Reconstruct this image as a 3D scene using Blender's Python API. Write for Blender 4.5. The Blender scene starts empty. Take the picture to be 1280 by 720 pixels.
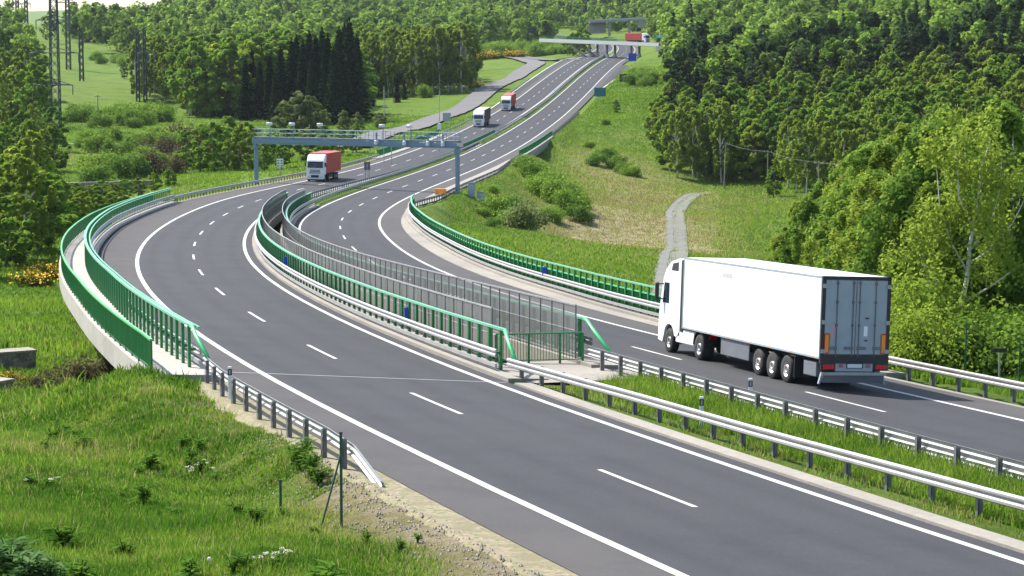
import bpy, math, random, json
import numpy as np
from mathutils import Vector, Matrix
C = bpy.context.scene.collection
scene = bpy.context.scene
R = math.radians
# ------------------------------------------------------------------ camera, world, sun, exposure
FPX = 2874.6; PITCH = 0.10468
cam_d = bpy.data.cameras.new('camera'); cam = bpy.data.objects.new('camera', cam_d); C.objects.link(cam)
cam.location = (0, 0, 0); cam.rotation_euler = (math.pi/2 - PITCH, 0, 0)
cam_d.sensor_width = 36; cam_d.lens = FPX/1280*36; cam_d.clip_start = 0.5; cam_d.clip_end = 9000
scene.camera = cam
SUN_DIR = Vector((-.80, .60, math.tan(R(51)))).normalized()      # towards the sun
w = bpy.data.worlds.new('World'); scene.world = w; w.use_nodes = True
nt = w.node_tree; bg = nt.nodes['Background']
sky = nt.nodes.new('ShaderNodeTexSky'); sky.sky_type = 'NISHITA'; sky.sun_disc = False
sky.sun_elevation = math.asin(SUN_DIR.z); sky.sun_rotation = math.atan2(SUN_DIR.x, SUN_DIR.y)
sky.air_density = 1.0; sky.dust_density = 1.5
nt.links.new(sky.outputs[0], bg.inputs[0]); bg.inputs[1].default_value = 0.15
sl = bpy.data.lights.new('sun', 'SUN'); sl.energy = 5.0; sl.angle = R(0.53); sl.color = (1, .955, .88)
so = bpy.data.objects.new('sun', sl); C.objects.link(so); so.rotation_euler = (-SUN_DIR).to_track_quat('-Z', 'Y').to_euler()
so.location = (-40, 60, 60)
vs = scene.view_settings; vs.view_transform = 'Standard'; vs.look = 'None'; vs.gamma = 1; vs.use_curve_mapping = False
vs.exposure = 0.85
scene.render.engine = 'CYCLES'
scene.cycles.max_bounces = 6; scene.cycles.diffuse_bounces = 2; scene.cycles.glossy_bounces = 2; scene.cycles.transparent_max_bounces = 8
scene.cycles.transmission_bounces = 3; scene.cycles.volume_bounces = 0
scene.cycles.use_denoising = True

# ------------------------------------------------------------------ helpers
def tag(o, label=None, cat=None, group=None, kind=None):
    if label: o['label'] = label
    if cat: o['category'] = cat
    if group: o['group'] = group
    if kind: o['kind'] = kind
    return o
def empty(name, loc=(0,0,0), rz=0.0, mat=None):
    o = bpy.data.objects.new(name, None); C.objects.link(o); o.empty_display_size = .5
    if mat is not None: o.matrix_world = mat
    else: o.location = loc; o.rotation_euler = (0, 0, rz)
    return o
def mesh_np(name, V, F, mat, parent=None, tint=None, smooth=False, mi=None):
    """V (n,3); F list of int arrays (k,m) with m = 3 or 4"""
    me = bpy.data.meshes.new(name)
    V = np.asarray(V, np.float32)
    Fs = [np.asarray(f, np.int32) for f in (F if isinstance(F, list) else [F]) if len(f)]
    nl = sum(f.size for f in Fs); nf = sum(len(f) for f in Fs)
    me.vertices.add(len(V)); me.vertices.foreach_set('co', V.ravel())
    me.loops.add(nl); me.polygons.add(nf)
    me.loops.foreach_set('vertex_index', np.concatenate([f.ravel() for f in Fs]))
    tot = np.concatenate([np.full(len(f), f.shape[1], np.int32) for f in Fs])
    st = np.concatenate([[0], np.cumsum(tot)[:-1]]).astype(np.int32)
    me.polygons.foreach_set('loop_start', st)
    me.polygons.foreach_set('use_smooth', np.full(nf, bool(smooth)))
    if tint is not None:
        a = me.attributes.new('tint', 'FLOAT', 'POINT'); a.data.foreach_set('value', np.asarray(tint, np.float32))
    for m in (mat if isinstance(mat, (list, tuple)) else [mat]): me.materials.append(m)
    if mi is not None: me.polygons.foreach_set('material_index', np.asarray(mi, np.int32))
    me.update()
    o = bpy.data.objects.new(name, me); C.objects.link(o)
    if parent is not None: o.parent = parent
    return o
class MB:
    def __init__(s): s.V = []; s.F3 = []; s.F4 = []; s.n = 0
    def add(s, V, F):
        V = np.asarray(V, float).reshape(-1, 3)
        for f in F:
            (s.F3 if len(f) == 3 else s.F4).append([i + s.n for i in f])
        s.V.append(V); s.n += len(V); return s
    def box(s, c, d, rot=None, bev=0.0, T=None):
        """c centre, d full size; bevelled in plan when bev > 0"""
        x, y, z = [v/2 for v in d]
        if bev > 0:
            b = min(bev, x*.9, y*.9, z*.9)
            P = []; idx = {}
            for sx in (-1, 1):
                for sy in (-1, 1):
                    for sz in (-1, 1):
                        for k, (ax, ay, az) in enumerate(((0, b, b), (b, 0, b), (b, b, 0))):
                            idx[(sx, sy, sz, k)] = len(P); P.append((sx*(x-ax), sy*(y-ay), sz*(z-az)))
            F = []
            for sg in (-1, 1):
                q = [(sg,-1,-1,0),(sg,1,-1,0),(sg,1,1,0),(sg,-1,1,0)]; F.append([idx[a] for a in (q if sg > 0 else q[::-1])])
                q = [(-1,sg,-1,1),(1,sg,-1,1),(1,sg,1,1),(-1,sg,1,1)]; F.append([idx[a] for a in (q[::-1] if sg > 0 else q)])
                q = [(-1,-1,sg,2),(1,-1,sg,2),(1,1,sg,2),(-1,1,sg,2)]; F.append([idx[a] for a in (q if sg > 0 else q[::-1])])
            for a in (-1, 1):
                for b2 in (-1, 1):
                    F.append([idx[(a,b2,-1,0)], idx[(a,b2,1,0)], idx[(a,b2,1,1)], idx[(a,b2,-1,1)]])
                    F.append([idx[(a,-1,b2,0)], idx[(a,1,b2,0)], idx[(a,1,b2,2)], idx[(a,-1,b2,2)]])
                    F.append([idx[(-1,a,b2,1)], idx[(1,a,b2,1)], idx[(1,a,b2,2)], idx[(-1,a,b2,2)]])
                    for c2 in (-1, 1): F.append([idx[(a,b2,c2,0)], idx[(a,b2,c2,1)], idx[(a,b2,c2,2)]])
            P = np.array(P)
        else:
            P = np.array([(sx*x, sy*y, sz*z) for sx in (-1, 1) for sy in (-1, 1) for sz in (-1, 1)])
            F = [[0,1,3,2],[4,6,7,5],[0,4,5,1],[2,3,7,6],[0,2,6,4],[1,5,7,3]]
        if rot is not None: P = P @ np.array(rot.to_3x3() if hasattr(rot, 'to_3x3') else rot).T
        P = P + np.array(c)
        if T is not None: P = T(P)
        return s.add(P, F)
    def hexa(s, P8):
        """bottom 4 then top 4, same order round"""
        return s.add(P8, [[3,2,1,0],[4,5,6,7],[0,1,5,4],[1,2,6,5],[2,3,7,6],[3,0,4,7]])
    def prism(s, prof, x0, x1, axis=0):
        """prof: list of (y,z) closed outline swept from x0 to x1"""
        n = len(prof); A = [(x0, p[0], p[1]) for p in prof] + [(x1, p[0], p[1]) for p in prof]
        if axis == 1: A = [(p[0], x, p[1]) for x in (x0, x1) for p in prof]
        F = [[i, (i+1) % n, n+(i+1) % n, n+i] for i in range(n)]
        A = np.array(A); c0 = A[:n].mean(0); c1 = A[n:].mean(0)
        V = np.vstack([A, c0, c1])
        F += [[(i+1) % n, i, 2*n] for i in range(n)] + [[n+i, n+(i+1) % n, 2*n+1] for i in range(n)]
        return s.add(V, F)
    def tube(s, P, r, n=8, cap=True):
        P = np.asarray(P, float); m = len(P); r = np.broadcast_to(np.asarray(r, float), (m,))
        T = np.gradient(P, axis=0) if m > 1 else None
        T /= np.linalg.norm(T, axis=1)[:, None] + 1e-9
        ref = np.array([0, 0, 1.]) if abs(T[:, 2]).mean() < .9 else np.array([1., 0, 0])
        A = np.cross(T, ref); A /= np.linalg.norm(A, axis=1)[:, None] + 1e-9; B = np.cross(T, A)
        th = np.arange(n)*2*math.pi/n
        V = (P[:, None] + r[:, None, None]*(A[:, None]*np.cos(th)[None, :, None] + B[:, None]*np.sin(th)[None, :, None])).reshape(-1, 3)
        F = [[i*n+j, i*n+(j+1) % n, (i+1)*n+(j+1) % n, (i+1)*n+j] for i in range(m-1) for j in range(n)]
        if cap:
            V = np.vstack([V, P[0], P[-1]])
            F += [[(j+1) % n, j, m*n] for j in range(n)] + [[(m-1)*n+j, (m-1)*n+(j+1) % n, m*n+1] for j in range(n)]
        return s.add(V, F)
    def cyl(s, a, b, r, n=16, r2=None): return s.tube([a, b], [r, r if r2 is None else r2], n)
    def lathe(s, prof, c, axis='x', n=24):
        """prof: list of (along, radius)"""
        th = np.arange(n)*2*math.pi/n; V = []
        for a, rr in prof:
            for t in th:
                p = (a, rr*math.cos(t), rr*math.sin(t)) if axis == 'x' else (rr*math.cos(t), rr*math.sin(t), a) if axis == 'z' else (rr*math.cos(t), a, rr*math.sin(t))
                V.append((p[0]+c[0], p[1]+c[1], p[2]+c[2]))
        F = [[i*n+j, i*n+(j+1) % n, (i+1)*n+(j+1) % n, (i+1)*n+j] for i in range(len(prof)-1) for j in range(n)]
        return s.add(V, F)
    def build(s, name, mat, parent=None, smooth=False):
        return mesh_np(name, np.vstack(s.V), [s.F4, s.F3], mat, parent, smooth=smooth)

# ------------------------------------------------------------------ materials
def mk(name, base, rough=.8, metal=0.0, spec=None, noise=None, bump=0.0, bscale=20, coords='Object', var=None, coat=0.0, wear=False):
    """noise: list of (scale, colour, lo, hi) blended over base by noise; procedural only"""
    m = bpy.data.materials.new(name); m.use_nodes = True; t = m.node_tree; N = t.nodes; Lk = t.links
    b = N['Principled BSDF']; b.inputs['Roughness'].default_value = rough; b.inputs['Metallic'].default_value = metal
    if spec is not None: b.inputs['Specular IOR Level'].default_value = spec
    if coat: b.inputs['Coat Weight'].default_value = coat; b.inputs['Coat Roughness'].default_value = .1
    tc = N.new('ShaderNodeTexCoord')
    rgb = N.new('ShaderNodeRGB'); rgb.outputs[0].default_value = (*base, 1); cur = rgb.outputs[0]
    for it in (noise or []):
        sc, col, lo, hi = it[:4]
        mp = N.new('ShaderNodeMapping'); Lk.new(tc.outputs[coords], mp.inputs[0])
        if len(it) > 4: mp.inputs['Scale'].default_value = it[4]
        tx = N.new('ShaderNodeTexNoise'); tx.inputs['Scale'].default_value = sc; tx.inputs['Detail'].default_value = 5; tx.inputs['Roughness'].default_value = .6
        Lk.new(mp.outputs[0], tx.inputs[0])
        mr = N.new('ShaderNodeMapRange'); mr.inputs[1].default_value = lo; mr.inputs[2].default_value = hi; Lk.new(tx.outputs[0], mr.inputs[0])
        mx = N.new('ShaderNodeMix'); mx.data_type = 'RGBA'; mx.inputs[7].default_value = (*col, 1)
        Lk.new(mr.outputs[0], mx.inputs[0]); Lk.new(cur, mx.inputs[6]); cur = mx.outputs[2]
    if var:
        oi = N.new('ShaderNodeObjectInfo'); mx = N.new('ShaderNodeMix'); mx.data_type = 'RGBA'; mx.inputs[7].default_value = (*var, 1)
        Lk.new(oi.outputs['Random'], mx.inputs[0]); Lk.new(cur, mx.inputs[6]); cur = mx.outputs[2]
    if wear:
        at_ = N.new('ShaderNodeAttribute'); at_.attribute_name = 'tint'; mx = N.new('ShaderNodeMix'); mx.data_type = 'RGBA'; mx.blend_type = 'MULTIPLY'; mx.inputs[7].default_value = (.80,.80,.82,1)
        tx = N.new('ShaderNodeTexNoise'); tx.inputs['Scale'].default_value = .25; tx.inputs['Detail'].default_value = 4; Lk.new(tc.outputs[coords], tx.inputs[0])
        mu = N.new('ShaderNodeMath'); mu.operation = 'MULTIPLY'; Lk.new(at_.outputs['Fac'], mu.inputs[0]); mr = N.new('ShaderNodeMapRange'); mr.inputs[1].default_value = .3; mr.inputs[2].default_value = .65; mr.inputs[3].default_value = .35; Lk.new(tx.outputs[0], mr.inputs[0]); Lk.new(mr.outputs[0], mu.inputs[1])
        Lk.new(mu.outputs[0], mx.inputs[0]); Lk.new(cur, mx.inputs[6]); cur = mx.outputs[2]
    Lk.new(cur, b.inputs['Base Color'])
    if bump:
        tx = N.new('ShaderNodeTexNoise'); tx.inputs['Scale'].default_value = bscale; tx.inputs['Detail'].default_value = 4; Lk.new(tc.outputs[coords], tx.inputs[0])
        bp = N.new('ShaderNodeBump'); bp.inputs['Strength'].default_value = bump; bp.inputs['Distance'].default_value = .05
        Lk.new(tx.outputs[0], bp.inputs['Height']); Lk.new(bp.outputs[0], b.inputs['Normal'])
    return m
def leafmat(name, c0, c1, dry=(.16,.12,.04), trans=.5, rvar=.5):
    """leaf: diffuse + translucent, hue from a per-clump attribute and a per-plant random"""
    m = bpy.data.materials.new(name); m.use_nodes = True; t = m.node_tree; N = t.nodes; Lk = t.links
    for n in list(N): N.remove(n)
    out = N.new('ShaderNodeOutputMaterial'); at = N.new('ShaderNodeAttribute'); at.attribute_name = 'tint'
    oi = N.new('ShaderNodeObjectInfo')
    ma = N.new('ShaderNodeMath'); ma.operation = 'MULTIPLY_ADD'; ma.inputs[1].default_value = rvar; Lk.new(oi.outputs['Random'], ma.inputs[0])
    m2 = N.new('ShaderNodeMath'); m2.operation = 'MULTIPLY'; m2.inputs[1].default_value = 1-rvar; Lk.new(at.outputs['Fac'], m2.inputs[0]); Lk.new(m2.outputs[0], ma.inputs[2])
    cr = N.new('ShaderNodeValToRGB'); e = cr.color_ramp.elements
    e[0].color = (*c0, 1); e[0].position = .1; e[1].color = (*c1, 1); e[1].position = .85
    if dry: k = cr.color_ramp.elements.new(.97); k.color = (*dry, 1)
    Lk.new(ma.outputs[0], cr.inputs[0])
    d = N.new('ShaderNodeBsdfDiffuse'); tr = N.new('ShaderNodeBsdfTranslucent'); mx = N.new('ShaderNodeMixShader'); mx.inputs[0].default_value = trans
    hs = N.new('ShaderNodeHueSaturation'); hs.inputs['Hue'].default_value = .495; hs.inputs['Saturation'].default_value = 1.0; hs.inputs['Value'].default_value = 1.2
    Lk.new(cr.outputs[0], d.inputs[0]); Lk.new(cr.outputs[0], hs.inputs['Color']); Lk.new(hs.outputs[0], tr.inputs[0])
    Lk.new(d.outputs[0], mx.inputs[1]); Lk.new(tr.outputs[0], mx.inputs[2]); Lk.new(mx.outputs[0], out.inputs[0])
    return m
M = {}
M['asphalt'] = mk('asphalt', (.041,.042,.046), .85, noise=[(.05,(.049,.049,.055),.35,.7),(.35,(.035,.036,.041),.45,.75,(1,1,1)),(2.5,(.052,.051,.053),.55,.85),(14,(.085,.085,.085),.55,.9)], bump=.35, bscale=70, spec=.25, wear=True)
M['shoulder'] = mk('shoulder_asphalt', (.064,.060,.060), .88, noise=[(.08,(.078,.072,.069),.35,.75),(.5,(.053,.051,.052),.45,.75),(12,(.1,.094,.09),.55,.9)], bump=.3, bscale=60, spec=.3)
M['paint'] = mk('road_paint', (.5,.49,.455), .7, noise=[(3,(.36,.355,.34),.52,.8),(14,(.6,.59,.55),.5,.8),(.5,(.4,.39,.37),.4,.7),(6,(.16,.16,.16),.64,.72)])
M['concrete'] = mk('concrete', (.27,.245,.205), .9, noise=[(.4,(.21,.19,.165),.4,.75),(4,(.33,.3,.25),.45,.8),(.08,(.2,.185,.165),.45,.7)], bump=.3, bscale=25)
M['concrete_w'] = mk('parapet_concrete', (.36,.335,.295), .9, noise=[(.3,(.25,.23,.2),.42,.75),(3,(.41,.385,.345),.45,.8),(1.0,(.26,.24,.2),.56,.75,(3,3,.3))], bump=.2, bscale=18)
M['bridge_white'] = mk('white_bridge_paint', (.62,.62,.58), .7)
M['concrete_d'] = mk('bridge_concrete', (.3,.29,.27), .9, noise=[(.5,(.2,.19,.175),.4,.75)], bump=.2)
M['galv'] = mk('galvanised_steel', (.36,.36,.35), .5, .3, noise=[(1.5,(.27,.26,.25),.45,.8)], bump=.05, bscale=10)
M['galv_d'] = mk('weathered_steel_post', (.17,.17,.17), .6, .3, noise=[(2,(.1,.1,.1),.4,.8)])
M['green'] = mk('green_paint', (.006,.17,.04), .45, noise=[(1.2,(.005,.11,.03),.45,.8),(5,(.03,.17,.06),.58,.75)], coat=.15)
M['greenlite'] = mk('light_green_paint', (.07,.5,.17), .35, noise=[(1.2,(.05,.42,.13),.45,.8)], coat=.2)
M['mint'] = mk('faded_green_paint', (.15,.4,.25), .5, noise=[(1.2,(.09,.32,.18),.45,.8)])
M['blue'] = mk('faded_blue_steel', (.16,.235,.305), .5, .1, noise=[(.8,(.14,.25,.36),.4,.8)])
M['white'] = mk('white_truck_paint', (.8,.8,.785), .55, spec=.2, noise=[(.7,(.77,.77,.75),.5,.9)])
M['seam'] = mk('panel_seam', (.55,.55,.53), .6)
M['white_shade'] = mk('shade_tinted_white_paint', (.31,.36,.39), .45, coat=.1, noise=[(1.1,(.25,.29,.32),.45,.85)])  # white paint with the bluish shade of the trailer rear put into its colour
M['black'] = mk('black_plastic', (.02,.02,.022), .55)
M['rubber'] = mk('tyre_rubber', (.022,.022,.022), .85, noise=[(5,(.045,.042,.038),.45,.8)])
M['rim'] = mk('wheel_rim_steel', (.5,.47,.42), .4, .4)
M['grey'] = mk('grey_panel', (.16,.17,.19), .5, noise=[(1.3,(.11,.12,.13),.4,.8)])
M['glass'] = mk('dark_window_glass', (.02,.03,.045), .08, spec=.8)
M['redlens'] = mk('red_lens', (.55,.01,.01), .25)
M['orange'] = mk('orange_reflector', (.85,.3,.02), .4)
M['redbox'] = mk('red_container_paint', (.55,.06,.045), .5, noise=[(.9,(.42,.05,.04),.45,.8)])
M['darkbox'] = mk('dark_maroon_tarpaulin', (.09,.05,.06), .6, noise=[(.8,(.12,.07,.08),.45,.8)])
M['palebox'] = mk('pale_roof_tarpaulin', (.5,.47,.4), .6)
M['soil'] = mk('sandy_gravel', (.24,.195,.13), .95, noise=[(.9,(.21,.17,.11),.4,.7),(7,(.34,.285,.2),.5,.75),(7.5,(.1,.14,.03),.52,.6),(1.6,(.17,.15,.08),.45,.6)], bump=.8, bscale=9)
M['stone'] = mk('pale_stone', (.34,.3,.24), .9, noise=[(2,(.22,.19,.15),.4,.7)])
M['gravel'] = mk('track_gravel', (.16,.155,.145), .95, noise=[(.7,(.115,.11,.095),.4,.7),(5,(.22,.215,.2),.5,.8),(1.1,(.09,.12,.035),.52,.66)], bump=.6, bscale=5)
M['track_mid'] = mk('overgrown_gravel', (.145,.14,.115), .95, noise=[(1.4,(.09,.13,.035),.5,.64),(6,(.21,.205,.19),.5,.75)], bump=.6, bscale=4)
M['side_asphalt'] = mk('side_road_asphalt', (.11,.105,.105), .9, noise=[(.1,(.13,.125,.12),.4,.8)])
M['gabion'] = mk('gabion_stone', (.26,.22,.18), .95, noise=[(3,(.14,.12,.1),.42,.6),(9,(.45,.4,.34),.5,.75)], bump=1, bscale=5)
M['bark'] = mk('bark', (.09,.07,.055), .95, noise=[(2,(.15,.125,.1),.45,.7)], bump=.5, bscale=8)
M['birchbark'] = mk('birch_bark', (.62,.59,.53), .85, noise=[(3,(.1,.09,.08),.58,.66,(1,1,.25)),(1.2,(.45,.42,.36),.5,.8)])
M['pinebark'] = mk('pine_bark', (.16,.085,.05), .95, noise=[(3,(.1,.06,.04),.45,.7)])
M['wood'] = mk('weathered_wood_pole', (.2,.17,.14), .9, noise=[(2,(.3,.27,.23),.45,.8)])
M['lattice'] = mk('pylon_steel', (.045,.06,.06), .6, .2)
M['sign_back'] = mk('sign_back_aluminium', (.32,.37,.4), .5, .2)
M['sign_white'] = mk('sign_white', (.68,.7,.7), .5)
M['sign_blue'] = mk('sign_blue', (.01,.06,.5), .4)
M['sign_teal'] = mk('sign_teal', (.005,.16,.2), .4)
M['sign_cyan'] = mk('sign_light_blue', (.25,.6,.8), .4)
M['yellowflower'] = mk('gorse_flower', (.75,.45,.01), .8)
M['leaf_birch'] = leafmat('birch_leaf', (.145,.215,.03), (.27,.35,.052), None)
M['leaf_dec'] = leafmat('broad_leaf', (.095,.18,.03), (.205,.31,.048), None)
M['leaf_fresh'] = leafmat('fresh_leaf', (.12,.22,.03), (.21,.34,.045), None)
M['leaf_far'] = leafmat('forest_leaf', (.03,.07,.014), (.12,.19,.025), None, rvar=.7)
M['leaf_lime'] = leafmat('young_lime_leaf', (.15,.24,.03), (.27,.36,.05), None)
M['leaf_spruce'] = leafmat('spruce_needle', (.010,.022,.012), (.032,.058,.022), None, trans=.1)
M['leaf_pine'] = leafmat('pine_needle', (.034,.052,.026), (.075,.10,.04), None, trans=.15)
M['leaf_pale'] = leafmat('pale_willow_leaf', (.10,.14,.045), (.19,.24,.08), None)
M['leaf_brown'] = leafmat('bare_brown_twig', (.06,.05,.03), (.11,.10,.05), None)
M['leaf_bush'] = leafmat('bush_leaf', (.075,.155,.025), (.17,.27,.042), None)
M['grass'] = leafmat('grass_blade', (.06,.15,.014), (.19,.305,.034), (.28,.25,.10), rvar=.0)
M['grass_dark'] = leafmat('weed_leaf', (.06,.14,.018), (.13,.25,.035), None, rvar=.2)
M['gorse'] = leafmat('gorse_leaf', (.03,.06,.01), (.08,.1,.02), None)

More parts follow.
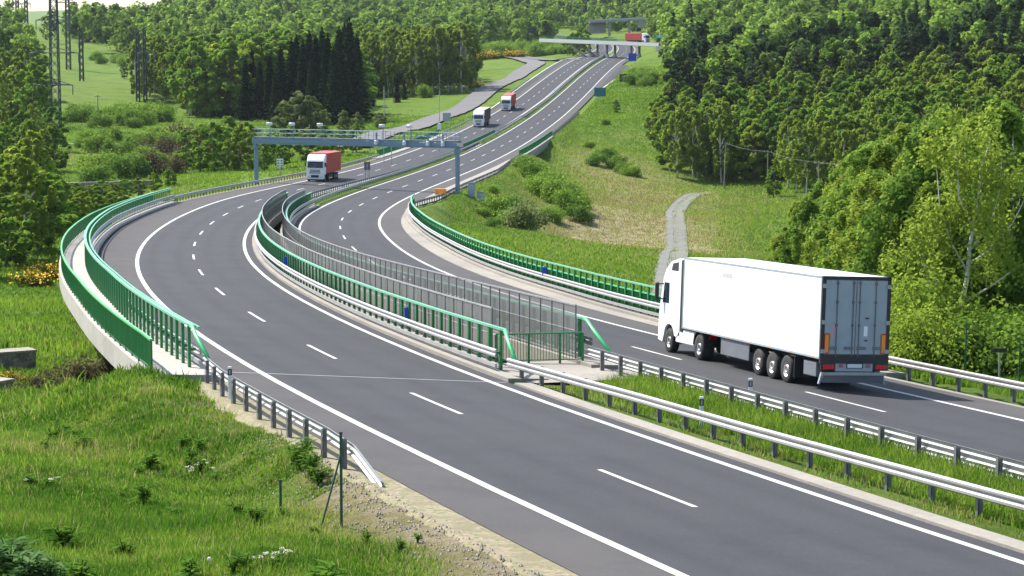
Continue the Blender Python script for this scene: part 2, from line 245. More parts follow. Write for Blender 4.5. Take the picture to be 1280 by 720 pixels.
# ------------------------------------------------------------------ the two carriageways as measured frames
FR = json.loads('''{"L":[[-54.0,23.54,4.17,-9.187,0.045,0.442],[-48.0,21.01,9.61,-9.286,0.046,0.43],[-42.0,18.54,15.07,-9.395,0.047,0.418],[-36.0,16.14,20.57,-9.516,0.047,0.406],[-30.0,13.8,26.1,-9.649,0.048,0.393],[-24.0,11.54,31.66,-9.792,0.049,0.381],[-18.0,9.34,37.24,-9.947,0.049,0.369],[-12.0,7.21,42.85,-10.113,0.05,0.356],[-6.0,5.15,48.48,-10.29,0.051,0.344],[0.0,3.16,54.15,-10.478,0.051,0.333],[6.0,1.24,59.83,-10.678,0.052,0.321],[12.0,-0.62,65.53,-10.889,0.052,0.309],[18.0,-2.42,71.26,-11.11,0.053,0.298],[24.0,-4.15,77.0,-11.334,0.052,0.287],[30.0,-5.82,82.77,-11.56,0.051,0.276],[36.0,-7.42,88.55,-11.787,0.051,0.266],[42.0,-8.96,94.34,-12.014,0.05,0.255],[48.0,-10.45,100.16,-12.242,0.05,0.245],[54.0,-11.87,105.99,-12.472,0.049,0.235],[60.0,-13.24,111.83,-12.702,0.048,0.225],[66.0,-14.55,117.69,-12.933,0.048,0.215],[72.0,-15.8,123.55,-13.166,0.047,0.205],[78.0,-16.99,129.43,-13.399,0.047,0.196],[84.0,-18.13,135.32,-13.633,0.046,0.186],[90.0,-19.21,141.23,-13.866,0.045,0.176],[96.0,-20.23,147.14,-14.095,0.044,0.166],[102.0,-21.2,153.06,-14.319,0.043,0.157],[108.0,-22.11,158.99,-14.537,0.042,0.147],[114.0,-22.96,164.93,-14.751,0.041,0.138],[120.0,-23.75,170.88,-14.959,0.04,0.128],[126.0,-24.49,176.83,-15.162,0.038,0.119],[132.0,-25.18,182.79,-15.36,0.037,0.11],[138.0,-25.81,188.76,-15.553,0.036,0.101],[144.0,-26.39,194.73,-15.74,0.035,0.092],[150.0,-26.92,200.71,-15.923,0.034,0.084],[156.0,-27.39,206.69,-16.1,0.033,0.075],[162.0,-27.82,212.67,-16.274,0.033,0.067],[168.0,-28.2,218.66,-16.447,0.033,0.059],[174.0,-28.53,224.65,-16.619,0.032,0.051],[180.0,-28.81,230.65,-16.79,0.032,0.044],[186.0,-29.05,236.64,-16.959,0.032,0.036],[192.0,-29.25,242.64,-17.127,0.032,0.028],[198.0,-29.39,248.63,-17.294,0.031,0.02],[204.0,-29.48,254.63,-17.46,0.031,0.01],[210.0,-29.51,260.63,-17.624,0.031,-0.0],[216.0,-29.48,266.63,-17.787,0.031,-0.011],[222.0,-29.37,272.63,-17.949,0.03,-0.023],[228.0,-29.2,278.63,-18.11,0.03,-0.035],[234.0,-28.95,284.63,-18.267,0.03,-0.046],[240.0,-28.65,290.62,-18.419,0.03,-0.056],[246.0,-28.29,296.61,-18.567,0.029,-0.063],[252.0,-27.89,302.59,-18.71,0.029,-0.069],[258.0,-27.46,308.58,-18.849,0.029,-0.074],[264.0,-27.0,314.56,-18.983,0.029,-0.077],[270.0,-26.54,320.54,-19.112,0.028,-0.079],[276.0,-26.06,326.52,-19.237,0.028,-0.081],[282.0,-25.57,332.5,-19.358,0.028,-0.083],[288.0,-25.07,338.48,-19.473,0.027,-0.085],[294.0,-24.55,344.46,-19.585,0.027,-0.086],[300.0,-24.03,350.44,-19.69,0.027,-0.088],[306.0,-23.5,356.41,-19.787,0.026,-0.09],[312.0,-22.95,362.39,-19.873,0.026,-0.091],[318.0,-22.41,368.36,-19.95,0.025,-0.092],[324.0,-21.85,374.34,-20.018,0.025,-0.093],[330.0,-21.29,380.31,-20.075,0.024,-0.094],[336.0,-20.73,386.29,-20.123,0.024,-0.094],[342.0,-20.17,392.26,-20.162,0.023,-0.094],[348.0,-19.61,398.23,-20.19,0.023,-0.094],[354.0,-19.05,404.21,-20.209,0.022,-0.093],[360.0,-18.49,410.18,-20.219,0.022,-0.093],[366.0,-17.93,416.15,-20.218,0.022,-0.093],[372.0,-17.37,422.13,-20.211,0.021,-0.094],[378.0,-16.81,428.1,-20.198,0.02,-0.094],[384.0,-16.24,434.08,-20.18,0.02,-0.094],[390.0,-15.68,440.05,-20.158,0.019,-0.095],[396.0,-15.11,446.02,-20.13,0.018,-0.095],[402.0,-14.54,452.0,-20.097,0.018,-0.095],[408.0,-13.97,457.97,-20.059,0.017,-0.095],[414.0,-13.4,463.94,-20.016,0.017,-0.095],[420.0,-12.83,469.91,-19.969,0.016,-0.094],[426.0,-12.27,475.89,-19.916,0.015,-0.093],[432.0,-11.72,481.86,-19.858,0.015,-0.093],[438.0,-11.16,487.84,-19.795,0.014,-0.092],[444.0,-10.61,493.81,-19.726,0.014,-0.092],[450.0,-10.07,499.79,-19.65,0.014,-0.091],[456.0,-9.52,505.76,-19.567,0.013,-0.091],[462.0,-8.97,511.74,-19.478,0.013,-0.092],[468.0,-8.42,517.71,-19.383,0.012,-0.092],[474.0,-7.87,523.69,-19.28,0.012,-0.092],[480.0,-7.32,529.66,-19.172,0.012,-0.092],[486.0,-6.77,535.63,-19.056,0.011,-0.092],[492.0,-6.22,541.61,-18.934,0.011,-0.091],[498.0,-5.67,547.59,-18.806,0.011,-0.091],[504.0,-5.13,553.56,-18.67,0.01,-0.09],[510.0,-4.59,559.54,-18.529,0.01,-0.09],[516.0,-4.05,565.51,-18.382,0.01,-0.089],[522.0,-3.52,571.49,-18.23,0.009,-0.089],[528.0,-2.98,577.46,-18.073,0.009,-0.089],[534.0,-2.45,583.44,-17.911,0.009,-0.09],[540.0,-1.91,589.42,-17.743,0.009,-0.09],[546.0,-1.37,595.39,-17.57,0.008,-0.091],[552.0,-0.82,601.37,-17.392,0.008,-0.092],[558.0,-0.27,607.34,-17.209,0.008,-0.093],[564.0,0.29,613.32,-17.021,0.008,-0.093],[570.0,0.85,619.29,-16.827,0.008,-0.094],[576.0,1.42,625.26,-16.629,0.007,-0.095],[582.0,1.99,631.24,-16.424,0.007,-0.095],[588.0,2.56,637.21,-16.213,0.007,-0.095],[594.0,3.13,643.18,-15.995,0.007,-0.096],[600.0,3.7,649.15,-15.772,0.007,-0.096],[606.0,4.27,655.13,-15.541,0.007,-0.095],[612.0,4.84,661.1,-15.305,0.007,-0.095],[618.0,5.41,667.07,-15.062,0.007,-0.095],[624.0,5.98,673.04,-14.812,0.007,-0.094],[630.0,6.54,679.02,-14.556,0.007,-0.093],[636.0,7.09,684.99,-14.294,0.007,-0.093],[642.0,7.65,690.97,-14.025,0.007,-0.092],[648.0,8.2,696.94,-13.751,0.007,-0.092],[654.0,8.75,702.92,-13.475,0.007,-0.091],[660.0,9.29,708.89,-13.201,0.007,-0.091],[666.0,9.84,714.87,-12.928,0.007,-0.091],[672.0,10.39,720.84,-12.655,0.007,-0.091],[678.0,10.93,726.82,-12.384,0.007,-0.091],[684.0,11.48,732.79,-12.114,0.007,-0.092],[690.0,12.03,738.77,-11.844,0.007,-0.092],[696.0,12.58,744.74,-11.576,0.007,-0.092],[702.0,13.14,750.72,-11.309,0.007,-0.093],[708.0,13.7,756.69,-11.043,0.007,-0.093],[714.0,14.26,762.66,-10.777,0.007,-0.094],[720.0,14.82,768.64,-10.514,0.007,-0.094],[726.0,15.38,774.61,-10.254,0.007,-0.094],[732.0,15.95,780.58,-9.999,0.007,-0.094],[738.0,16.51,786.56,-9.748,0.007,-0.093],[744.0,17.06,792.53,-9.5,0.007,-0.093],[750.0,17.62,798.51,-9.257,0.007,-0.092],[756.0,18.17,804.48,-9.019,0.007,-0.091],[762.0,18.71,810.46,-8.784,0.007,-0.091],[768.0,19.26,816.43,-8.554,0.007,-0.091],[774.0,19.8,822.41,-8.327,0.007,-0.091],[780.0,20.34,828.38,-8.105,0.007,-0.091],[786.0,20.89,834.36,-7.887,0.007,-0.091],[792.0,21.44,840.33,-7.673,0.007,-0.091],[798.0,21.98,846.31,-7.46,0.007,-0.092],[804.0,22.54,852.28,-7.251,0.007,-0.092],[810.0,23.09,858.26,-7.043,0.007,-0.093],[816.0,23.65,864.23,-6.839,0.007,-0.094],[822.0,24.21,870.2,-6.636,0.007,-0.094],[828.0,24.78,876.18,-6.436,0.007,-0.095],[834.0,25.36,882.15,-6.239,0.007,-0.097],[840.0,25.94,888.12,-6.044,0.007,-0.098],[846.0,26.53,894.09,-5.851,0.006,-0.1],[852.0,27.14,900.06,-5.661,0.006,-0.103],[858.0,27.77,906.03,-5.473,0.006,-0.106],[864.0,28.41,911.99,-5.287,0.006,-0.109],[870.0,29.07,917.96,-5.101,0.006,-0.113],[876.0,29.76,923.92,-4.915,0.006,-0.116],[882.0,30.46,929.88,-4.73,0.006,-0.12],[888.0,31.19,935.83,-4.546,0.006,-0.124],[894.0,31.95,941.78,-4.362,0.006,-0.128]],"R":[[-36.0,22.54,40.78,-10.417,0.05,0.356],[-30.0,20.47,46.42,-10.6,0.052,0.347],[-24.0,18.45,52.07,-10.79,0.054,0.338],[-18.0,16.49,57.74,-10.987,0.056,0.329],[-12.0,14.57,63.42,-11.191,0.058,0.32],[-6.0,12.71,69.13,-11.402,0.06,0.311],[0.0,10.91,74.85,-11.62,0.062,0.301],[6.0,9.15,80.59,-11.845,0.064,0.292],[12.0,7.45,86.34,-12.076,0.066,0.283],[18.0,5.8,92.11,-12.315,0.068,0.274],[24.0,4.2,97.89,-12.56,0.07,0.265],[30.0,2.65,103.69,-12.812,0.072,0.257],[36.0,1.15,109.5,-13.07,0.072,0.249],[42.0,-0.3,115.32,-13.326,0.07,0.24],[48.0,-1.71,121.15,-13.577,0.068,0.232],[54.0,-3.06,127.0,-13.823,0.066,0.223],[60.0,-4.36,132.86,-14.064,0.063,0.214],[66.0,-5.6,138.73,-14.3,0.061,0.203],[72.0,-6.78,144.61,-14.531,0.059,0.192],[78.0,-7.89,150.51,-14.757,0.057,0.181],[84.0,-8.93,156.41,-14.978,0.054,0.168],[90.0,-9.9,162.34,-15.194,0.052,0.156],[96.0,-10.8,168.27,-15.405,0.05,0.146],[102.0,-11.64,174.21,-15.611,0.048,0.136],[108.0,-12.43,180.16,-15.812,0.046,0.127],[114.0,-13.16,186.11,-16.011,0.044,0.119],[120.0,-13.85,192.07,-16.207,0.042,0.112],[126.0,-14.5,198.04,-16.4,0.04,0.105],[132.0,-15.11,204.01,-16.591,0.038,0.098],[138.0,-15.67,209.98,-16.78,0.036,0.089],[144.0,-16.18,215.96,-16.966,0.034,0.08],[150.0,-16.63,221.94,-17.149,0.032,0.07],[156.0,-17.01,227.93,-17.33,0.03,0.058],[162.0,-17.32,233.92,-17.508,0.028,0.046],[168.0,-17.55,239.92,-17.683,0.026,0.033],[174.0,-17.71,245.91,-17.856,0.024,0.021],[180.0,-17.81,251.91,-18.025,0.024,0.01],[186.0,-17.83,257.91,-18.187,0.024,-0.0],[192.0,-17.8,263.91,-18.344,0.024,-0.01],[198.0,-17.72,269.91,-18.494,0.025,-0.018],[204.0,-17.59,275.91,-18.638,0.025,-0.026],[210.0,-17.41,281.91,-18.776,0.025,-0.033],[216.0,-17.19,287.9,-18.908,0.025,-0.04],[222.0,-16.93,293.9,-19.034,0.025,-0.047],[228.0,-16.63,299.89,-19.153,0.026,-0.053],[234.0,-16.29,305.88,-19.267,0.026,-0.059],[240.0,-15.92,311.87,-19.374,0.026,-0.065],[246.0,-15.52,317.86,-19.476,0.026,-0.07],[252.0,-15.08,323.84,-19.571,0.026,-0.075],[258.0,-14.62,329.82,-19.661,0.026,-0.079],[264.0,-14.13,335.8,-19.744,0.026,-0.083],[270.0,-13.63,341.78,-19.822,0.026,-0.086],[276.0,-13.11,347.76,-19.895,0.026,-0.088],[282.0,-12.58,353.74,-19.961,0.026,-0.089],[288.0,-12.04,359.71,-20.022,0.026,-0.09],[294.0,-11.5,365.69,-20.076,0.026,-0.091],[300.0,-10.95,371.66,-20.125,0.026,-0.092],[306.0,-10.39,377.64,-20.168,0.026,-0.093],[312.0,-9.83,383.61,-20.206,0.027,-0.093],[318.0,-9.27,389.58,-20.237,0.026,-0.094],[324.0,-8.71,395.56,-20.262,0.026,-0.094],[330.0,-8.14,401.53,-20.281,0.026,-0.094],[336.0,-7.58,407.5,-20.293,0.026,-0.094],[342.0,-7.01,413.48,-20.299,0.026,-0.094],[348.0,-6.45,419.45,-20.298,0.026,-0.094],[354.0,-5.88,425.42,-20.291,0.026,-0.094],[360.0,-5.33,431.4,-20.278,0.026,-0.093],[366.0,-4.77,437.37,-20.258,0.026,-0.093],[372.0,-4.21,443.35,-20.232,0.026,-0.092],[378.0,-3.66,449.32,-20.199,0.026,-0.092],[384.0,-3.11,455.3,-20.16,0.026,-0.092],[390.0,-2.56,461.27,-20.115,0.026,-0.091],[396.0,-2.02,467.25,-20.063,0.026,-0.091],[402.0,-1.47,473.22,-20.005,0.026,-0.091],[408.0,-0.93,479.2,-19.94,0.026,-0.091],[414.0,-0.39,485.17,-19.869,0.026,-0.091],[420.0,0.16,491.15,-19.792,0.026,-0.091],[426.0,0.7,497.12,-19.708,0.026,-0.091],[432.0,1.25,503.1,-19.617,0.026,-0.091],[438.0,1.8,509.07,-19.52,0.026,-0.092],[444.0,2.35,515.05,-19.417,0.026,-0.092],[450.0,2.9,521.02,-19.307,0.026,-0.092],[456.0,3.45,527.0,-19.191,0.026,-0.093],[462.0,4.01,532.97,-19.07,0.026,-0.093],[468.0,4.57,538.94,-18.943,0.026,-0.093],[474.0,5.12,544.92,-18.812,0.026,-0.093],[480.0,5.68,550.89,-18.675,0.026,-0.093],[486.0,6.24,556.87,-18.534,0.026,-0.093],[492.0,6.79,562.84,-18.387,0.026,-0.093],[498.0,7.35,568.81,-18.235,0.026,-0.093],[504.0,7.91,574.79,-18.079,0.026,-0.093],[510.0,8.46,580.76,-17.917,0.026,-0.092],[516.0,9.01,586.74,-17.75,0.026,-0.092],[522.0,9.56,592.71,-17.578,0.026,-0.092],[528.0,10.11,598.69,-17.401,0.026,-0.091],[534.0,10.65,604.66,-17.218,0.026,-0.091],[540.0,11.2,610.64,-17.028,0.026,-0.091],[546.0,11.74,616.61,-16.833,0.026,-0.091],[552.0,12.29,622.59,-16.631,0.026,-0.091],[558.0,12.84,628.56,-16.423,0.026,-0.092],[564.0,13.39,634.54,-16.209,0.026,-0.093],[570.0,13.95,640.51,-15.989,0.026,-0.093],[576.0,14.51,646.49,-15.763,0.026,-0.094],[582.0,15.07,652.46,-15.53,0.026,-0.094],[588.0,15.64,658.43,-15.292,0.026,-0.094],[594.0,16.21,664.4,-15.047,0.026,-0.095],[600.0,16.77,670.38,-14.798,0.026,-0.095],[606.0,17.34,676.35,-14.548,0.026,-0.095],[612.0,17.91,682.33,-14.296,0.026,-0.094],[618.0,18.47,688.3,-14.042,0.026,-0.094],[624.0,19.04,694.27,-13.787,0.025,-0.094],[630.0,19.6,700.25,-13.529,0.025,-0.094],[636.0,20.16,706.22,-13.271,0.025,-0.094],[642.0,20.72,712.19,-13.01,0.025,-0.093],[648.0,21.28,718.17,-12.748,0.025,-0.093],[654.0,21.84,724.14,-12.484,0.025,-0.093],[660.0,22.4,730.11,-12.219,0.025,-0.093],[666.0,22.95,736.09,-11.952,0.025,-0.093],[672.0,23.51,742.06,-11.687,0.025,-0.093],[678.0,24.06,748.04,-11.426,0.025,-0.093],[684.0,24.62,754.01,-11.167,0.025,-0.093],[690.0,25.18,759.99,-10.912,0.025,-0.093],[696.0,25.73,765.96,-10.66,0.025,-0.093],[702.0,26.29,771.93,-10.411,0.025,-0.093],[708.0,26.85,777.91,-10.165,0.025,-0.093],[714.0,27.41,783.88,-9.922,0.025,-0.093],[720.0,27.97,789.86,-9.683,0.025,-0.094],[726.0,28.53,795.83,-9.446,0.025,-0.094],[732.0,29.09,801.8,-9.213,0.025,-0.094],[738.0,29.66,807.77,-8.983,0.025,-0.094],[744.0,30.22,813.75,-8.756,0.025,-0.094],[750.0,30.79,819.72,-8.533,0.025,-0.094],[756.0,31.35,825.7,-8.314,0.025,-0.093],[762.0,31.9,831.67,-8.098,0.025,-0.093],[768.0,32.46,837.64,-7.885,0.025,-0.092],[774.0,33.01,843.62,-7.676,0.025,-0.092],[780.0,33.56,849.59,-7.471,0.025,-0.092],[786.0,34.11,855.57,-7.269,0.025,-0.092],[792.0,34.66,861.54,-7.07,0.025,-0.093],[798.0,35.22,867.52,-6.876,0.025,-0.094],[804.0,35.79,873.49,-6.684,0.025,-0.095],[810.0,36.36,879.46,-6.495,0.025,-0.097],[816.0,36.95,885.43,-6.305,0.025,-0.099],[822.0,37.54,891.4,-6.116,0.025,-0.1],[828.0,38.15,897.37,-5.927,0.025,-0.102],[834.0,38.77,903.34,-5.739,0.025,-0.104],[840.0,39.4,909.31,-5.55,0.025,-0.106],[846.0,40.04,915.27,-5.362,0.025,-0.108],[852.0,40.69,921.24,-5.174,0.025,-0.11],[858.0,41.35,927.2,-4.986,0.025,-0.112],[864.0,42.03,933.16,-4.799,0.025,-0.114],[870.0,42.72,939.12,-4.611,0.025,-0.116],[876.0,43.41,945.08,-4.424,0.025,-0.117]]}''')
def extend(rows, near, far_k, far_g, far_n):
    A = np.array(rows); out = [list(r) for r in A]
    h = A[0, 5]; d = A[1, 0]-A[0, 0]
    g0 = (A[2, 3]-A[0, 3])/(A[2, 0]-A[0, 0])
    pre = []
    p = A[0, 1:4].copy(); s = A[0, 0]; hh = h
    for i in range(near):
        hh += 0.0016*d
        p = p - np.array([-math.sin(hh), math.cos(hh), g0*.6])*d; s -= d; pre.insert(0, [s, *p, A[0, 4], hh])
    p = A[-1, 1:4].copy(); s = A[-1, 0]; hh = A[-1, 5]; g = (A[-1, 3]-A[-4, 3])/(A[-1, 0]-A[-4, 0])
    post = []
    for i in range(far_n):
        k = far_k(s); hh += k*d; gg = far_g(s, g)
        p = p + np.array([-math.sin(hh), math.cos(hh), gg])*d; s += d; post.append([s, *p, A[-1, 4], hh])
    return np.array(pre + out + post)
fk = lambda s: 0.00062 if s < 1260 else 0.0003
fg = lambda s, g: g if s < 960 else (.024 if s < 1100 else .02)
RL = extend(FR['L'], 9, fk, fg, 135); RR = extend(FR['R'], 9, fk, fg, 135)
class Frame:
    def __init__(s, A): s.A = A
    def __call__(s, st, off, h=0.0):
        st = np.asarray(st, float); off = np.broadcast_to(np.asarray(off, float), st.shape); h = np.broadcast_to(np.asarray(h, float), st.shape)
        x, y, z, b, hd = [np.interp(st, s.A[:, 0], s.A[:, i]) for i in range(1, 6)]
        return np.stack([x+np.cos(hd)*off, y+np.sin(hd)*off, z-b*off+h], -1)
    def head(s, st): return float(np.interp(st, s.A[:, 0], s.A[:, 5]))
L = Frame(RL); Rr = Frame(RR)
def fn(*kv):
    xs = kv[0::2]; ys = kv[1::2]
    return lambda s: np.interp(s, xs, ys)
def F_(v): return v if callable(v) else (lambda s: np.full(np.shape(s), float(v)))
def rng_s(s0, s1, ds=3.0): return np.linspace(s0, s1, max(2, int(round((s1-s0)/ds))+1))
def sheet(mb, fr, s0, s1, o0, o1, h=0.0, ds=3.0, nx=1):
    S = rng_s(s0, s1, ds); a = F_(o0)(S); b = F_(o1)(S); cols = [fr(S, a+(b-a)*i/nx, h) for i in range(nx+1)]
    n = len(S); V = np.stack(cols, 1).reshape(-1, 3); k = nx+1
    F = [[i*k+j, i*k+j+1, (i+1)*k+j+1, (i+1)*k+j] for i in range(n-1) for j in range(nx)]
    mb.add(V, F); return mb
def sweep(mb, fr, s0, s1, off, prof, ds=3.0, h=0.0, closed=True):
    """prof: closed outline of (d_off, height) carried along the road frame"""
    S = rng_s(s0, s1, ds); o = F_(off)(S); hh = F_(h)(S); k = len(prof)
    V = np.stack([fr(S, o+p[0], hh+p[1]) for p in prof], 1).reshape(-1, 3); n = len(S)
    F = [[i*k+j, i*k+(j+1) % k, (i+1)*k+(j+1) % k, (i+1)*k+j] for i in range(n-1) for j in range(k if closed else k-1)]
    if closed:
        V = np.vstack([V, V[:k].mean(0), V[-k:].mean(0)])
        F += [[(j+1) % k, j, n*k] for j in range(k)] + [[(n-1)*k+j, (n-1)*k+(j+1) % k, n*k+1] for j in range(k)]
    mb.add(V, F); return mb
def rect(a0, a1, h0, h1): return [(a0, h0), (a1, h0), (a1, h1), (a0, h1)]
def at(px, Y, py=None):
    """point on the vertical plane at distance Y seen at photo column px (row py gives its height)"""
    x = (px-640)/FPX
    if py is None: py = 200
    z = -(py-360)/FPX
    dy = math.cos(PITCH)+z*math.sin(PITCH); dz = -math.sin(PITCH)+z*math.cos(PITCH)
    return (x/dy*Y, Y, dz/dy*Y)
OUT_L = fn(-120,-6.6, 20,-6.3, 27,-5.95, 60,-6.05, 96,-6.75, 117,-7.15, 150,-7.75, 200,-7.9, 240,-7.2, 290,-6.4, 366,-6.2, 900,-6.2)
OUT_R = fn(-120,6.4, 10,6.7, 39,7.3, 60,7.7, 111,7.7, 147,7.3, 170,6.7, 190,6.2, 215,8.3, 300,8.7, 345,7.2, 900,7.0)
BR_L = (26, 203); BR_R = (11, 192)       # viaduct stations
BR2 = (366, 458)                         # the short second bridge
def on_bridge_L(s): return ((s > BR_L[0]) & (s < BR_L[1])) | ((s > BR2[0]+12) & (s < BR2[1]-25))
def on_bridge_R(s): return ((s > BR_R[0]) & (s < BR_R[1])) | ((s > 366) & (s < 425))
# ------------------------------------------------------------------ terrain heights
CP = [(0,720,38),(150,720,40),(300,720,42),(0,620,52),(200,600,56),(400,668,49),(480,700,47),(0,545,68),(100,505,80),(60,520,76),(160,485,84),
 (30,500,112),(60,470,122),(0,440,135),(60,400,165),(20,350,225),(80,335,235),(0,300,300),(130,400,160),
 (90,245,380),(130,262,340),(150,215,430),(130,178,520),(230,185,500),(100,150,640),(100,100,850),(150,72,1020),(60,55,1120),(200,55,1100),(0,100,760),(215,145,620),
 (300,160,560),(380,165,520),(440,165,545),(480,148,620),(555,140,650),(570,110,800),(600,85,950),(620,62,1120),(500,70,1120),(400,80,1000),(300,90,900),
 (640,50,1250),(700,50,1200),(600,30,1500),(750,12,1900),(500,10,1700),(300,20,1500),(100,40,1300),(20,42,1250),(50,54,1900),(150,50,1700),(640,20,2600),(300,15,2600),(900,15,2600),(640,0,4200),(100,57,3500),(100,56,2600),
 (850,340,300),(845,300,335),(848,250,420),(907,236,460),(700,300,330),(760,262,400),(760,200,480),(800,190,520),(760,130,620),(805,105,700),(850,60,900),(950,250,420),(950,320,300),(1000,262,390),(1100,300,320),
 (1250,470,97),(1200,450,105),(1280,440,120),(1150,410,140),(1000,420,150),(900,400,180),(800,390,190),
 (1000,200,500),(1150,190,470),(1280,160,470),(1000,100,750),(1150,80,700),(1280,40,750),(900,85,850),(1000,40,1000),(1150,30,1000),(1280,-20,1100),(900,30,1200),(1300,-10,1800)]
cps = [at(a, Y, b) for a, b, Y in CP]
cps += [(-60,20,-8),(-30,10,-8),(60,20,-10),(40,60,-12.3),(90,150,-17),(120,300,-21),(-90,100,-17),(-110,250,-22),(-150,450,-19),(-250,700,-8),(-330,1000,8),(-500,1500,10),(230,500,5),(330,800,22),(450,1200,40),
        (-20,-30,-6),(40,-30,-8),(-900,2500,2),(900,2500,70),(0,7000,160),(-2500,5000,4),(2500,5000,140),(-1500,500,30),(1500,500,40),(-300,0,0),(400,0,0),(0,-300,10)]
for fr, segs in ((L, ((-100, 20), (215, 360), (460, 1500))), (Rr, ((-80, 5), (205, 360), (430, 1500)))):
    for a, b in segs:
        for s in np.arange(a, b, 45.): cps.append(tuple(fr(s, 0.)))
cps = np.array(cps)
_s = 100.0
def _ker(a, b): return np.sqrt(((a[:, None]-b[None])**2).sum(-1)+.01)
_P = cps[:, :2]/_s; _K = _ker(_P, _P)
_A = np.zeros((len(_P)+3,)*2); _A[:len(_P), :len(_P)] = _K - np.eye(len(_P))*.03; _A[:len(_P), -3] = 1; _A[:len(_P), -2:] = _P; _A[-3, :len(_P)] = 1; _A[-2:, :len(_P)] = _P.T
_W = np.linalg.solve(_A, np.concatenate([cps[:, 2], np.zeros(3)]))
def z_nat(x, y):
    q = np.stack([x, y], -1).reshape(-1, 2)/_s; out = []
    for i in range(0, len(q), 20000):
        k = _ker(q[i:i+20000], _P); out.append(k@_W[:-3]+_W[-3]+q[i:i+20000]@_W[-2:])
    return np.concatenate(out).reshape(np.shape(x))
_rs = []
for side, fr in ((0, L), (1, Rr)):
    S = np.arange(fr.A[0, 0], fr.A[-1, 0], 3.); P = fr(S, 0.); b = np.interp(S, fr.A[:, 0], fr.A[:, 4]); hd = np.interp(S, fr.A[:, 0], fr.A[:, 5])
    wl = (OUT_L(S)-.15-np.interp(S, [4, 22, 24, 200, 206, 212], [0, 2.6, 2.6, 2.6, .3, .3])) if side == 0 else np.full(len(S), -5.2); wr = np.full(len(S), 5.2) if side == 0 else OUT_R(S)+.7
    br = (on_bridge_L(S) if side == 0 else on_bridge_R(S)).astype(float)
    _rs.append(np.column_stack([S, P, b, hd, wl, wr, br]))
RS = np.vstack(_rs)
GR = RS[RS[:, 8] < .5]
def _near(Q, T):
    j = np.empty(len(Q), int)
    for i in range(0, len(Q), 4000):
        j[i:i+4000] = ((Q[i:i+4000, None]-T[None, :, 1:3])**2).sum(-1).argmin(1)
    r = T[j]; dx = Q-r[:, 1:3]; c = np.cos(r[:, 5]); s = np.sin(r[:, 5])
    off = dx[:, 0]*c+dx[:, 1]*s; along = -dx[:, 0]*s+dx[:, 1]*c
    return r, off, along
def z_ground(x, y):
    x = np.asarray(x, float); y = np.asarray(y, float); shp = np.shape(x)
    x = np.atleast_1d(x).ravel(); y = np.atleast_1d(y).ravel()
    z = z_nat(x, y)
    far = np.hypot(x, y)
    z = z + .14*np.sin(x*.31+y*.11)*np.sin(y*.23-x*.07) + .07*np.sin(x*.9)*np.sin(y*.8)*(y < 350)
    Q = np.stack([x, y], -1)
    r, off, al = _near(Q, GR)
    e = np.maximum(np.maximum(r[:, 6]-off, off-r[:, 7]), 0); d = np.hypot(e, np.maximum(abs(al)-2.5, 0))
    offc = np.clip(off, r[:, 6], r[:, 7]); zr = r[:, 3]-r[:, 4]*offc
    dd = np.maximum(d-.8, 0)
    lo = zr-dd/1.7-.06; hi = zr+dd/2.0-.06
    z = np.minimum(np.maximum(z, lo), hi)
    z = np.where((off > r[:, 6]+1.0) & (off < r[:, 7]-1.0) & (abs(al) < 2.5), np.minimum(z, zr-.3), z)
    r, off, al = _near(Q, RS); e = np.maximum(np.maximum(r[:, 6]-off, off-r[:, 7]), 0)
    z = np.where((r[:, 8] > .5) & (e < 1.2) & (abs(al) < 6), np.minimum(z, r[:, 3]-r[:, 4]*off-1.7), z)
    r, off, al = _near(Q, GR[:int((_rs[0][:, 8] < .5).sum())])
    z = z+.26*np.exp(-((r[:, 0]-al*0-23.5)/3.0)**2)*np.clip((-6.6-off)/.5, 0, 1)*np.clip((off+10.5)/1.5, 0, 1)*(abs(al) < 4)
    return z.reshape(shp) if shp else float(z[0])

def adopt(parent, *obs):
    for o in obs:
        o.parent = parent; o.matrix_parent_inverse = parent.matrix_basis.inverted()
    return obs[0]
# ------------------------------------------------------------------ ground sheet
def graded(segs):
    v = [segs[0][0]]
    for a, b, d0, d1 in segs:
        x = a; 
        while x < b-1e-6:
            t = (x-a)/(b-a); x = min(b, x+d0+(d1-d0)*t); v.append(x)
    return np.array(v)
_zg_exact = z_ground
gx = graded([(0, 45, 1.0, 1.0), (45, 130, 1.5, 5), (130, 400, 6, 25), (400, 3200, 30, 400)]); gx = np.concatenate([-gx[:0:-1], gx])
gy = graded([(-80, 25, 12, 2), (25, 130, .8, 1.0), (130, 450, 1.6, 2.6), (450, 1000, 3, 6), (1000, 2000, 8, 25), (2000, 8000, 60, 600)])
GX, GY = np.meshgrid(gx, gy); GZ = z_ground(GX, GY)
nx_, ny_ = len(gx), len(gy)
ii = np.arange(nx_*ny_).reshape(ny_, nx_)
quads = np.stack([ii[:-1, :-1], ii[:-1, 1:], ii[1:, 1:], ii[1:, :-1]], -1).reshape(-1, 4)
def z_ground(x, y):
    x = np.asarray(x, float); y = np.asarray(y, float)
    i = np.clip(np.searchsorted(gx, x)-1, 0, len(gx)-2); j = np.clip(np.searchsorted(gy, y)-1, 0, len(gy)-2)
    u = (x-gx[i])/(gx[i+1]-gx[i]); v = (y-gy[j])/(gy[j+1]-gy[j])
    z = (GZ[j, i]*(1-u)+GZ[j, i+1]*u)*(1-v)+(GZ[j+1, i]*(1-u)+GZ[j+1, i+1]*u)*v
    return z if z.shape else float(z)
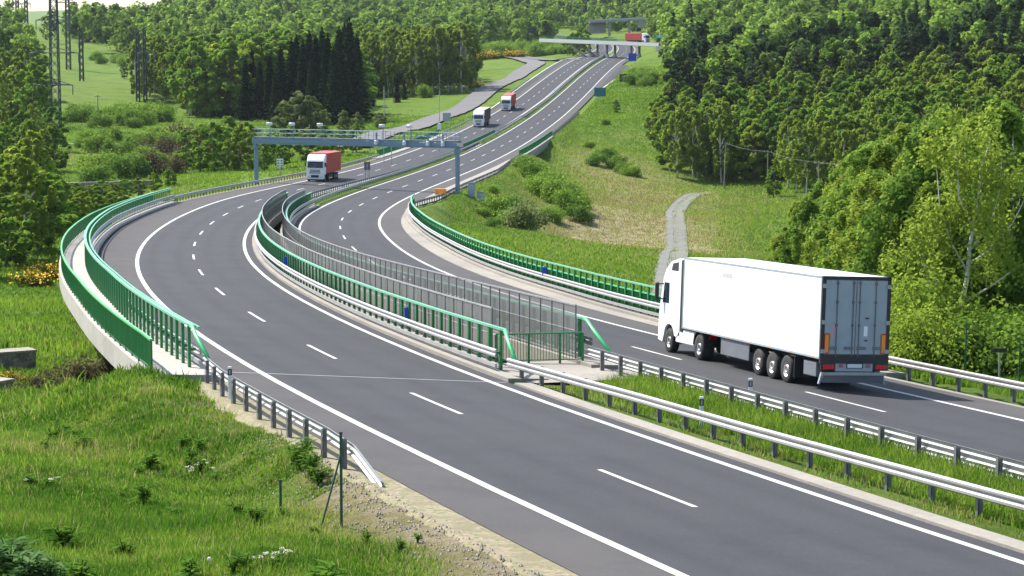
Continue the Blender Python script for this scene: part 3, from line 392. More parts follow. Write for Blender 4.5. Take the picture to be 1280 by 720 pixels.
def zone_dry(x, y):
    """where the grass is sparse and straw coloured (1) or lush (0)"""
    def blob(px, Y, rx, ry): 
        c = at(px, Y); return np.exp(-((x-c[0])/rx)**2-((y-c[1])/ry)**2)
    d = 0.75*blob(790,400,16,75)+.5*blob(790,300,14,60)+.5*blob(740,330,14,60)+.5*blob(930,420,14,60)+.6*blob(140,360,18,20)+.5*blob(130,470,25,30)+.35*blob(900,300,10,60)+.5*blob(760,480,12,40)
    # bare strip beside the near guardrail
    Q = np.stack([x.ravel(), y.ravel()], -1); r, off, al = _near(Q, RS[:int(len(_rs[0]))])
    near = (r[:, 0] < 24) & (off < 0) & (r[:, 0] > -60)
    e = (r[:, 6]-off)
    d = d + np.where(near, np.exp(-np.maximum(e, 0)/.8)*.45, 0).reshape(x.shape)
    d = d + np.where((off < 0) & (r[:, 0] > -60), np.exp(-(np.maximum(e-.2, 0)/1.9)**2)*.95*np.clip((5-r[:, 0])/5, 0, 1), 0).reshape(x.shape)
    return np.clip(d, 0, 1)
DRY = zone_dry(GX, GY)
def ground_mat():
    m = bpy.data.materials.new('meadow_ground'); m.use_nodes = True; t = m.node_tree; N = t.nodes; Lk = t.links; b = N['Principled BSDF']
    b.inputs['Roughness'].default_value = .95; b.inputs['Specular IOR Level'].default_value = .1
    tc = N.new('ShaderNodeTexCoord')
    def noise(sc, det=5, ro=.6, stretch=None):
        tx = N.new('ShaderNodeTexNoise'); tx.inputs['Scale'].default_value = sc; tx.inputs['Detail'].default_value = det; tx.inputs['Roughness'].default_value = ro
        if stretch:
            mp = N.new('ShaderNodeMapping'); mp.inputs['Scale'].default_value = stretch; Lk.new(tc.outputs['Object'], mp.inputs[0]); Lk.new(mp.outputs[0], tx.inputs[0])
        else: Lk.new(tc.outputs['Object'], tx.inputs[0])
        return tx.outputs[0]
    def rampmix(cur, fac, lo, hi, col):
        mr = N.new('ShaderNodeMapRange'); mr.inputs[1].default_value = lo; mr.inputs[2].default_value = hi; Lk.new(fac, mr.inputs[0])
        mx = N.new('ShaderNodeMix'); mx.data_type = 'RGBA'; mx.inputs[7].default_value = (*col, 1); Lk.new(mr.outputs[0], mx.inputs[0]); Lk.new(cur, mx.inputs[6]); return mx.outputs[2]
    rgb = N.new('ShaderNodeRGB'); rgb.outputs[0].default_value = (.095, .165, .02, 1); cur = rgb.outputs[0]
    cur = rampmix(cur, noise(.035), .42, .62, (.12, .175, .03))
    cur = rampmix(cur, noise(.13), .48, .68, (.06, .115, .012))
    cur = rampmix(cur, noise(.6, 6, .7), .5, .72, (.14, .17, .03))
    cur = rampmix(cur, noise(2.6, 6, .75), .5, .75, (.05, .095, .01))
    cur = rampmix(cur, noise(.28, 7, .7), .63, .78, (.17, .14, .06))
    at_ = N.new('ShaderNodeAttribute'); at_.attribute_name = 'tint'
    ad = N.new('ShaderNodeMath'); ad.operation = 'ADD'; sb = N.new('ShaderNodeMath'); sb.operation = 'MULTIPLY_ADD'; sb.inputs[1].default_value = 1.7; sb.inputs[2].default_value = -.85
    Lk.new(noise(.5, 8, .75), sb.inputs[0]); Lk.new(at_.outputs['Fac'], ad.inputs[0]); Lk.new(sb.outputs[0], ad.inputs[1])
    cur = rampmix(cur, ad.outputs[0], .35, .8, (.2, .18, .075))
    cur = rampmix(cur, ad.outputs[0], .85, 1.15, (.32, .265, .18))
    Lk.new(cur, b.inputs['Base Color'])
    bp = N.new('ShaderNodeBump'); bp.inputs['Strength'].default_value = 1; bp.inputs['Distance'].default_value = .35
    Lk.new(noise(1.7, 8, .75), bp.inputs['Height']); Lk.new(bp.outputs[0], b.inputs['Normal'])
    return m
ground = mesh_np('ground', np.stack([GX, GY, GZ], -1).reshape(-1, 3), quads, ground_mat(), tint=DRY.ravel(), smooth=True)
tag(ground, 'rolling green meadow ground around the motorway', kind='structure')

# ------------------------------------------------------------------ roads
def struct(o, label): return tag(o, label, kind='structure')
SL0, SL1 = RL[0, 0]+3, RL[-1, 0]-6
SR0, SR1 = RR[0, 0]+3, RR[-1, 0]-6
def edge_in_L(s): return np.full(np.shape(s), 4.4)
def lanes(fr, s0, s1, o0, o1):
    NX = 30; m = MB(); sheet(m, fr, s0, s1, o0, o1, 0, nx=NX); o = m.build('road', M['asphalt'], smooth=True)
    off = np.linspace(o0, o1, NX+1); wv = sum(np.exp(-((off-c)/.32)**2) for c in (-2.85, -1.05, 1.0, 2.8)); wv = np.clip(wv, 0, 1)*np.where(off < 0, 1, .8)
    a = o.data.attributes.new('tint', 'FLOAT', 'POINT'); a.data.foreach_set('value', np.tile(wv, len(o.data.vertices)//(NX+1)).astype(np.float32)); return o
m_ = lanes(L, SL0, SL1, -3.95, 4.42); struct(m_, 'left carriageway lanes of grey asphalt curving towards the gantry')
m = MB(); sheet(m, L, SL0, SL1, lambda s: OUT_L(s)+.62, -3.95, 0, nx=2); m_ = m.build('road_shoulder', M['shoulder'], smooth=True); struct(m_, 'paler outer shoulder of the left carriageway')
m_ = lanes(Rr, SR0, SR1, -4.3, 3.95); struct(m_, 'right carriageway lanes of grey asphalt under the white truck')
m = MB(); sheet(m, Rr, SR0, SR1, 3.95, lambda s: np.minimum(6.0, OUT_R(s)-.45), 0, nx=2); m_ = m.build('road_shoulder', M['shoulder'], smooth=True); struct(m_, 'outer shoulder of the right carriageway')
m = MB(); sheet(m, Rr, SR0, 348, lambda s: np.minimum(6.0, OUT_R(s)-.45), lambda s: OUT_R(s)-.35, .005, nx=1); m_ = m.build('shoulder_strip', M['concrete'], smooth=True); struct(m_, 'pale concrete strip outside the right shoulder')
# edge lines and dashes
m = MB()
sheet(m, L, SL0, SL1, -3.93, -3.68, .006); sheet(m, L, SL0, SL1, 3.68, 3.92, .006)
sheet(m, Rr, SR0, SR1, -3.92, -3.68, .006); sheet(m, Rr, SR0, SR1, 3.68, 3.93, .006)
for fr, s0, s1 in ((L, -90, 1350), (Rr, -72, 1350)):
    for k in range(int(s0/18), int(s1/18)):
        sheet(m, fr, k*18-3, k*18+3, -.075, .075, .006, ds=2)
struct(m.build('lane_marking', M['paint'], smooth=True), 'white edge lines and broken centre lines of both carriageways')
# expansion joint across the left carriageway
m = MB(); S = np.linspace(-5.3, 4.3, 8); P = np.array([L(27.2-(o+5)*.28, o, .008) for o in S]); Q = np.array([L(27.33-(o+5)*.28, o, .008) for o in S])
m.add(np.vstack([P, Q]), [[i, i+1, 9+i, 8+i] for i in range(7)]); struct(m.build('expansion_joint', M['galv']), 'thin pale joint across the left carriageway at the bridge end')
# kerbs
m = MB(); sweep(m, L, SL0, 24, 0, rect(4.42, 5.05, -.2, .07)); struct(m.build('kerb', M['concrete']), 'beige concrete edge strip beside the median of the left carriageway')
m = MB(); sweep(m, Rr, SR0, 9, 0, rect(-5.0, -4.3, -.2, .06)); struct(m.build('kerb', M['concrete']), 'concrete edge strip beside the median of the right carriageway')
m = MB(); sweep(m, L, 206, 360, 0, rect(4.42, 4.8, -.2, .05)); sweep(m, L, 465, 1300, 0, rect(4.42, 4.8, -.2, .05)); struct(m.build('kerb', M['concrete']), 'narrow concrete edge along the distant median')
# verge between asphalt and guardrail
m = MB(); sheet(m, L, SL0, 24, lambda s: OUT_L(s)-.25, lambda s: OUT_L(s)+.62, -.012)
_S = rng_s(SL0, 24, 3); _V = np.stack([L(_S, OUT_L(_S)-1.3, -.75), L(_S, OUT_L(_S)-.25, -.012)], 1).reshape(-1, 3); m.add(_V, [[2*i, 2*i+1, 2*i+3, 2*i+2] for i in range(len(_S)-1)])
sheet(m, L, 206, 366, lambda s: OUT_L(s)-.5, lambda s: OUT_L(s)+.62, -.012); struct(m.build('verge', M['soil'], smooth=True), 'sandy gravel verge beside the left shoulder')
# median strips (ruled between the carriageways)
def partner(s):
    p = L(s, 5.5)[:2]; T = Rr.A; q = np.interp(np.arange(T[0, 0], T[-1, 0], 1.), T[:, 0], T[:, 1]), np.interp(np.arange(T[0, 0], T[-1, 0], 1.), T[:, 0], T[:, 2])
    return T[0, 0]+float(((q[0]-p[0])**2+(q[1]-p[1])**2).argmin())
def median(s0, s1, name, mat, label, ds=4, a=5.0, b=-4.95, drop=-.1, dz=0.03):
    S = rng_s(s0, s1, ds); V = []; k = 6
    for s in S:
        A = L(s, a, dz); B = Rr(partner(s), b, dz)
        for j in range(k+1):
            t = j/k; V.append(A+(B-A)*t+np.array([0, 0, drop*4*t*(1-t)]))
    F = [[i*(k+1)+j, i*(k+1)+j+1, (i+1)*(k+1)+j+1, (i+1)*(k+1)+j] for i in range(len(S)-1) for j in range(k)]
    m = MB(); m.add(V, F); return struct(m.build(name, mat, smooth=True), label)
gmat = ground.data.materials[0]
median(-100, 24, 'median_strip', gmat, 'grassy median between the guardrails in the foreground', drop=-.12)
median(24, 31, 'median_slab', M['concrete'], 'pale concrete apron in the median at the end of the viaduct', a=5.0, b=-4.9, drop=0, ds=2, dz=.05)
median(204, 400, 'median_strip', gmat, 'narrow green median near the gantry', a=4.8, b=-4.3)
median(458, 1180, 'median_strip', gmat, 'narrow green median of the distant road', a=4.8, b=-4.3)
def drape(pts, w0, w1, name, mat, label, lift=.12, crown=0.0, ds=4, kind='structure'):
    """a ribbon laid on the ground along pts (x,y); edges at w0..w1 across"""
    P = np.array(pts, float); d = np.concatenate([[0], np.cumsum(np.hypot(*np.diff(P, axis=0).T))]); S = np.arange(0, d[-1], ds)
    # smooth
    X = np.interp(S, d, P[:, 0]); Y = np.interp(S, d, P[:, 1]); kk = np.ones(7)/7
    if len(S) > 12:
        Xp = np.convolve(np.pad(X, 3, 'edge'), kk, 'valid'); Yp = np.convolve(np.pad(Y, 3, 'edge'), kk, 'valid'); X, Y = Xp, Yp
    T = np.gradient(np.stack([X, Y], -1), axis=0); T /= np.linalg.norm(T, axis=1)[:, None]; Nn = np.stack([T[:, 1], -T[:, 0]], -1)
    W = np.linspace(w0, w1, 5); V = []
    for wq in W:
        x = X+Nn[:, 0]*wq; y = Y+Nn[:, 1]*wq; V.append(np.stack([x, y, z_ground(x, y)+lift], -1))
    V = np.stack(V, 1)
    V[:, :, 2] = V[:, :, 2].max(1)[:, None]*.5+V[:, :, 2]*.5
    V = V.reshape(-1, 3)
    F = [[i*5+j, i*5+j+1, (i+1)*5+j+1, (i+1)*5+j] for i in range(len(S)-1) for j in range(4)]
    m = MB(); m.add(V, F); return tag(m.build(name, mat, smooth=True), label, kind=kind)
# gravel track on the right, two wheel ruts
TRK = [at(832, 170)[:2], at(835, 200)[:2], at(839, 230)[:2], at(844, 262)[:2], at(846, 290)[:2], at(847, 320)[:2], at(845, 350)[:2], at(843, 375)[:2], at(844, 400)[:2], at(855, 418)[:2], at(868, 432)[:2], at(890, 440)[:2]]
drape(TRK, -1.6, 1.6, 'track_verge', M['track_mid'], 'overgrown stony strip under the gravel track', lift=.07, ds=3)
drape(TRK, -1.35, -.4, 'gravel_track', M['gravel'], 'left wheel rut of the gravel track through the meadow', lift=.11, ds=3)
drape(TRK, .4, 1.35, 'gravel_track', M['gravel'], 'right wheel rut of the gravel track through the meadow', lift=.11, ds=3)
# side road behind the left verge
SIDE = [at(435, 470)[:2], at(478, 510)[:2], at(520, 550)[:2], at(556, 605)[:2], at(590, 670)[:2], at(625, 760)[:2], at(652, 830)[:2], at(668, 880)[:2], at(671, 930)[:2], at(655, 985)[:2], at(630, 1030)[:2], at(600, 1060)[:2]]
drape(SIDE, -3.6, 3.6, 'side_road', M['side_asphalt'], 'narrow grey side road running along the motorway', lift=.4, ds=5)
RAMP = [at(722, 905)[:2], at(708, 925)[:2], at(690, 950)[:2], at(665, 985)[:2], at(640, 1030)[:2], at(600, 1090)[:2], at(560, 1150)[:2]]
drape(RAMP, -2.6, 2.6, 'ramp_road', M['side_asphalt'], 'pale ramp road leaving the motorway before the overpass', lift=.35, ds=5)
# merging lane on the left, exit lane on the right
for fr, s0, s1, sg, lb in ((L, 560, 860, -1, 'acceleration lane left of the distant carriageway'), (Rr, 640, 800, 1, 'exit lane right of the distant carriageway')):
    wd = fn(s0, 2.6, s0+80, 3.6, s1, 4.2) if sg < 0 else fn(s0, 2.2, s0+90, 5.2, s1, 6.5)
    m = MB(); S = rng_s(s0, s1, 6)
    sheet(m, fr, s0, s1, (lambda s: -3.9-wd(s)) if sg < 0 else 5.9, -5.5 if sg < 0 else (lambda s: 4.4+wd(s)), .012, ds=6); struct(m.build('slip_lane', M['asphalt'], smooth=True), lb)
    m = MB(); sheet(m, fr, s0, s1, (lambda s: -4.3-wd(s)) if sg < 0 else (lambda s: 4.2+wd(s)), (lambda s: -3.95-wd(s)) if sg < 0 else (lambda s: 4.6+wd(s)), .02, ds=6); struct(m.build('lane_marking', M['paint']), 'white outer line of the '+lb)
# paths on the left
drape([at(80, 505)[:2], at(115, 520)[:2], at(160, 505)[:2], at(200, 490)[:2], at(240, 480)[:2]], -1.4, 1.4, 'path', M['gravel'], 'pale gravel path beyond the bushes on the left', lift=.25, ds=4)
drape([at(-60, 108)[:2], at(0, 113)[:2], at(25, 115)[:2], at(48, 112)[:2], at(66, 108)[:2]], -1.6, 1.6, 'path', M['gravel'], 'short gravel path below the stone wall on the left', lift=.06, ds=2)

# ------------------------------------------------------------------ guardrails
def wbeam(sg, t=.025, h=.75):
    f = [(0, .44), (.06, .48), (.06, .54), (.005, .60), (.06, .66), (.06, .71), (0, .75)]
    f = [(a, b-.75+h) for a, b in f]
    return [(sg*a, b) for a, b in f] + [(sg*(a-t), b) for a, b in f[::-1]]
_post = {}
def post_mesh(w_, d_, h, mat):
    k = (w_, d_, h, mat.name)
    if k not in _post:
        m = MB(); m.box((-w_/2+.006, 0, h/2-.15), (.012, d_, h+.3)); m.box((w_/2-.012, d_/2-.006, h/2-.15), (w_-.012, .012, h+.3)); m.box((w_/2-.012, -d_/2+.006, h/2-.15), (w_-.012, .012, h+.3))
        o = m.build('post', mat); _post[k] = o.data; bpy.data.objects.remove(o)
    return _post[k]
def put(name, me, loc, rz, parent):
    o = bpy.data.objects.new(name, me); C.objects.link(o); o.location = loc; o.rotation_euler = (0, 0, rz); adopt(parent, o); return o
def posts(par, fr, s0, s1, off, ds, me, h0=0.0, name='post', rev=0.0, limit=100):
    S = np.arange(s0, s1+.01, ds); o = F_(off)(S); P = fr(S, o, h0)
    order = np.argsort(np.hypot(P[:, 0], P[:, 1])); ind = set(order[:limit].tolist()); rest = []
    for i, s in enumerate(S):
        if i in ind: put(name, me, P[i], fr.head(s)+rev, par)
        else: rest.append(i)
    if rest:
        v = np.array([x.co[:] for x in me.vertices]); fs = [list(p.vertices) for p in me.polygons]; m = MB()
        for i in rest:
            a = fr.head(S[i])+rev; c, s_ = math.cos(a), math.sin(a)
            q = v.copy(); q[:, 0], q[:, 1] = v[:, 0]*c-v[:, 1]*s_, v[:, 0]*s_+v[:, 1]*c; m.add(q+P[i], fs)
        o = m.build(name+'_row', me.materials[0]); adopt(par, o); tag(o, kind='stuff')
def guardrail(fr, s0, s1, off, sg, label, ds=2.0, pm='galv_d', h=.75, beam='galv', group=None, gap=.14, cat='guardrail', low_end=None):
    """sg: direction (in offset) in which the beam faces the traffic"""
    e = empty('guardrail', fr(s0, float(F_(off)(s0)))); tag(e, label, cat, group)
    f = F_(off); m = MB()
    hh = 0.0
    if low_end: hh = lambda s: np.interp(s, low_end[0], low_end[1])
    sweep(m, fr, s0, s1, lambda s: f(s), wbeam(sg, h=h), ds=2.5, h=hh)
    adopt(e, m.build('rail', M[beam]))
    a0 = s0+1 if not low_end else max(s0+1, low_end[0][-1] if low_end[1][-1] == 0 else s0+1)
    posts(e, fr, a0, s1-.5, lambda s: f(s)-sg*gap, ds, post_mesh(.1, .12, h-.02, M[pm]))
    return e
G = guardrail
G(L, .6, 26, OUT_L, 1, 'near left guardrail with dark posts ending in a rail that dips into the grass', low_end=([.6, 3.6], [-.62, 0]))
G(L, -108, 26, fn(-108,6.2, -10,6.2, 5,5.6, 15,5.4, 26,4.75), -1, 'foreground median guardrail nearest the camera running to the lower right corner')
G(Rr, -84, 11, -5.15, 1, 'second median guardrail just beyond the grass strip, below the white truck')
G(Rr, -84, 14, OUT_R, -1, 'guardrail beyond the white truck at the right edge in front of the birches')
G(L, 203, 366, OUT_L, 1, 'dark guardrail along the outer left verge passing the left gantry leg')
G(L, 203, 402, 5.1, -1, 'median guardrail facing the left carriageway below the gantry')
G(Rr, 190, 392, -4.95, 1, 'median guardrail facing the right carriageway below the gantry')
G(Rr, 190, 354, OUT_R, -1, 'outer guardrail of the right carriageway passing the right gantry leg')
G(Rr, 436, 530, 7.1, -1, 'short dark guardrail right of the distant carriageway beyond the second bridge')
G(L, 456, 530, OUT_L, 1, 'distant guardrail on the left verge beside the dark truck', ds=4)
G(L, 640, 712, -8.0, 1, 'distant guardrail left of the acceleration lane', ds=4)
G(L, 462, 640, 4.95, -1, 'distant median guardrail between the two carriageways', ds=4)
G(Rr, 392, 520, -4.95, 1, 'distant median guardrail facing the right carriageway', ds=4)
# ------------------------------------------------------------------ viaducts
def deck(fr, s0, s1, a, b, label, face_a, wa, wb, piers):
    """a, b: outer edges of the slab; wa/wb: inner limits of the raised walkways"""
    e = empty('viaduct', fr(s0, 0.)); tag(e, label, 'bridge')
    fa, fb = F_(a), F_(b)
    m = MB(); S = rng_s(s0, s1, 3)
    k = 8; A = fa(S); B = fb(S); mid = (A+B)/2
    prof = [(A+.45, -.35), (A+.45, -.55), (mid-2.2, -1.3), (mid-1.8, -2.6), (mid+1.8, -2.6), (mid+2.2, -1.3), (B-.45, -.55), (B-.45, -.35)]
    cols = [fr(S, o, h) for o, h in prof]; V = np.stack(cols, 1).reshape(-1, 3); n = len(S)
    F = [[i*k+j, i*k+(j+1) % k, (i+1)*k+(j+1) % k, (i+1)*k+j] for i in range(n-1) for j in range(k)]
    m.add(V, F); adopt(e, m.build('deck', M['concrete_d']))
    m = MB(); sweep(m, fr, s0, s1, 0, [(0, 0)]*0 or rect(-3.0, 3.0, -.34, -.06)); adopt(e, m.build('deck_slab', M['concrete_d']))
    for (o0, o1, nm) in ((fa, F_(wa), 'walkway'), (F_(wb), fb, 'walkway')):
        m = MB(); O0 = o0(S); O1 = o1(S)
        cols = [fr(S, O0, -.75 if nm and o0 is fa else -.02), fr(S, O0, .14), fr(S, O1, .14), fr(S, O1, -.02)] if o0 is fa else [fr(S, O0, -.02), fr(S, O0, .14), fr(S, O1, .14), fr(S, O1, -.75)]
        extra = fr(S, O0+.3, -.75) if o0 is fa else fr(S, O1-.3, -.75)
        cols = ([extra] + cols) if o0 is fa else (cols + [extra])
        V = np.stack(cols, 1).reshape(-1, 3); kk = 5
        F = [[i*kk+j, i*kk+(j+1) % kk, (i+1)*kk+(j+1) % kk, (i+1)*kk+j] for i in range(n-1) for j in range(kk)]
        F += [[0, 1, 2], [0, 2, 3], [0, 3, 4]]; q = (n-1)*kk; F += [[q, q+2, q+1], [q, q+3, q+2], [q, q+4, q+3]]
        m.add(V, F); adopt(e, m.build(nm, M['concrete_w'] if o0 is fa and fr is L else M['concrete']))
    for s in (s0+.4, s1-.4):
        m = MB(); z0 = fr(s, 0.)[2]-2.0; P = [fr(s-1, float(fa(s))+.5), fr(s-1, float(fb(s))-.5), fr(s+1, float(fb(s))-.5), fr(s+1, float(fa(s))+.5)]
        m.hexa([(p[0], p[1], z0-4) for p in P]+[(p[0], p[1], p[2]-.6) for p in P]); adopt(e, m.build('abutment', M['concrete_d']))
    for s in piers:
        p = fr(s, float((fa(s)+fb(s))/2)); zg = z_ground(p[0], p[1])-1
        m = MB(); m.tube([(p[0], p[1], zg), (p[0], p[1], p[2]-3.6), (p[0], p[1], p[2]-2.6)], [.9, .9, 1.5], 12); adopt(e, m.build('pier', M['concrete_d'], smooth=True))
    return e
INL = fn(20,5.9, 35,5.9, 100,5.7, 150,5.35, 203,5.3); INR = fn(5,-5.35, 12,-5.35, 60,-5.5, 120,-5.5, 192,-5.45)
VL = deck(L, 24.8, 203, lambda s: OUT_L(s)-1.95, INL, 'left viaduct carrying the left carriageway, pale concrete edge on the outside of the curve', 1, lambda s: OUT_L(s)+.45, 4.42, (55, 88, 121, 154, 185))
VR = deck(Rr, 10, 192, INR, lambda s: OUT_R(s)+.5, 'right viaduct carrying the right carriageway above the meadow', 1, -4.3, lambda s: OUT_R(s)-.35, (40, 73, 106, 139, 170))
# outer walkway of the right viaduct that swings away from the barrier
def barrier(fr, s0, s1, off, sg, label, ds=1.5, H=1.45, two=True, topmat='mint', colmat='green', base=.14, endtube=None, group=None, wdouble=True):
    e = empty('bridge_barrier', fr(s0, float(F_(off)(s0)), base)); tag(e, label, 'crash barrier', group); f = F_(off)
    m = MB(); sweep(m, fr, s0, s1, f, wbeam(sg, h=.78), h=base); adopt(e, m.build('rail', M['galv']))
    if wdouble:
        m = MB(); sweep(m, fr, s0, s1, lambda s: f(s)+sg*.02, rect(-.03*1, .05, .12, .26), h=base); adopt(e, m.build('lower_rail', M['galv']))
    cm = MB(); cm.box((0, 0, H/2), (.1, .2, H)); cm.box((-sg*-.12, 0, .62), (.2, .1, .1)); c_ = cm.build('column', M[colmat]); me = c_.data; bpy.data.objects.remove(c_)
    posts(e, fr, s0+.5, s1-.5, lambda s: f(s)-sg*.3, ds, me, h0=base, name='column')
    m = MB(); sweep(m, fr, s0, s1, lambda s: f(s)-sg*.3, [(-.08, H), (.08, H), (.08, H+.08), (-.08, H+.08)], h=base); adopt(e, m.build('top_rail', M[topmat]))
    if two:
        m = MB(); sweep(m, fr, s0, s1, lambda s: f(s)-sg*.02, [(-.04, H-.06), (.04, H-.06), (.04, H), (-.04, H)], h=base); adopt(e, m.build('front_rail', M[topmat]))
        m = MB()
        for s in np.arange(s0+.5, s1, ds): m.tube([fr(s, float(f(s))-sg*.3, base+H-.02), fr(s, float(f(s))-sg*.02, base+H-.04)], .025, 5)
        adopt(e, m.build('bracket', M[colmat]))
    if endtube:
        s1_, dn = endtube; q0 = s0 if s1_ < s0 else s1
        m = MB(); o = float(f(q0)); P = [fr(q0, o-sg*.3, base+H+.03), fr(q0+(s1_-q0)*.12, o-sg*.28, base+H-.02), fr(q0+(s1_-q0)*.3, o-sg*.24, base+H*.82), fr(s1_, o-sg*.1, dn)]
        m.tube(P, .075, 8); adopt(e, m.build('end_tube', M['greenlite'], smooth=True))
    return e
def railing(fr, s0, s1, off, label, H=1.1, sp=.13, base=.14, mat='green', top='greenlite', post_ds=2.0, cat='railing'):
    e = empty('railing', fr(s0, float(F_(off)(s0)), base)); tag(e, label, cat); f = F_(off)
    m = MB(); sweep(m, fr, s0, s1, f, rect(-.05, .05, H-.05, H+.02), h=base); adopt(e, m.build('handrail', M[top]))
    m = MB(); sweep(m, fr, s0, s1, f, rect(-.02, .02, .1, .14), h=base); adopt(e, m.build('bottom_rail', M[mat]))
    S = np.arange(s0+.05, s1, sp); P0 = fr(S, f(S), base+.12); P1 = fr(S, f(S), base+H-.04); hd = np.interp(S, fr.A[:, 0], fr.A[:, 5])
    c = np.stack([np.cos(hd), np.sin(hd), 0*hd], -1)*.022; a = np.stack([-np.sin(hd), np.cos(hd), 0*hd], -1)*.009
    V = np.stack([P0-c-a, P0+c-a, P0+c+a, P0-c+a, P1-c-a, P1+c-a, P1+c+a, P1-c+a], 1).reshape(-1, 3)
    F = (np.arange(len(S))[:, None, None]*8+np.array([[0,1,5,4],[1,2,6,5],[2,3,7,6],[3,0,4,7]])[None]).reshape(-1, 4)
    adopt(e, mesh_np('balusters', V, F, M[mat]))
    pm = MB(); pm.box((0, 0, H/2-.02), (.07, .05, H-.04)); o = pm.build('post', M[mat]); me = o.data; bpy.data.objects.remove(o)
    posts(e, fr, s0, s1, f, post_ds, me, h0=base)
    return e
barrier(L, 27, 203, OUT_L, 1, 'outer crash barrier of the left viaduct with dark green columns and a double top rail', endtube=(24.6, .75))
railing(L, 25.5, 200, lambda s: OUT_L(s)-1.78, 'bright green railing on the outside edge of the left viaduct')
barrier(L, 27.5, 200, fn(27,4.75, 60,4.7, 203,4.65), -1, 'inner crash barrier of the left viaduct with green columns and a pale green top rail', endtube=(25.4, .72), two=False)
barrier(Rr, 12.8, 190, fn(10,-4.4, 40,-4.55, 192,-4.7), 1, 'median side crash barrier of the right viaduct seen through the mesh screens', endtube=(10.2, .55), two=False)
barrier(Rr, 15, 191, OUT_R, -1, 'outer crash barrier of the right viaduct above the meadow', two=False)
railing(Rr, 30, 191, lambda s: OUT_R(s)+.35+fn(60,0, 120,0.0, 190,2.2)(s)*0, 'green railing along the outer edge of the right viaduct')
# far walkway railing beside the right viaduct
def mesh_mat():
    m = bpy.data.materials.new('wire_mesh'); m.use_nodes = True; t = m.node_tree; N = t.nodes; Lk = t.links
    out = N['Material Output']; b = N['Principled BSDF']; b.inputs['Base Color'].default_value = (.19, .19, .185, 1); b.inputs['Metallic'].default_value = .2; b.inputs['Roughness'].default_value = .5
    tr = N.new('ShaderNodeBsdfTransparent'); mx = N.new('ShaderNodeMixShader'); tc = N.new('ShaderNodeTexCoord'); nz = N.new('ShaderNodeTexNoise'); nz.inputs['Scale'].default_value = .8
    Lk.new(tc.outputs['Object'], nz.inputs[0]); mr = N.new('ShaderNodeMapRange'); mr.inputs[1].default_value = .3; mr.inputs[2].default_value = .7; mr.inputs[3].default_value = .55; mr.inputs[4].default_value = .72
    Lk.new(nz.outputs[0], mr.inputs[0]); Lk.new(mr.outputs[0], mx.inputs[0]); Lk.new(tr.outputs[0], mx.inputs[1]); Lk.new(b.outputs[0], mx.inputs[2]); Lk.new(mx.outputs[0], out.inputs[0])
    return m
M['mesh'] = mesh_mat()
def screen(fr, s0, s1, off, label, H=2.0, base=.14):
    e = empty('mesh_screen', fr(s0, float(F_(off)(s0)), base)); tag(e, label, 'mesh fence'); f = F_(off)
    m = MB(); S = rng_s(s0, s1, 2); V = np.stack([fr(S, f(S), base+.08), fr(S, f(S), base+H-.03)], 1).reshape(-1, 3); m.add(V, [[2*i, 2*i+2, 2*i+3, 2*i+1] for i in range(len(S)-1)])
    adopt(e, m.build('mesh_panel', M['mesh']))
    for h, nm in ((H, 'top_rail'), (H*.52, 'middle_rail'), (.1, 'bottom_rail')):
        m = MB(); t = .028 if h == H else .016; sweep(m, fr, s0, s1, f, rect(-t, t, h-t, h+t), h=base, ds=2); adopt(e, m.build(nm, M['galv']))
    pm = MB(); pm.box((0, 0, H/2), (.05, .05, H)); o = pm.build('post', M['galv_d']); me = o.data; bpy.data.objects.remove(o)
    posts(e, fr, s0, s1, f, 1.5, me, h0=base)
    return e
screen(L, 31.5, 196, lambda s: INL(s)-.22, 'grey mesh screen on the inner edge of the left viaduct, nearer one')
screen(Rr, 12.5, 184, lambda s: INR(s)+.22, 'grey mesh screen of the right viaduct, ending at the small green gate')
# low green gate closing the gap between the viaducts
ga = L(31, 5.7, .07); gb = Rr(11.6, -5.15, .07); e = empty('gap_gate', ga); tag(e, 'low green gate with thin bars closing the gap between the two viaducts', 'gate')
m = MB(); m.tube([ga+[0,0,1.12], gb+[0,0,1.12]], .035, 6); adopt(e, m.build('top_rail', M['green']))
m = MB(); m.tube([ga+[0,0,.12], gb+[0,0,.12]], .02, 6); adopt(e, m.build('bottom_rail', M['green']))
for t in (.0, .38, .74, 1.0):
    p = ga+(gb-ga)*t; m = MB(); m.box(p+[0,0,.55], (.09, .09, 1.12)); adopt(e, m.build('post', M['green']))
m = MB()
for t in np.linspace(.02, .98, 30): p = ga+(gb-ga)*t; m.tube([p+[0,0,.12], p+[0,0,1.1]], .012, 4)
adopt(e, m.build('bars', M['green']))
# second bridge: green parapets
railing(L, 366, 456, lambda s: OUT_L(s)-.3, 'green parapet on the left verge behind the gantry', H=1.25, sp=.3, top='green', post_ds=3)
railing(L, 400, 462, 5.25, 'dark green parapet in the median beyond the gantry', H=1.15, sp=.3, top='green', post_ds=3)
railing(Rr, 354, 436, 7.25, 'bright green parapet right of the carriageway above the dark underpass', H=1.25, sp=.3, top='green', post_ds=3)
e = empty('underpass_bridge', Rr(355, 7.)); tag(e, 'concrete underpass with a dark opening and slanted wing wall below the green parapet', 'bridge')
m = MB(); sweep(m, Rr, 352, 438, 7.25, rect(-.5, .25, -.7, .12)); adopt(e, m.build('edge_beam', M['concrete_w']))
m = MB(); sweep(m, Rr, 366, 424, 0, rect(-4.4, 7.3, -1.6, -.5)); adopt(e, m.build('deck', M['concrete_d']))
m = MB()
for s in (364, 426):
    P = [Rr(s-1, -4.4), Rr(s-1, 7.4), Rr(s+1, 7.4), Rr(s+1, -4.4)]; m.hexa([(p[0], p[1], p[2]-9) for p in P]+[(p[0], p[1], p[2]-.5) for p in P])
adopt(e, m.build('abutment', M['concrete_d']))
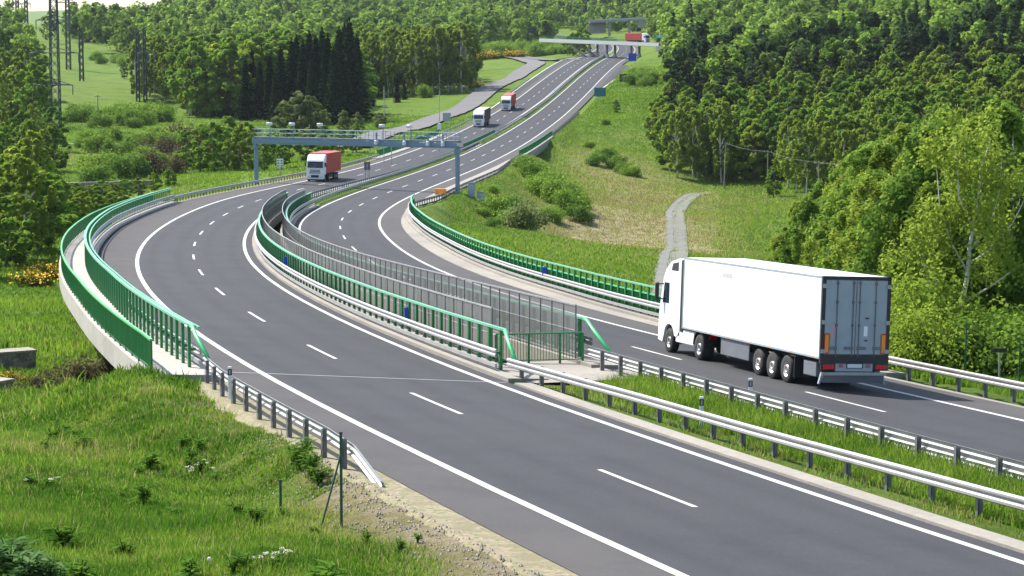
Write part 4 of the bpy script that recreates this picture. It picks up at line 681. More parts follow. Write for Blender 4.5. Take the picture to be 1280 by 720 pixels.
m = MB(); a = Rr(427, 7.5); b = Rr(440, 13.5); m.hexa([(a[0],a[1],a[2]-8),(b[0],b[1],b[2]-8),(b[0]+.5,b[1]+.6,b[2]-8),(a[0]+.5,a[1]+.6,a[2]-8),(a[0],a[1],a[2]+.1),(b[0],b[1],b[2]-4),(b[0]+.5,b[1]+.6,b[2]-4),(a[0]+.5,a[1]+.6,a[2]+.1)])
adopt(e, m.build('wing_wall', M['concrete_w']))
e = empty('underpass_bridge', L(366, OUT_L(366))); tag(e, 'concrete edge of the underpass along the left verge behind the gantry', 'bridge')
m = MB(); sweep(m, L, 362, 460, lambda s: OUT_L(s), rect(-.75, .55, -.7, .1)); adopt(e, m.build('edge_beam', M['concrete_w']))
m = MB(); sweep(m, L, 374, 436, 0, rect(-6.7, 5.3, -1.6, -.5)); adopt(e, m.build('deck', M['concrete_d']))
e = empty('concrete_barrier', L(530, 5.4)); tag(e, 'long white concrete barrier in the distant median', 'concrete barrier')
m = MB(); sweep(m, L, 530, 905, 5.3, [(-.35,0),(-.2,.25),(-.1,.85),(.1,.85),(.2,.25),(.35,0)], ds=6); adopt(e, m.build('barrier_wall', M['concrete_w']))
m = MB(); sweep(m, L, 530, 905, 5.9, wbeam(1), ds=6); adopt(e, m.build('rail', M['galv']))

# ------------------------------------------------------------------ gantry
zb = -13.45
la = L(271, -9.4); ra = Rr(236, 8.9); la = np.array(la); ra = np.array(ra)
u = (ra-la); u[2] = 0; Lg = np.linalg.norm(u); u /= Lg; v = np.array([-u[1], u[0], 0]); zz = np.array([0, 0, 1.])
e = empty('toll_gantry', (*la[:2], z_ground(la[0], la[1]))); tag(e, 'blue steel gantry with walkway and cameras spanning both carriageways', 'gantry')
Rm = Matrix((u, v, zz)).transposed(); Rn = np.array([u, v, zz]).T
def gp(x, y, z): return np.array([la[0], la[1], 0])+u*x+v*y+np.array([0, 0, z])
for x, gz in ((0, z_ground(la[0], la[1])-.3), (Lg, z_ground(ra[0], ra[1])-.3)):
    m = MB(); m.box(gp(x, 0, (gz+zb)/2), (.42, .55, zb-gz), rot=Rn, bev=.03); m.box(gp(x, 0, gz+.45), (.8, .9, .4), rot=Rn); m.box(gp(x, 0, zb-.5), (.6, .8, .5), rot=Rn); adopt(e, m.build('leg', M['blue']))
m = MB()
for y in (-.6, .6):
    for z in (0, .75): m.box(gp(Lg/2, y, zb+z), (Lg+.5, .14, .16), rot=Rn)
    n = 22
    for i in range(n):
        a, b = Lg*i/n, Lg*(i+1)/n; m.tube([gp(a, y, zb+(.72 if i % 2 else 0)), gp(b, y, zb+(0 if i % 2 else .72))], .05, 5); m.box(gp(a, y, zb+.37), (.09, .1, .7), rot=Rn)
m.box(gp(Lg/2, -.67, zb+.37), (Lg+.5, .03, .5), rot=Rn)
adopt(e, m.build('beam', M['blue']))
m = MB(); m.box(gp(Lg/2, 0, zb+.88), (Lg+.4, 1.3, .06), rot=Rn); adopt(e, m.build('walkway', M['galv_d']))
m = MB()
for y in (-.66, .66):
    for z in (1.45, 2.0): m.tube([gp(-.2, y, zb+z), gp(Lg+.2, y, zb+z)], .028, 5)
    for i in range(25): m.box(gp(Lg*i/24, y, zb+1.45), (.05, .05, 1.15), rot=Rn)
adopt(e, m.build('walkway_railing', M['blue']))
def camera_box(x, z, s=1.0):
    h = m_h = MB(); h.tube([gp(x, -.4, zb+.9), gp(x, -.4, zb+z-.2)], .06, 6); o = adopt(e, h.build('camera_mast', M['blue']))
    h = MB(); h.box(gp(x, -.7, zb+z+.1), (.5*s, .9*s, .42*s), rot=Rn, bev=.05); h.cyl(gp(x, -1.05*s, zb+z+.1), gp(x, -1.25*s, zb+z+.06), .16*s, 10, .2*s); adopt(e, h.build('toll_camera', M['sign_white']))
for px in (343, 372, 407.5, 484.5, 518):
    camera_box((px-322)/250*Lg*1.0, 2.65)
for px in (478.5, 513, 541, 559):
    x = (px-322)/250*Lg; h = MB(); h.box(gp(x, -1.0, zb+.5), (.34, .5, .62), rot=Rn, bev=.05); adopt(e, h.build('antenna_box', M['sign_white']))
    h = MB(); h.box(gp(x, -.95, zb+1.25), (.14, .14, 1.2), rot=Rn); adopt(e, h.build('antenna_mast', M['blue']))
# control cabinets at the right leg
for i, (dx, lb) in enumerate(((1.9, 'taller grey control cabinet right of the gantry leg'), (3.3, 'lower grey control cabinet farther right of the gantry leg'))):
    p = gp(Lg+dx, .4, 0); z = z_ground(p[0], p[1]); c = empty('control_cabinet', (p[0], p[1], z)); tag(c, lb, 'cabinet')
    m = MB(); h = 1.9-.4*i; m.box((p[0], p[1], z+h/2+.1), (.9, .5, h), rot=Rn, bev=.02); adopt(c, m.build('cabinet_body', M['sign_back']))
    m = MB(); m.box((p[0], p[1], z+h+.13), (1.0, .6, .06), rot=Rn); adopt(c, m.build('cabinet_roof', M['galv_d'])); m = MB(); m.box((p[0], p[1], z-.05), (.95, .55, .3), rot=Rn); adopt(c, m.build('cabinet_plinth', M['galv_d']))
# orange plate lying on the guardrail
p = Rr(219, float(OUT_R(219))-.3, .55); c = empty('warning_panel', Rr(219, float(OUT_R(219))-.3)); tag(c, 'orange warning panel leaning on the guardrail before the gantry leg', 'warning panel')
m = MB(); m.box(p+[0,0,.35], (1.7, .05, .8), rot=Rn, bev=.02); adopt(c, m.build('panel', M['orange']))
m = MB(); m.box(p+[-.5,.1,-.1], (.06, .06, 1.0)); m.box(p+[.5,.1,-.1], (.06, .06, 1.0)); adopt(c, m.build('stand', M['galv_d']))

# ------------------------------------------------------------------ vehicles
def frame_mat(o, fw, rt):
    fw = Vector(fw).normalized(); rt = Vector(rt); rt = (rt - fw*rt.dot(fw)).normalized(); up = rt.cross(fw)
    mm = Matrix((rt, fw, up)).transposed().to_4x4(); mm.translation = Vector(o); return mm
def kid(parent, o): o.parent = parent; return o
def wheel(par, x, y, r=.5, w_=.3, side=1, z=None, rimm='rim'):
    z = r if z is None else z
    e = MB(); h = w_/2
    e.lathe([(-h, r*.56), (-h, r*.9), (-h*.8, r*.985), (-h*.3, r), (h*.3, r), (h*.8, r*.985), (h, r*.9), (h, r*.56), (h*.7, r*.55)], (x, y, z), n=32)
    wh = kid(par, e.build('wheel', M['rubber'], smooth=True))
    e = MB(); s = side
    o_ = [(s*(h*.2), .02), (s*h*.2, r*.18), (s*h*.95, r*.2), (s*h*.95, r*.3), (s*h*.35, r*.34), (s*h*.3, r*.47), (s*h*.8, r*.52), (s*h*1.0, r*.58), (-s*h*.9, r*.57)]
    e.lathe([(a, b) for a, b in o_], (x, y, z), n=24)
    rm = kid(wh, e.build('rim', M[rimm], smooth=True))
    e = MB()
    for k in range(10):
        t = k*math.pi/5; e.box((x+s*h*.42, y+r*.4*math.cos(t), z+r*.4*math.sin(t)), (.03, .035, .035))
    kid(wh, e.build('wheel_nuts', M['galv_d']))
    return wh
TK = empty('semi_truck', mat=frame_mat(Rr(3.4, 1.93), Rr(18, 1.4)-Rr(3.4, 1.4), (math.cos(.28), math.sin(.28), -.047)))
_p0 = Rr(3.4, 1.93); _hd = .28
_fw = np.array([-math.sin(_hd), math.cos(_hd), float((Rr(18, 2.)[2]-Rr(3.4, 2.)[2])/14.6)])
TK.matrix_world = frame_mat(_p0, _fw, (math.cos(_hd), math.sin(_hd), -.045))
tag(TK, 'large white articulated lorry seen from behind, plain box trailer, driving away in the right lane', 'lorry')
m = MB(); m.box((0, 6.8, 2.56), (2.56, 13.52, 2.82), bev=.035); box = kid(TK, m.build('trailer_box', M['white']))
m = MB()
for sx in (-1, 1):
    m.box((sx*1.285, 6.8, 1.16), (.02, 13.56, .07)); m.box((sx*1.285, 6.8, 3.95), (.02, 13.56, .06))
    for yy in (.03, 13.57): m.box((sx*1.285, yy, 2.56), (.02, .07, 2.82))
kid(TK, m.build('trailer_trim', M['white_shade']))
m = MB()
for yy in np.arange(1.36, 13.4, 1.36):
    for sx in (-1, 1): m.box((sx*1.281, yy, 2.56), (.004, .012, 2.7))
kid(TK, m.build('panel_seams', M['seam']))
m = MB()
for sx in (-1, 1):
    for yy in np.arange(.5, 13.4, 2.0): m.box((sx*1.298, yy, 1.16), (.008, .12, .05))
kid(TK, m.build('side_markers', M['orange']))
m = MB(); 
for i in range(7): m.box((-1.286, 8.42+i*.145, 3.5), (.004, .1, .16+.05*(i % 3 == 0)))
m2 = mk('faded_lettering', (.5,.48,.43), .6); kid(TK, m.build('faded_lettering', m2))
m = MB()                                                         # black rear frame
for sx in (-1, 1): m.box((sx*1.22, -.02, 2.56), (.13, .1, 2.86))
m.box((0, -.02, 3.93), (2.56, .1, .12)); m.box((0, -.02, 1.13), (2.56, .12, .3)); kid(TK, m.build('door_frame', M['black']))
for sx in (-1, 1):
    m = MB(); m.box((sx*.585, -.035, 2.58), (1.145, .05, 2.56), bev=.01); d = kid(TK, m.build('rear_door', M['white_shade']))
    m = MB()
    for xx in (.12, .72): 
        m.cyl((sx*xx, -.085, 1.2), (sx*xx, -.085, 3.88), .017, 8)
        for zz_ in (1.5, 2.3, 3.1, 3.75): m.box((sx*xx, -.075, zz_), (.08, .04, .09))
    kid(d, m.build('locking_bar', M['galv_d']))
    for (a, b) in ((.12, .36), (.72, .95)): m = MB(); m.box((sx*(a+b)/2, -.08, 1.52), (b-a+.1, .04, .1), bev=.01); kid(d, m.build('door_handle', M['grey']))
    m = MB()
    for zz_ in (1.4, 2.4, 3.65): m.box((sx*1.19, -.08, zz_), (.16, .05, .14))
    kid(d, m.build('hinge', M['galv']))
    m = MB(); m.box((sx*1.06, -.07, 1.67), (.17, .02, .62)); o = kid(TK, m.build('marker_board', M['orange'])); m = MB()
    for a, b, c_, d_ in ((0, .33, .17, .04), (0, -.33, .17, .04), (.085, 0, .03, .62), (-.085, 0, .03, .62)): m.box((sx*1.06+a, -.083, 1.67+b), (c_, .01, d_))
    kid(o, m.build('marker_border', M['redlens']))
    m = MB(); m.box((sx*.98, -.1, .86), (.42, .1, .17), bev=.02); kid(TK, m.build('tail_light', M['redlens']))
    m = MB(); m.box((sx*.98, -.05, .86), (.54, .08, .25), bev=.01); kid(TK, m.build('light_housing', M['black']))
    m = MB(); m.box((sx*1.18, .1, .45), (.06, .1, .4), rot=Matrix.Rotation(sx*-.25, 3, 'Y')); kid(TK, m.build('bumper_end', M['white_shade']))
m = MB(); 
for i in range(3):
    P = [(-.86+.07*math.cos(t), -.068, 1.95+i*.17+.07*math.sin(t)) for t in np.arange(12)*math.pi/6]; m.tube([(-.86, -.066, 1.95+i*.17), (-.86, -.071, 1.95+i*.17)], .075, 14)
kid(TK, m.build('round_sticker', mk('faded_red_sticker', (.5,.3,.32), .6)))
m = MB(); m.box((.38, -.065, 2.1), (.14, .008, .35)); kid(TK, m.build('white_sticker', M['white']))
m = MB(); m.box((.42, -.068, 2.55), (.13, .02, .05)); m.box((.4, -.068, 1.78), (.12, .02, .04)); kid(TK, m.build('door_latch', M['black']))
m = MB(); m.box((0, -.03, .86), (1.4, .06, .3)); kid(TK, m.build('plate_carrier', M['white_shade']))
m = MB(); m.box((.02, -.068, .9), (.54, .012, .13)); pl = kid(TK, m.build('number_plate', M['sign_white'])); m = MB()
for a, b, c_, d_ in ((0, .075, .6, .02), (0, -.075, .6, .02), (.3, 0, .03, .17), (-.3, 0, .03, .17)): m.box((.02+a, -.072, .9+b), (c_, .012, d_))
kid(pl, m.build('plate_frame', M['black']))
m = MB(); m.box((-.5, -.07, .9), (.16, .012, .12)); _q = mk('dull_red_plate', (.3,.12,.12), .5); kid(TK, m.build('small_plate', _q)); m = MB(); m.box((.52, -.07, .9), (.16, .012, .12)); kid(TK, m.build('small_plate', _q))
m = MB(); m.box((0, -.06, .62), (2.44, .07, .12), bev=.015); kid(TK, m.build('bumper_beam', M['galv']))
m = MB(); m.box((0, .02, .44), (2.3, .05, .26), rot=Matrix.Rotation(.3, 3, 'X')); kid(TK, m.build('underrun_flap', M['grey']))
m = MB()
for sx in (-.42, .42): m.box((sx, 6.5, .98), (.14, 12.8, .3))
for yy in (1.0, 2.3, 3.6, 4.9, 6.2, 8, 10): m.box((0, yy, .98), (.9, .1, .2))
m.box((0, 4.3, .62), (1.9, 3.4, .18)); m.box((0, .8, .75), (1.9, .5, .3)); kid(TK, m.build('chassis', M['black']))
for yy in (2.95, 4.28, 5.6):
    for sx in (-1, 1): wheel(TK, sx*1.08, yy, .5, .36, sx)
    m = MB(); m.cyl((-1, yy, .5), (1, yy, .5), .08, 10); kid(TK, m.build('axle', M['black']))
m = MB()
for sx in (-1, 1):
    m.box((sx*1.08, 2.2, .62), (.36, .05, .7)); m.box((sx*1.08, 2.32, 1.03), (.36, .5, .04))
kid(TK, m.build('mud_flap', M['black']))
for sx in (-1, 1):
    m = MB(); m.box((sx*1.2, 8.0, .78), (.05, 2.9, .66), bev=.02); m.box((sx*1.1, 8.0, .6), (.2, 2.8, .3)); kid(TK, m.build('side_panel', M['grey']))
    m = MB(); m.box((sx*1.1, .95, .72), (.22, 1.1, .5), bev=.02); kid(TK, m.build('tool_box', M['grey']))
m = MB()
for sx in (-.6, .6): m.box((sx, 9.9, .7), (.14, .14, .8)); m.box((sx, 9.9, .32), (.3, .25, .05))
kid(TK, m.build('landing_leg', M['galv_d']))
# tractor
prof = [(13.95, .95), (13.95, 3.86), (14.5, 3.88), (15.2, 3.76), (15.75, 3.45), (16.02, 3.1), (16.28, 2.35), (16.46, 1.6), (16.52, 1.0), (16.5, .42), (16.0, .36), (15.86, .62), (15.72, .95), (15.5, 1.12), (15.2, 1.17), (14.9, 1.12), (14.68, .95), (14.55, .72), (14.3, .68)]
def shell(prof, w0, tap):
    """cab shell: outline swept across with rounded shoulders"""
    n = len(prof); c = np.array(prof); cen = c.mean(0); xs = [-w0, -w0+.05, -w0+.14, w0-.14, w0-.05, w0]; sc = [tap, .985, 1, 1, .985, tap]
    V = np.array([(x, cen[0]+(p[0]-cen[0])*s, cen[1]+(p[1]-cen[1])*s) for x, s in zip(xs, sc) for p in c])
    F = [[i*n+j, i*n+(j+1) % n, (i+1)*n+(j+1) % n, (i+1)*n+j] for i in range(5) for j in range(n)]
    m = MB(); m.add(V, F)
    # caps as triangle fans are concave-unsafe: use bmesh n-gon
    return m, V, n
import bmesh
def ngon_shell(prof, w0, tap, name, mat, parent):
    m, V, n = shell(prof, w0, tap); bm = bmesh.new(); vs_ = [bm.verts.new(v) for v in V]
    for i in range(5):
        for j in range(n): bm.faces.new([vs_[i*n+j], vs_[i*n+(j+1) % n], vs_[(i+1)*n+(j+1) % n], vs_[(i+1)*n+j]])
    bm.faces.new(vs_[:n][::-1]); bm.faces.new(vs_[-n:]); bmesh.ops.recalc_face_normals(bm, faces=bm.faces)
    me = bpy.data.meshes.new(name); bm.to_mesh(me); bm.free(); me.materials.append(mat); o = bpy.data.objects.new(name, me); C.objects.link(o); o.parent = parent; return o
ngon_shell(prof, 1.25, .965, 'cab', M['white'], TK)
m = MB(); m.box((0, 13.78, 2.45), (2.3, .3, 2.6)); kid(TK, m.build('cab_gap_dark_fill', M['black']))  # black block filling the gap, standing in for its shade
for sx in (-1, 1):
    m = MB(); m.box((sx*1.235, 13.77, 2.42), (.05, .36, 2.9), bev=.02); kid(TK, m.build('dark_gap_deflector', M['black']))  # deflector widened in black so the gap's shade shows as a dark stripe
    m = MB(); m.hexa([(sx*1.235, 15.3, 2.02), (sx*1.235, 16.05, 2.02), (sx*1.262, 16.05, 2.02), (sx*1.262, 15.3, 2.02), (sx*1.235, 15.3, 2.85), (sx*1.235, 15.86, 2.85), (sx*1.262, 15.86, 2.85), (sx*1.262, 15.3, 2.85)]); kid(TK, m.build('side_window', M['glass']))
    m = MB(); m.hexa([(sx*1.235, 14.3, 3.38), (sx*1.235, 15.1, 3.38), (sx*1.262, 15.1, 3.38), (sx*1.262, 14.3, 3.38), (sx*1.235, 14.3, 3.74), (sx*1.235, 14.95, 3.66), (sx*1.262, 14.95, 3.66), (sx*1.262, 14.3, 3.74)]); kid(TK, m.build('roof_side_panel', M['black']))  # black panel high on the side of the cab roof
    m = MB(); m.box((sx*1.5, 16.1, 2.45), (.16, .14, .75), bev=.04); m.tube([(sx*1.24, 16.0, 2.78), (sx*1.48, 16.1, 2.75)], .03, 6); m.tube([(sx*1.24, 16.0, 2.15), (sx*1.48, 16.1, 2.15)], .03, 6); kid(TK, m.build('mirror', M['black']))
    m = MB(); m.box((sx*1.17, 13.4, .78), (.12, 2.1, .56), bev=.04); kid(TK, m.build('side_skirt', M['white']))
    m = MB(); m.box((sx*1.235, 14.1, .85), (.02, .14, .12)); kid(TK, m.build('skirt_cap', M['black']))
    m = MB(); P = [(sx*1.08, 11.7+.62*math.cos(t), .52+.62*math.sin(t)) for t in np.linspace(.1, 3.0, 12)]
    for q in range(11): a, b = P[q], P[q+1]; m.hexa([(a[0]-.2,a[1],a[2]),(a[0]+.2,a[1],a[2]),(b[0]+.2,b[1],b[2]),(b[0]-.2,b[1],b[2]),(a[0]-.2,a[1],a[2]+.04),(a[0]+.2,a[1],a[2]+.04),(b[0]+.2,b[1],b[2]+.04),(b[0]-.2,b[1],b[2]+.04)])
    kid(TK, m.build('mudguard', M['black']))
    m = MB(); m.box((sx*.95, 11.0, .95), (.3, .06, .13)); kid(TK, m.build('tail_light', M['redlens']))
    wheel(TK, sx*1.09, 15.2, .5, .32, sx, rimm='galv'); wheel(TK, sx*1.02, 11.7, .52, .5, sx, rimm='galv')
    m = MB(); m.box((sx*1.0, 15.2, .75), (.3, 1.1, .7)); kid(TK, m.build('wheel_arch', M['black']))
m = MB(); m.box((0, 13.2, .8), (1.6, 3.6, .5)); m.box((0, 12.4, 1.06), (1.0, 1.4, .12)); kid(TK, m.build('tractor_frame', M['black']))
m = MB(); m.hexa([(-1.1, 16.33, 2.0), (1.1, 16.33, 2.0), (1.1, 16.40, 2.0), (-1.1, 16.40, 2.0), (-1.05, 16.0, 3.0), (1.05, 16.0, 3.0), (1.05, 16.08, 3.0), (-1.05, 16.08, 3.0)]); kid(TK, m.build('windscreen', M['glass']))

def lorry(s, off, label, boxm, roofm, length, name='lorry', fr=L, flip=True, loc=None, hd=None, cabm='white', boxtop=4.0, gap=.35):
    """cab-over lorry, local +y is the driving direction, origin under the front bumper"""
    if loc is None:
        p0 = fr(s, off); p1 = fr(s+length, off); fw = (p0-p1); h_ = fr.head(s+length/2); b = float(np.interp(s, fr.A[:, 0], fr.A[:, 4])); rt = np.array([-math.cos(h_), -math.sin(h_), b])
        e = empty(name, mat=frame_mat(p0, fw, rt))
    else: e = empty(name, mat=frame_mat(loc, (-math.sin(hd), math.cos(hd), 0), (math.cos(hd), math.sin(hd), 0)))
    tag(e, label, 'lorry')
    prof = [(0.0, .38), (0.04, 1.2), (-.06, 2.0), (-.32, 2.95), (-.55, 3.25), (-1.1, 3.78), (-1.9, 3.86), (-2.15, 3.8), (-2.15, .9), (-1.9, .95), (-1.75, 1.1), (-1.4, 1.16), (-1.05, 1.05), (-.85, .8), (-.8, .42)]
    ngon_shell(prof, 1.24, .97, 'cab', M[cabm], e)
    m = MB(); m.hexa([(-1.12, -.02, 2.0), (1.12, -.02, 2.0), (1.12, .02, 2.0), (-1.12, .02, 2.0), (-1.06, -.30, 2.86), (1.06, -.30, 2.86), (1.06, -.25, 2.86), (-1.06, -.25, 2.86)]); kid(e, m.build('windscreen', M['glass']))
    m = MB(); m.hexa([(-1.0, .0, 2.0+.9), (1.0, .0, 2.9), (1.0, .06, 2.9), (-1.0, .06, 2.9), (-1.0, -.2, 3.05), (1.0, -.2, 3.05), (1.0, -.1, 3.05), (-1.0, -.1, 3.05)]); kid(e, m.build('sun_visor', M['white_shade']))
    m = MB()
    for i in range(3): m.box((0, .06, 1.25+i*.2), (1.55-.05*i, .05, .1))
    kid(e, m.build('grille', M['grey']))
    m = MB(); m.box((0, .05, .78), (1.1, .08, .34), bev=.02); kid(e, m.build('lower_grille', M['black']))
    m = MB(); m.box((0, -.25, .3), (2.2, .5, .2)); kid(e, m.build('bumper_lip', M['black']))
    for sx in (-1, 1):
        m = MB(); m.box((sx*.92, .04, .72), (.38, .08, .2), bev=.02); kid(e, m.build('headlight', M['sign_white']))
        m = MB(); m.box((sx*1.235, -.75, 2.4), (.03, .75, .7)); kid(e, m.build('side_window', M['glass']))
        m = MB(); m.box((sx*1.45, -.15, 2.45), (.2, .12, .6), bev=.03); m.tube([(sx*1.2, -.3, 2.75), (sx*1.44, -.15, 2.7)], .03, 5); kid(e, m.build('mirror', M['black']))
        wheel(e, sx*1.08, -1.4, .5, .3, sx); wheel(e, sx*1.02, -4.9, .5, .5, sx)
        for k in range(3): wheel(e, sx*1.06, -length+2.6+k*1.32, .5, .36, sx)
    b0 = -2.15-gap; m = MB(); m.box((0, (b0-length)/2, (1.15+boxtop)/2), (2.54, length+b0, boxtop-1.15), bev=.03); kid(e, m.build('cargo_box', M[boxm]))
    m = MB(); m.box((0, (b0-length)/2, boxtop+.012), (2.44, length+b0-.1, .03)); kid(e, m.build('cargo_roof', M[roofm]))
    m = MB(); n = int((length+b0)/.45)
    for i in range(n):
        for sx in (-1, 1): m.box((sx*1.275, b0-.25-i*.45, (1.2+boxtop)/2), (.03, .12, boxtop-1.35))
    kid(e, m.build('side_ribs', M[boxm]))
    m = MB(); m.box((0, -length/2-1, .92), (.9, length-2.4, .4)); m.box((0, -length*.5, .65), (2.2, 2.4, .4)); kid(e, m.build('chassis', M['black']))
    return e
lorry(277, -2.15, 'white cab lorry with a red container, nearest of the oncoming lorries at the gantry', 'redbox', 'redbox', 15.5)
lorry(491.5, -1.65, 'oncoming lorry with white cab, dark sides and pale roof on the far straight', 'darkbox', 'palebox', 16.0)
lorry(562, -1.75, 'small oncoming white cab lorry with red box behind the dark lorry', 'redbox', 'redbox', 15.5)
# ------------------------------------------------------------------ overpasses
def plane_pt(px, py, Y): return np.array(at(px, Y, py))
A0 = plane_pt(690, 49.5, 960); A1 = plane_pt(824, 54.6, 915)
uu = A1-A0; LL = np.linalg.norm(uu[:2]); ud = np.array([uu[0], uu[1], 0])/LL; vd = np.array([-ud[1], ud[0], 0])
def bp(t, w_, dz): p = A0+uu*t; return np.array([p[0]+vd[0]*w_, p[1]+vd[1]*w_, p[2]+dz])
e = empty('overpass_bridge', (A0[0], A0[1], z_ground(A0[0], A0[1]))); tag(e, 'slim white road bridge with green railing crossing the motorway in the distance', 'bridge')
def slab(e, nm, mat, t0, t1, w0, w1, h0, h1, bpf=bp):
    m = MB(); m.hexa([bpf(t0,w0,h0), bpf(t1,w0,h0), bpf(t1,w1,h0), bpf(t0,w1,h0), bpf(t0,w0,h1), bpf(t1,w0,h1), bpf(t1,w1,h1), bpf(t0,w1,h1)]); return adopt(e, m.build(nm, M[mat]))
slab(e, 'deck', 'bridge_white', -.12, 1.0, 0, 9, -1.3, -.55); slab(e, 'edge_beam', 'bridge_white', -.12, 1.0, -.35, 0.05, -1.1, .3); slab(e, 'edge_beam', 'concrete_w', -.12, 1.0, 8.95, 9.3, -.95, .25)
slab(e, 'carriageway', 'asphalt', -.12, 1.0, .06, 8.94, -.548, -.05)
for w_ in (-.2, 9.1):
    m = MB(); k = 40
    for i in range(k+1):
        t = -.1+.72*i/k if w_ < 0 else -.1+1.1*i/k; m.box(bp(t, w_, .7), (.09, .09, 1.0))
    m.hexa([bp(-.1,w_-.05,1.15), bp(.62,w_-.05,1.15), bp(.62,w_+.05,1.15), bp(-.1,w_+.05,1.15), bp(-.1,w_-.05,1.25), bp(.62,w_-.05,1.25), bp(.62,w_+.05,1.25), bp(-.1,w_+.05,1.25)])
    for i in range(160): m.box(bp(-.1+.72*i/160, w_, .7), (.06, .06, .95))
    adopt(e, m.build('railing', M['green']))
for t in (.325, .49, .715):
    for w_ in (2.2, 6.8):
        p = bp(t, w_, 0); zg = z_ground(p[0], p[1])-.5; m = MB(); m.tube([(p[0], p[1], zg+1), (p[0], p[1], p[2]-1.3)], [.4, .55], 10)
        o = adopt(e, m.build('pier', M['concrete'], smooth=True)); m = MB(); m.tube([(p[0], p[1], zg-.5), (p[0], p[1], zg+2.2)], [1.1, .65], 8); adopt(e, m.build('pier_plinth', M['bridge_white']))
m = MB(); a = bp(.13, 1.5, -1.2); b = bp(.29, 1.5, -6.2); m.tube([a, b], .5, 6); m.tube([a+vd*6, b+vd*6], .5, 6); adopt(e, m.build('slanted_strut', M['concrete_d']))
m = MB(); P = [bp(.96,-.3,-6), bp(1.04,-.3,-6), bp(1.04,9.3,-6), bp(.96,9.3,-6), bp(.98,-.3,-.9), bp(1.04,-.3,-.9), bp(1.04,9.3,-.9), bp(.98,9.3,-.9)]; m.hexa(P); adopt(e, m.build('abutment', M['concrete_d']))
B0 = plane_pt(738, 26.5, 1320); B1 = plane_pt(806, 23.0, 1300); ub = B1-B0
def bq(t, w_, dz): p = B0+ub*t; return np.array([p[0], p[1]+w_, p[2]+dz])
e = empty('overpass_bridge', (B0[0], B0[1], z_ground(B0[0], B0[1]))); tag(e, 'farthest grey road bridge with a pale block abutment near the top of the view', 'bridge')
slab(e, 'deck', 'concrete_d', -.02, 1.0, 0, 9, -1.0, -.1, bq); slab(e, 'parapet', 'sign_back', -.02, 1.02, -.15, .1, -.1, .8, bq)
slab(e, 'pier', 'concrete_d', .34, .38, 1, 8, -9, -1.0, bq); slab(e, 'pier', 'concrete', .71, .74, 1, 8, -9, -1.0, bq)
slab(e, 'abutment', 'concrete', -.02, .30, 5, 8, -7, -1.02, bq); slab(e, 'abutment', 'concrete_d', .88, 1.1, .5, 8, -5, -1.02, bq)
# lorry on the overpass, heading right
p = bp(.80, 6.2, -.05); lorry(0, 0, 'red container lorry with white cab crossing the distant overpass', 'redbox', 'redbox', 11.5, loc=p, hd=math.atan2(-ud[0], ud[1]))

# ------------------------------------------------------------------ signs, masts, posts
def sign(px, Y, py_bot, py_top, wpx, mat, label, legs=2, base=None, cat='road sign', side=0.0, panels=1, thick=.08, frame=None, name='road_sign'):
    k = Y/FPX; c = at(px, Y, (py_bot+py_top)/2); h = (py_bot-py_top)*k*1.0; w_ = wpx*k; zg = z_ground(c[0], c[1]) if base is None else base
    e = empty(name, (c[0], c[1], zg)); tag(e, label, cat)
    for i in range(panels):
        m = MB(); ww = w_/panels; xx = c[0]-w_/2+ww*(i+.5); m.box((xx, c[1], c[2]), (ww*(.92 if panels > 1 else 1), thick, h), bev=.01); o = adopt(e, m.build('sign_panel', M[mat]))
        m = MB()
        for q in (-.3, .3): m.box((xx, c[1]-.07, c[2]+h*q), (ww*.9, .05, .06))
        if frame: adopt(e, m.build('panel_bracket', M[frame]))
    for i in range(legs):
        x = c[0]+(w_*.28*(2*i-1) if legs == 2 else 0); m = MB(); m.cyl((x, c[1]+.08, zg-.3), (x, c[1]+.08, c[2]+h/2-.1), .06 if w_ < 3 else .11, 8); adopt(e, m.build('sign_post', M['galv']))
    return e
sign(350, 372, 209, 198.5, 8.5, 'sign_white', 'white backed sign with three dark bars on one post, left of the red container lorry', 1)
c = at(350, 371.5, 204); m = MB()
for i in range(3): m.box((c[0]-.28, c[1]-.05, c[2]+.42-.42*i), (.3, .03, .22)); m.box((c[0]+.28, c[1]-.05, c[2]+.42-.42*i), (.3, .03, .22))
o = m.build('sign_bars', M['grey']); adopt([x for x in bpy.data.objects if x.name.startswith('road_sign')][-1], o)
sign(459, 342, 212.5, 202, 8, 'grey', 'dark backs of two narrow panels on a post in the median beyond the lorry', 2, panels=2, frame='galv_d')
sign(484.5, 395, 182, 177.5, 17, 'sign_white', 'pale sign board on two tall posts seen under the gantry beam', 2)
sign(558.5, 560, 151, 141, 10, 'sign_back', 'grey blue sign board standing beside the side road', 2)
sign(750, 640, 120.5, 109.5, 14.5, 'sign_teal', 'teal direction sign at the right edge of the distant road', 2, cat='direction sign')
sign(779, 700, 102, 92.5, 9, 'black', 'dark back of a sign on two posts right of the distant exit lane', 2)
sign(790.5, 850, 76.5, 66.5, 10, 'sign_blue', 'bright blue sign at the distant exit before the overpass', 2, cat='direction sign')
sign(664, 1150, 41, 35, 8.5, 'sign_blue', 'small blue sign among the bushes left of the overpass', 2, cat='direction sign')
sign(826.5, 900, 47.5, 44.3, 12, 'sign_cyan', 'light blue board at the right end of the overpass', 1, cat='direction sign')
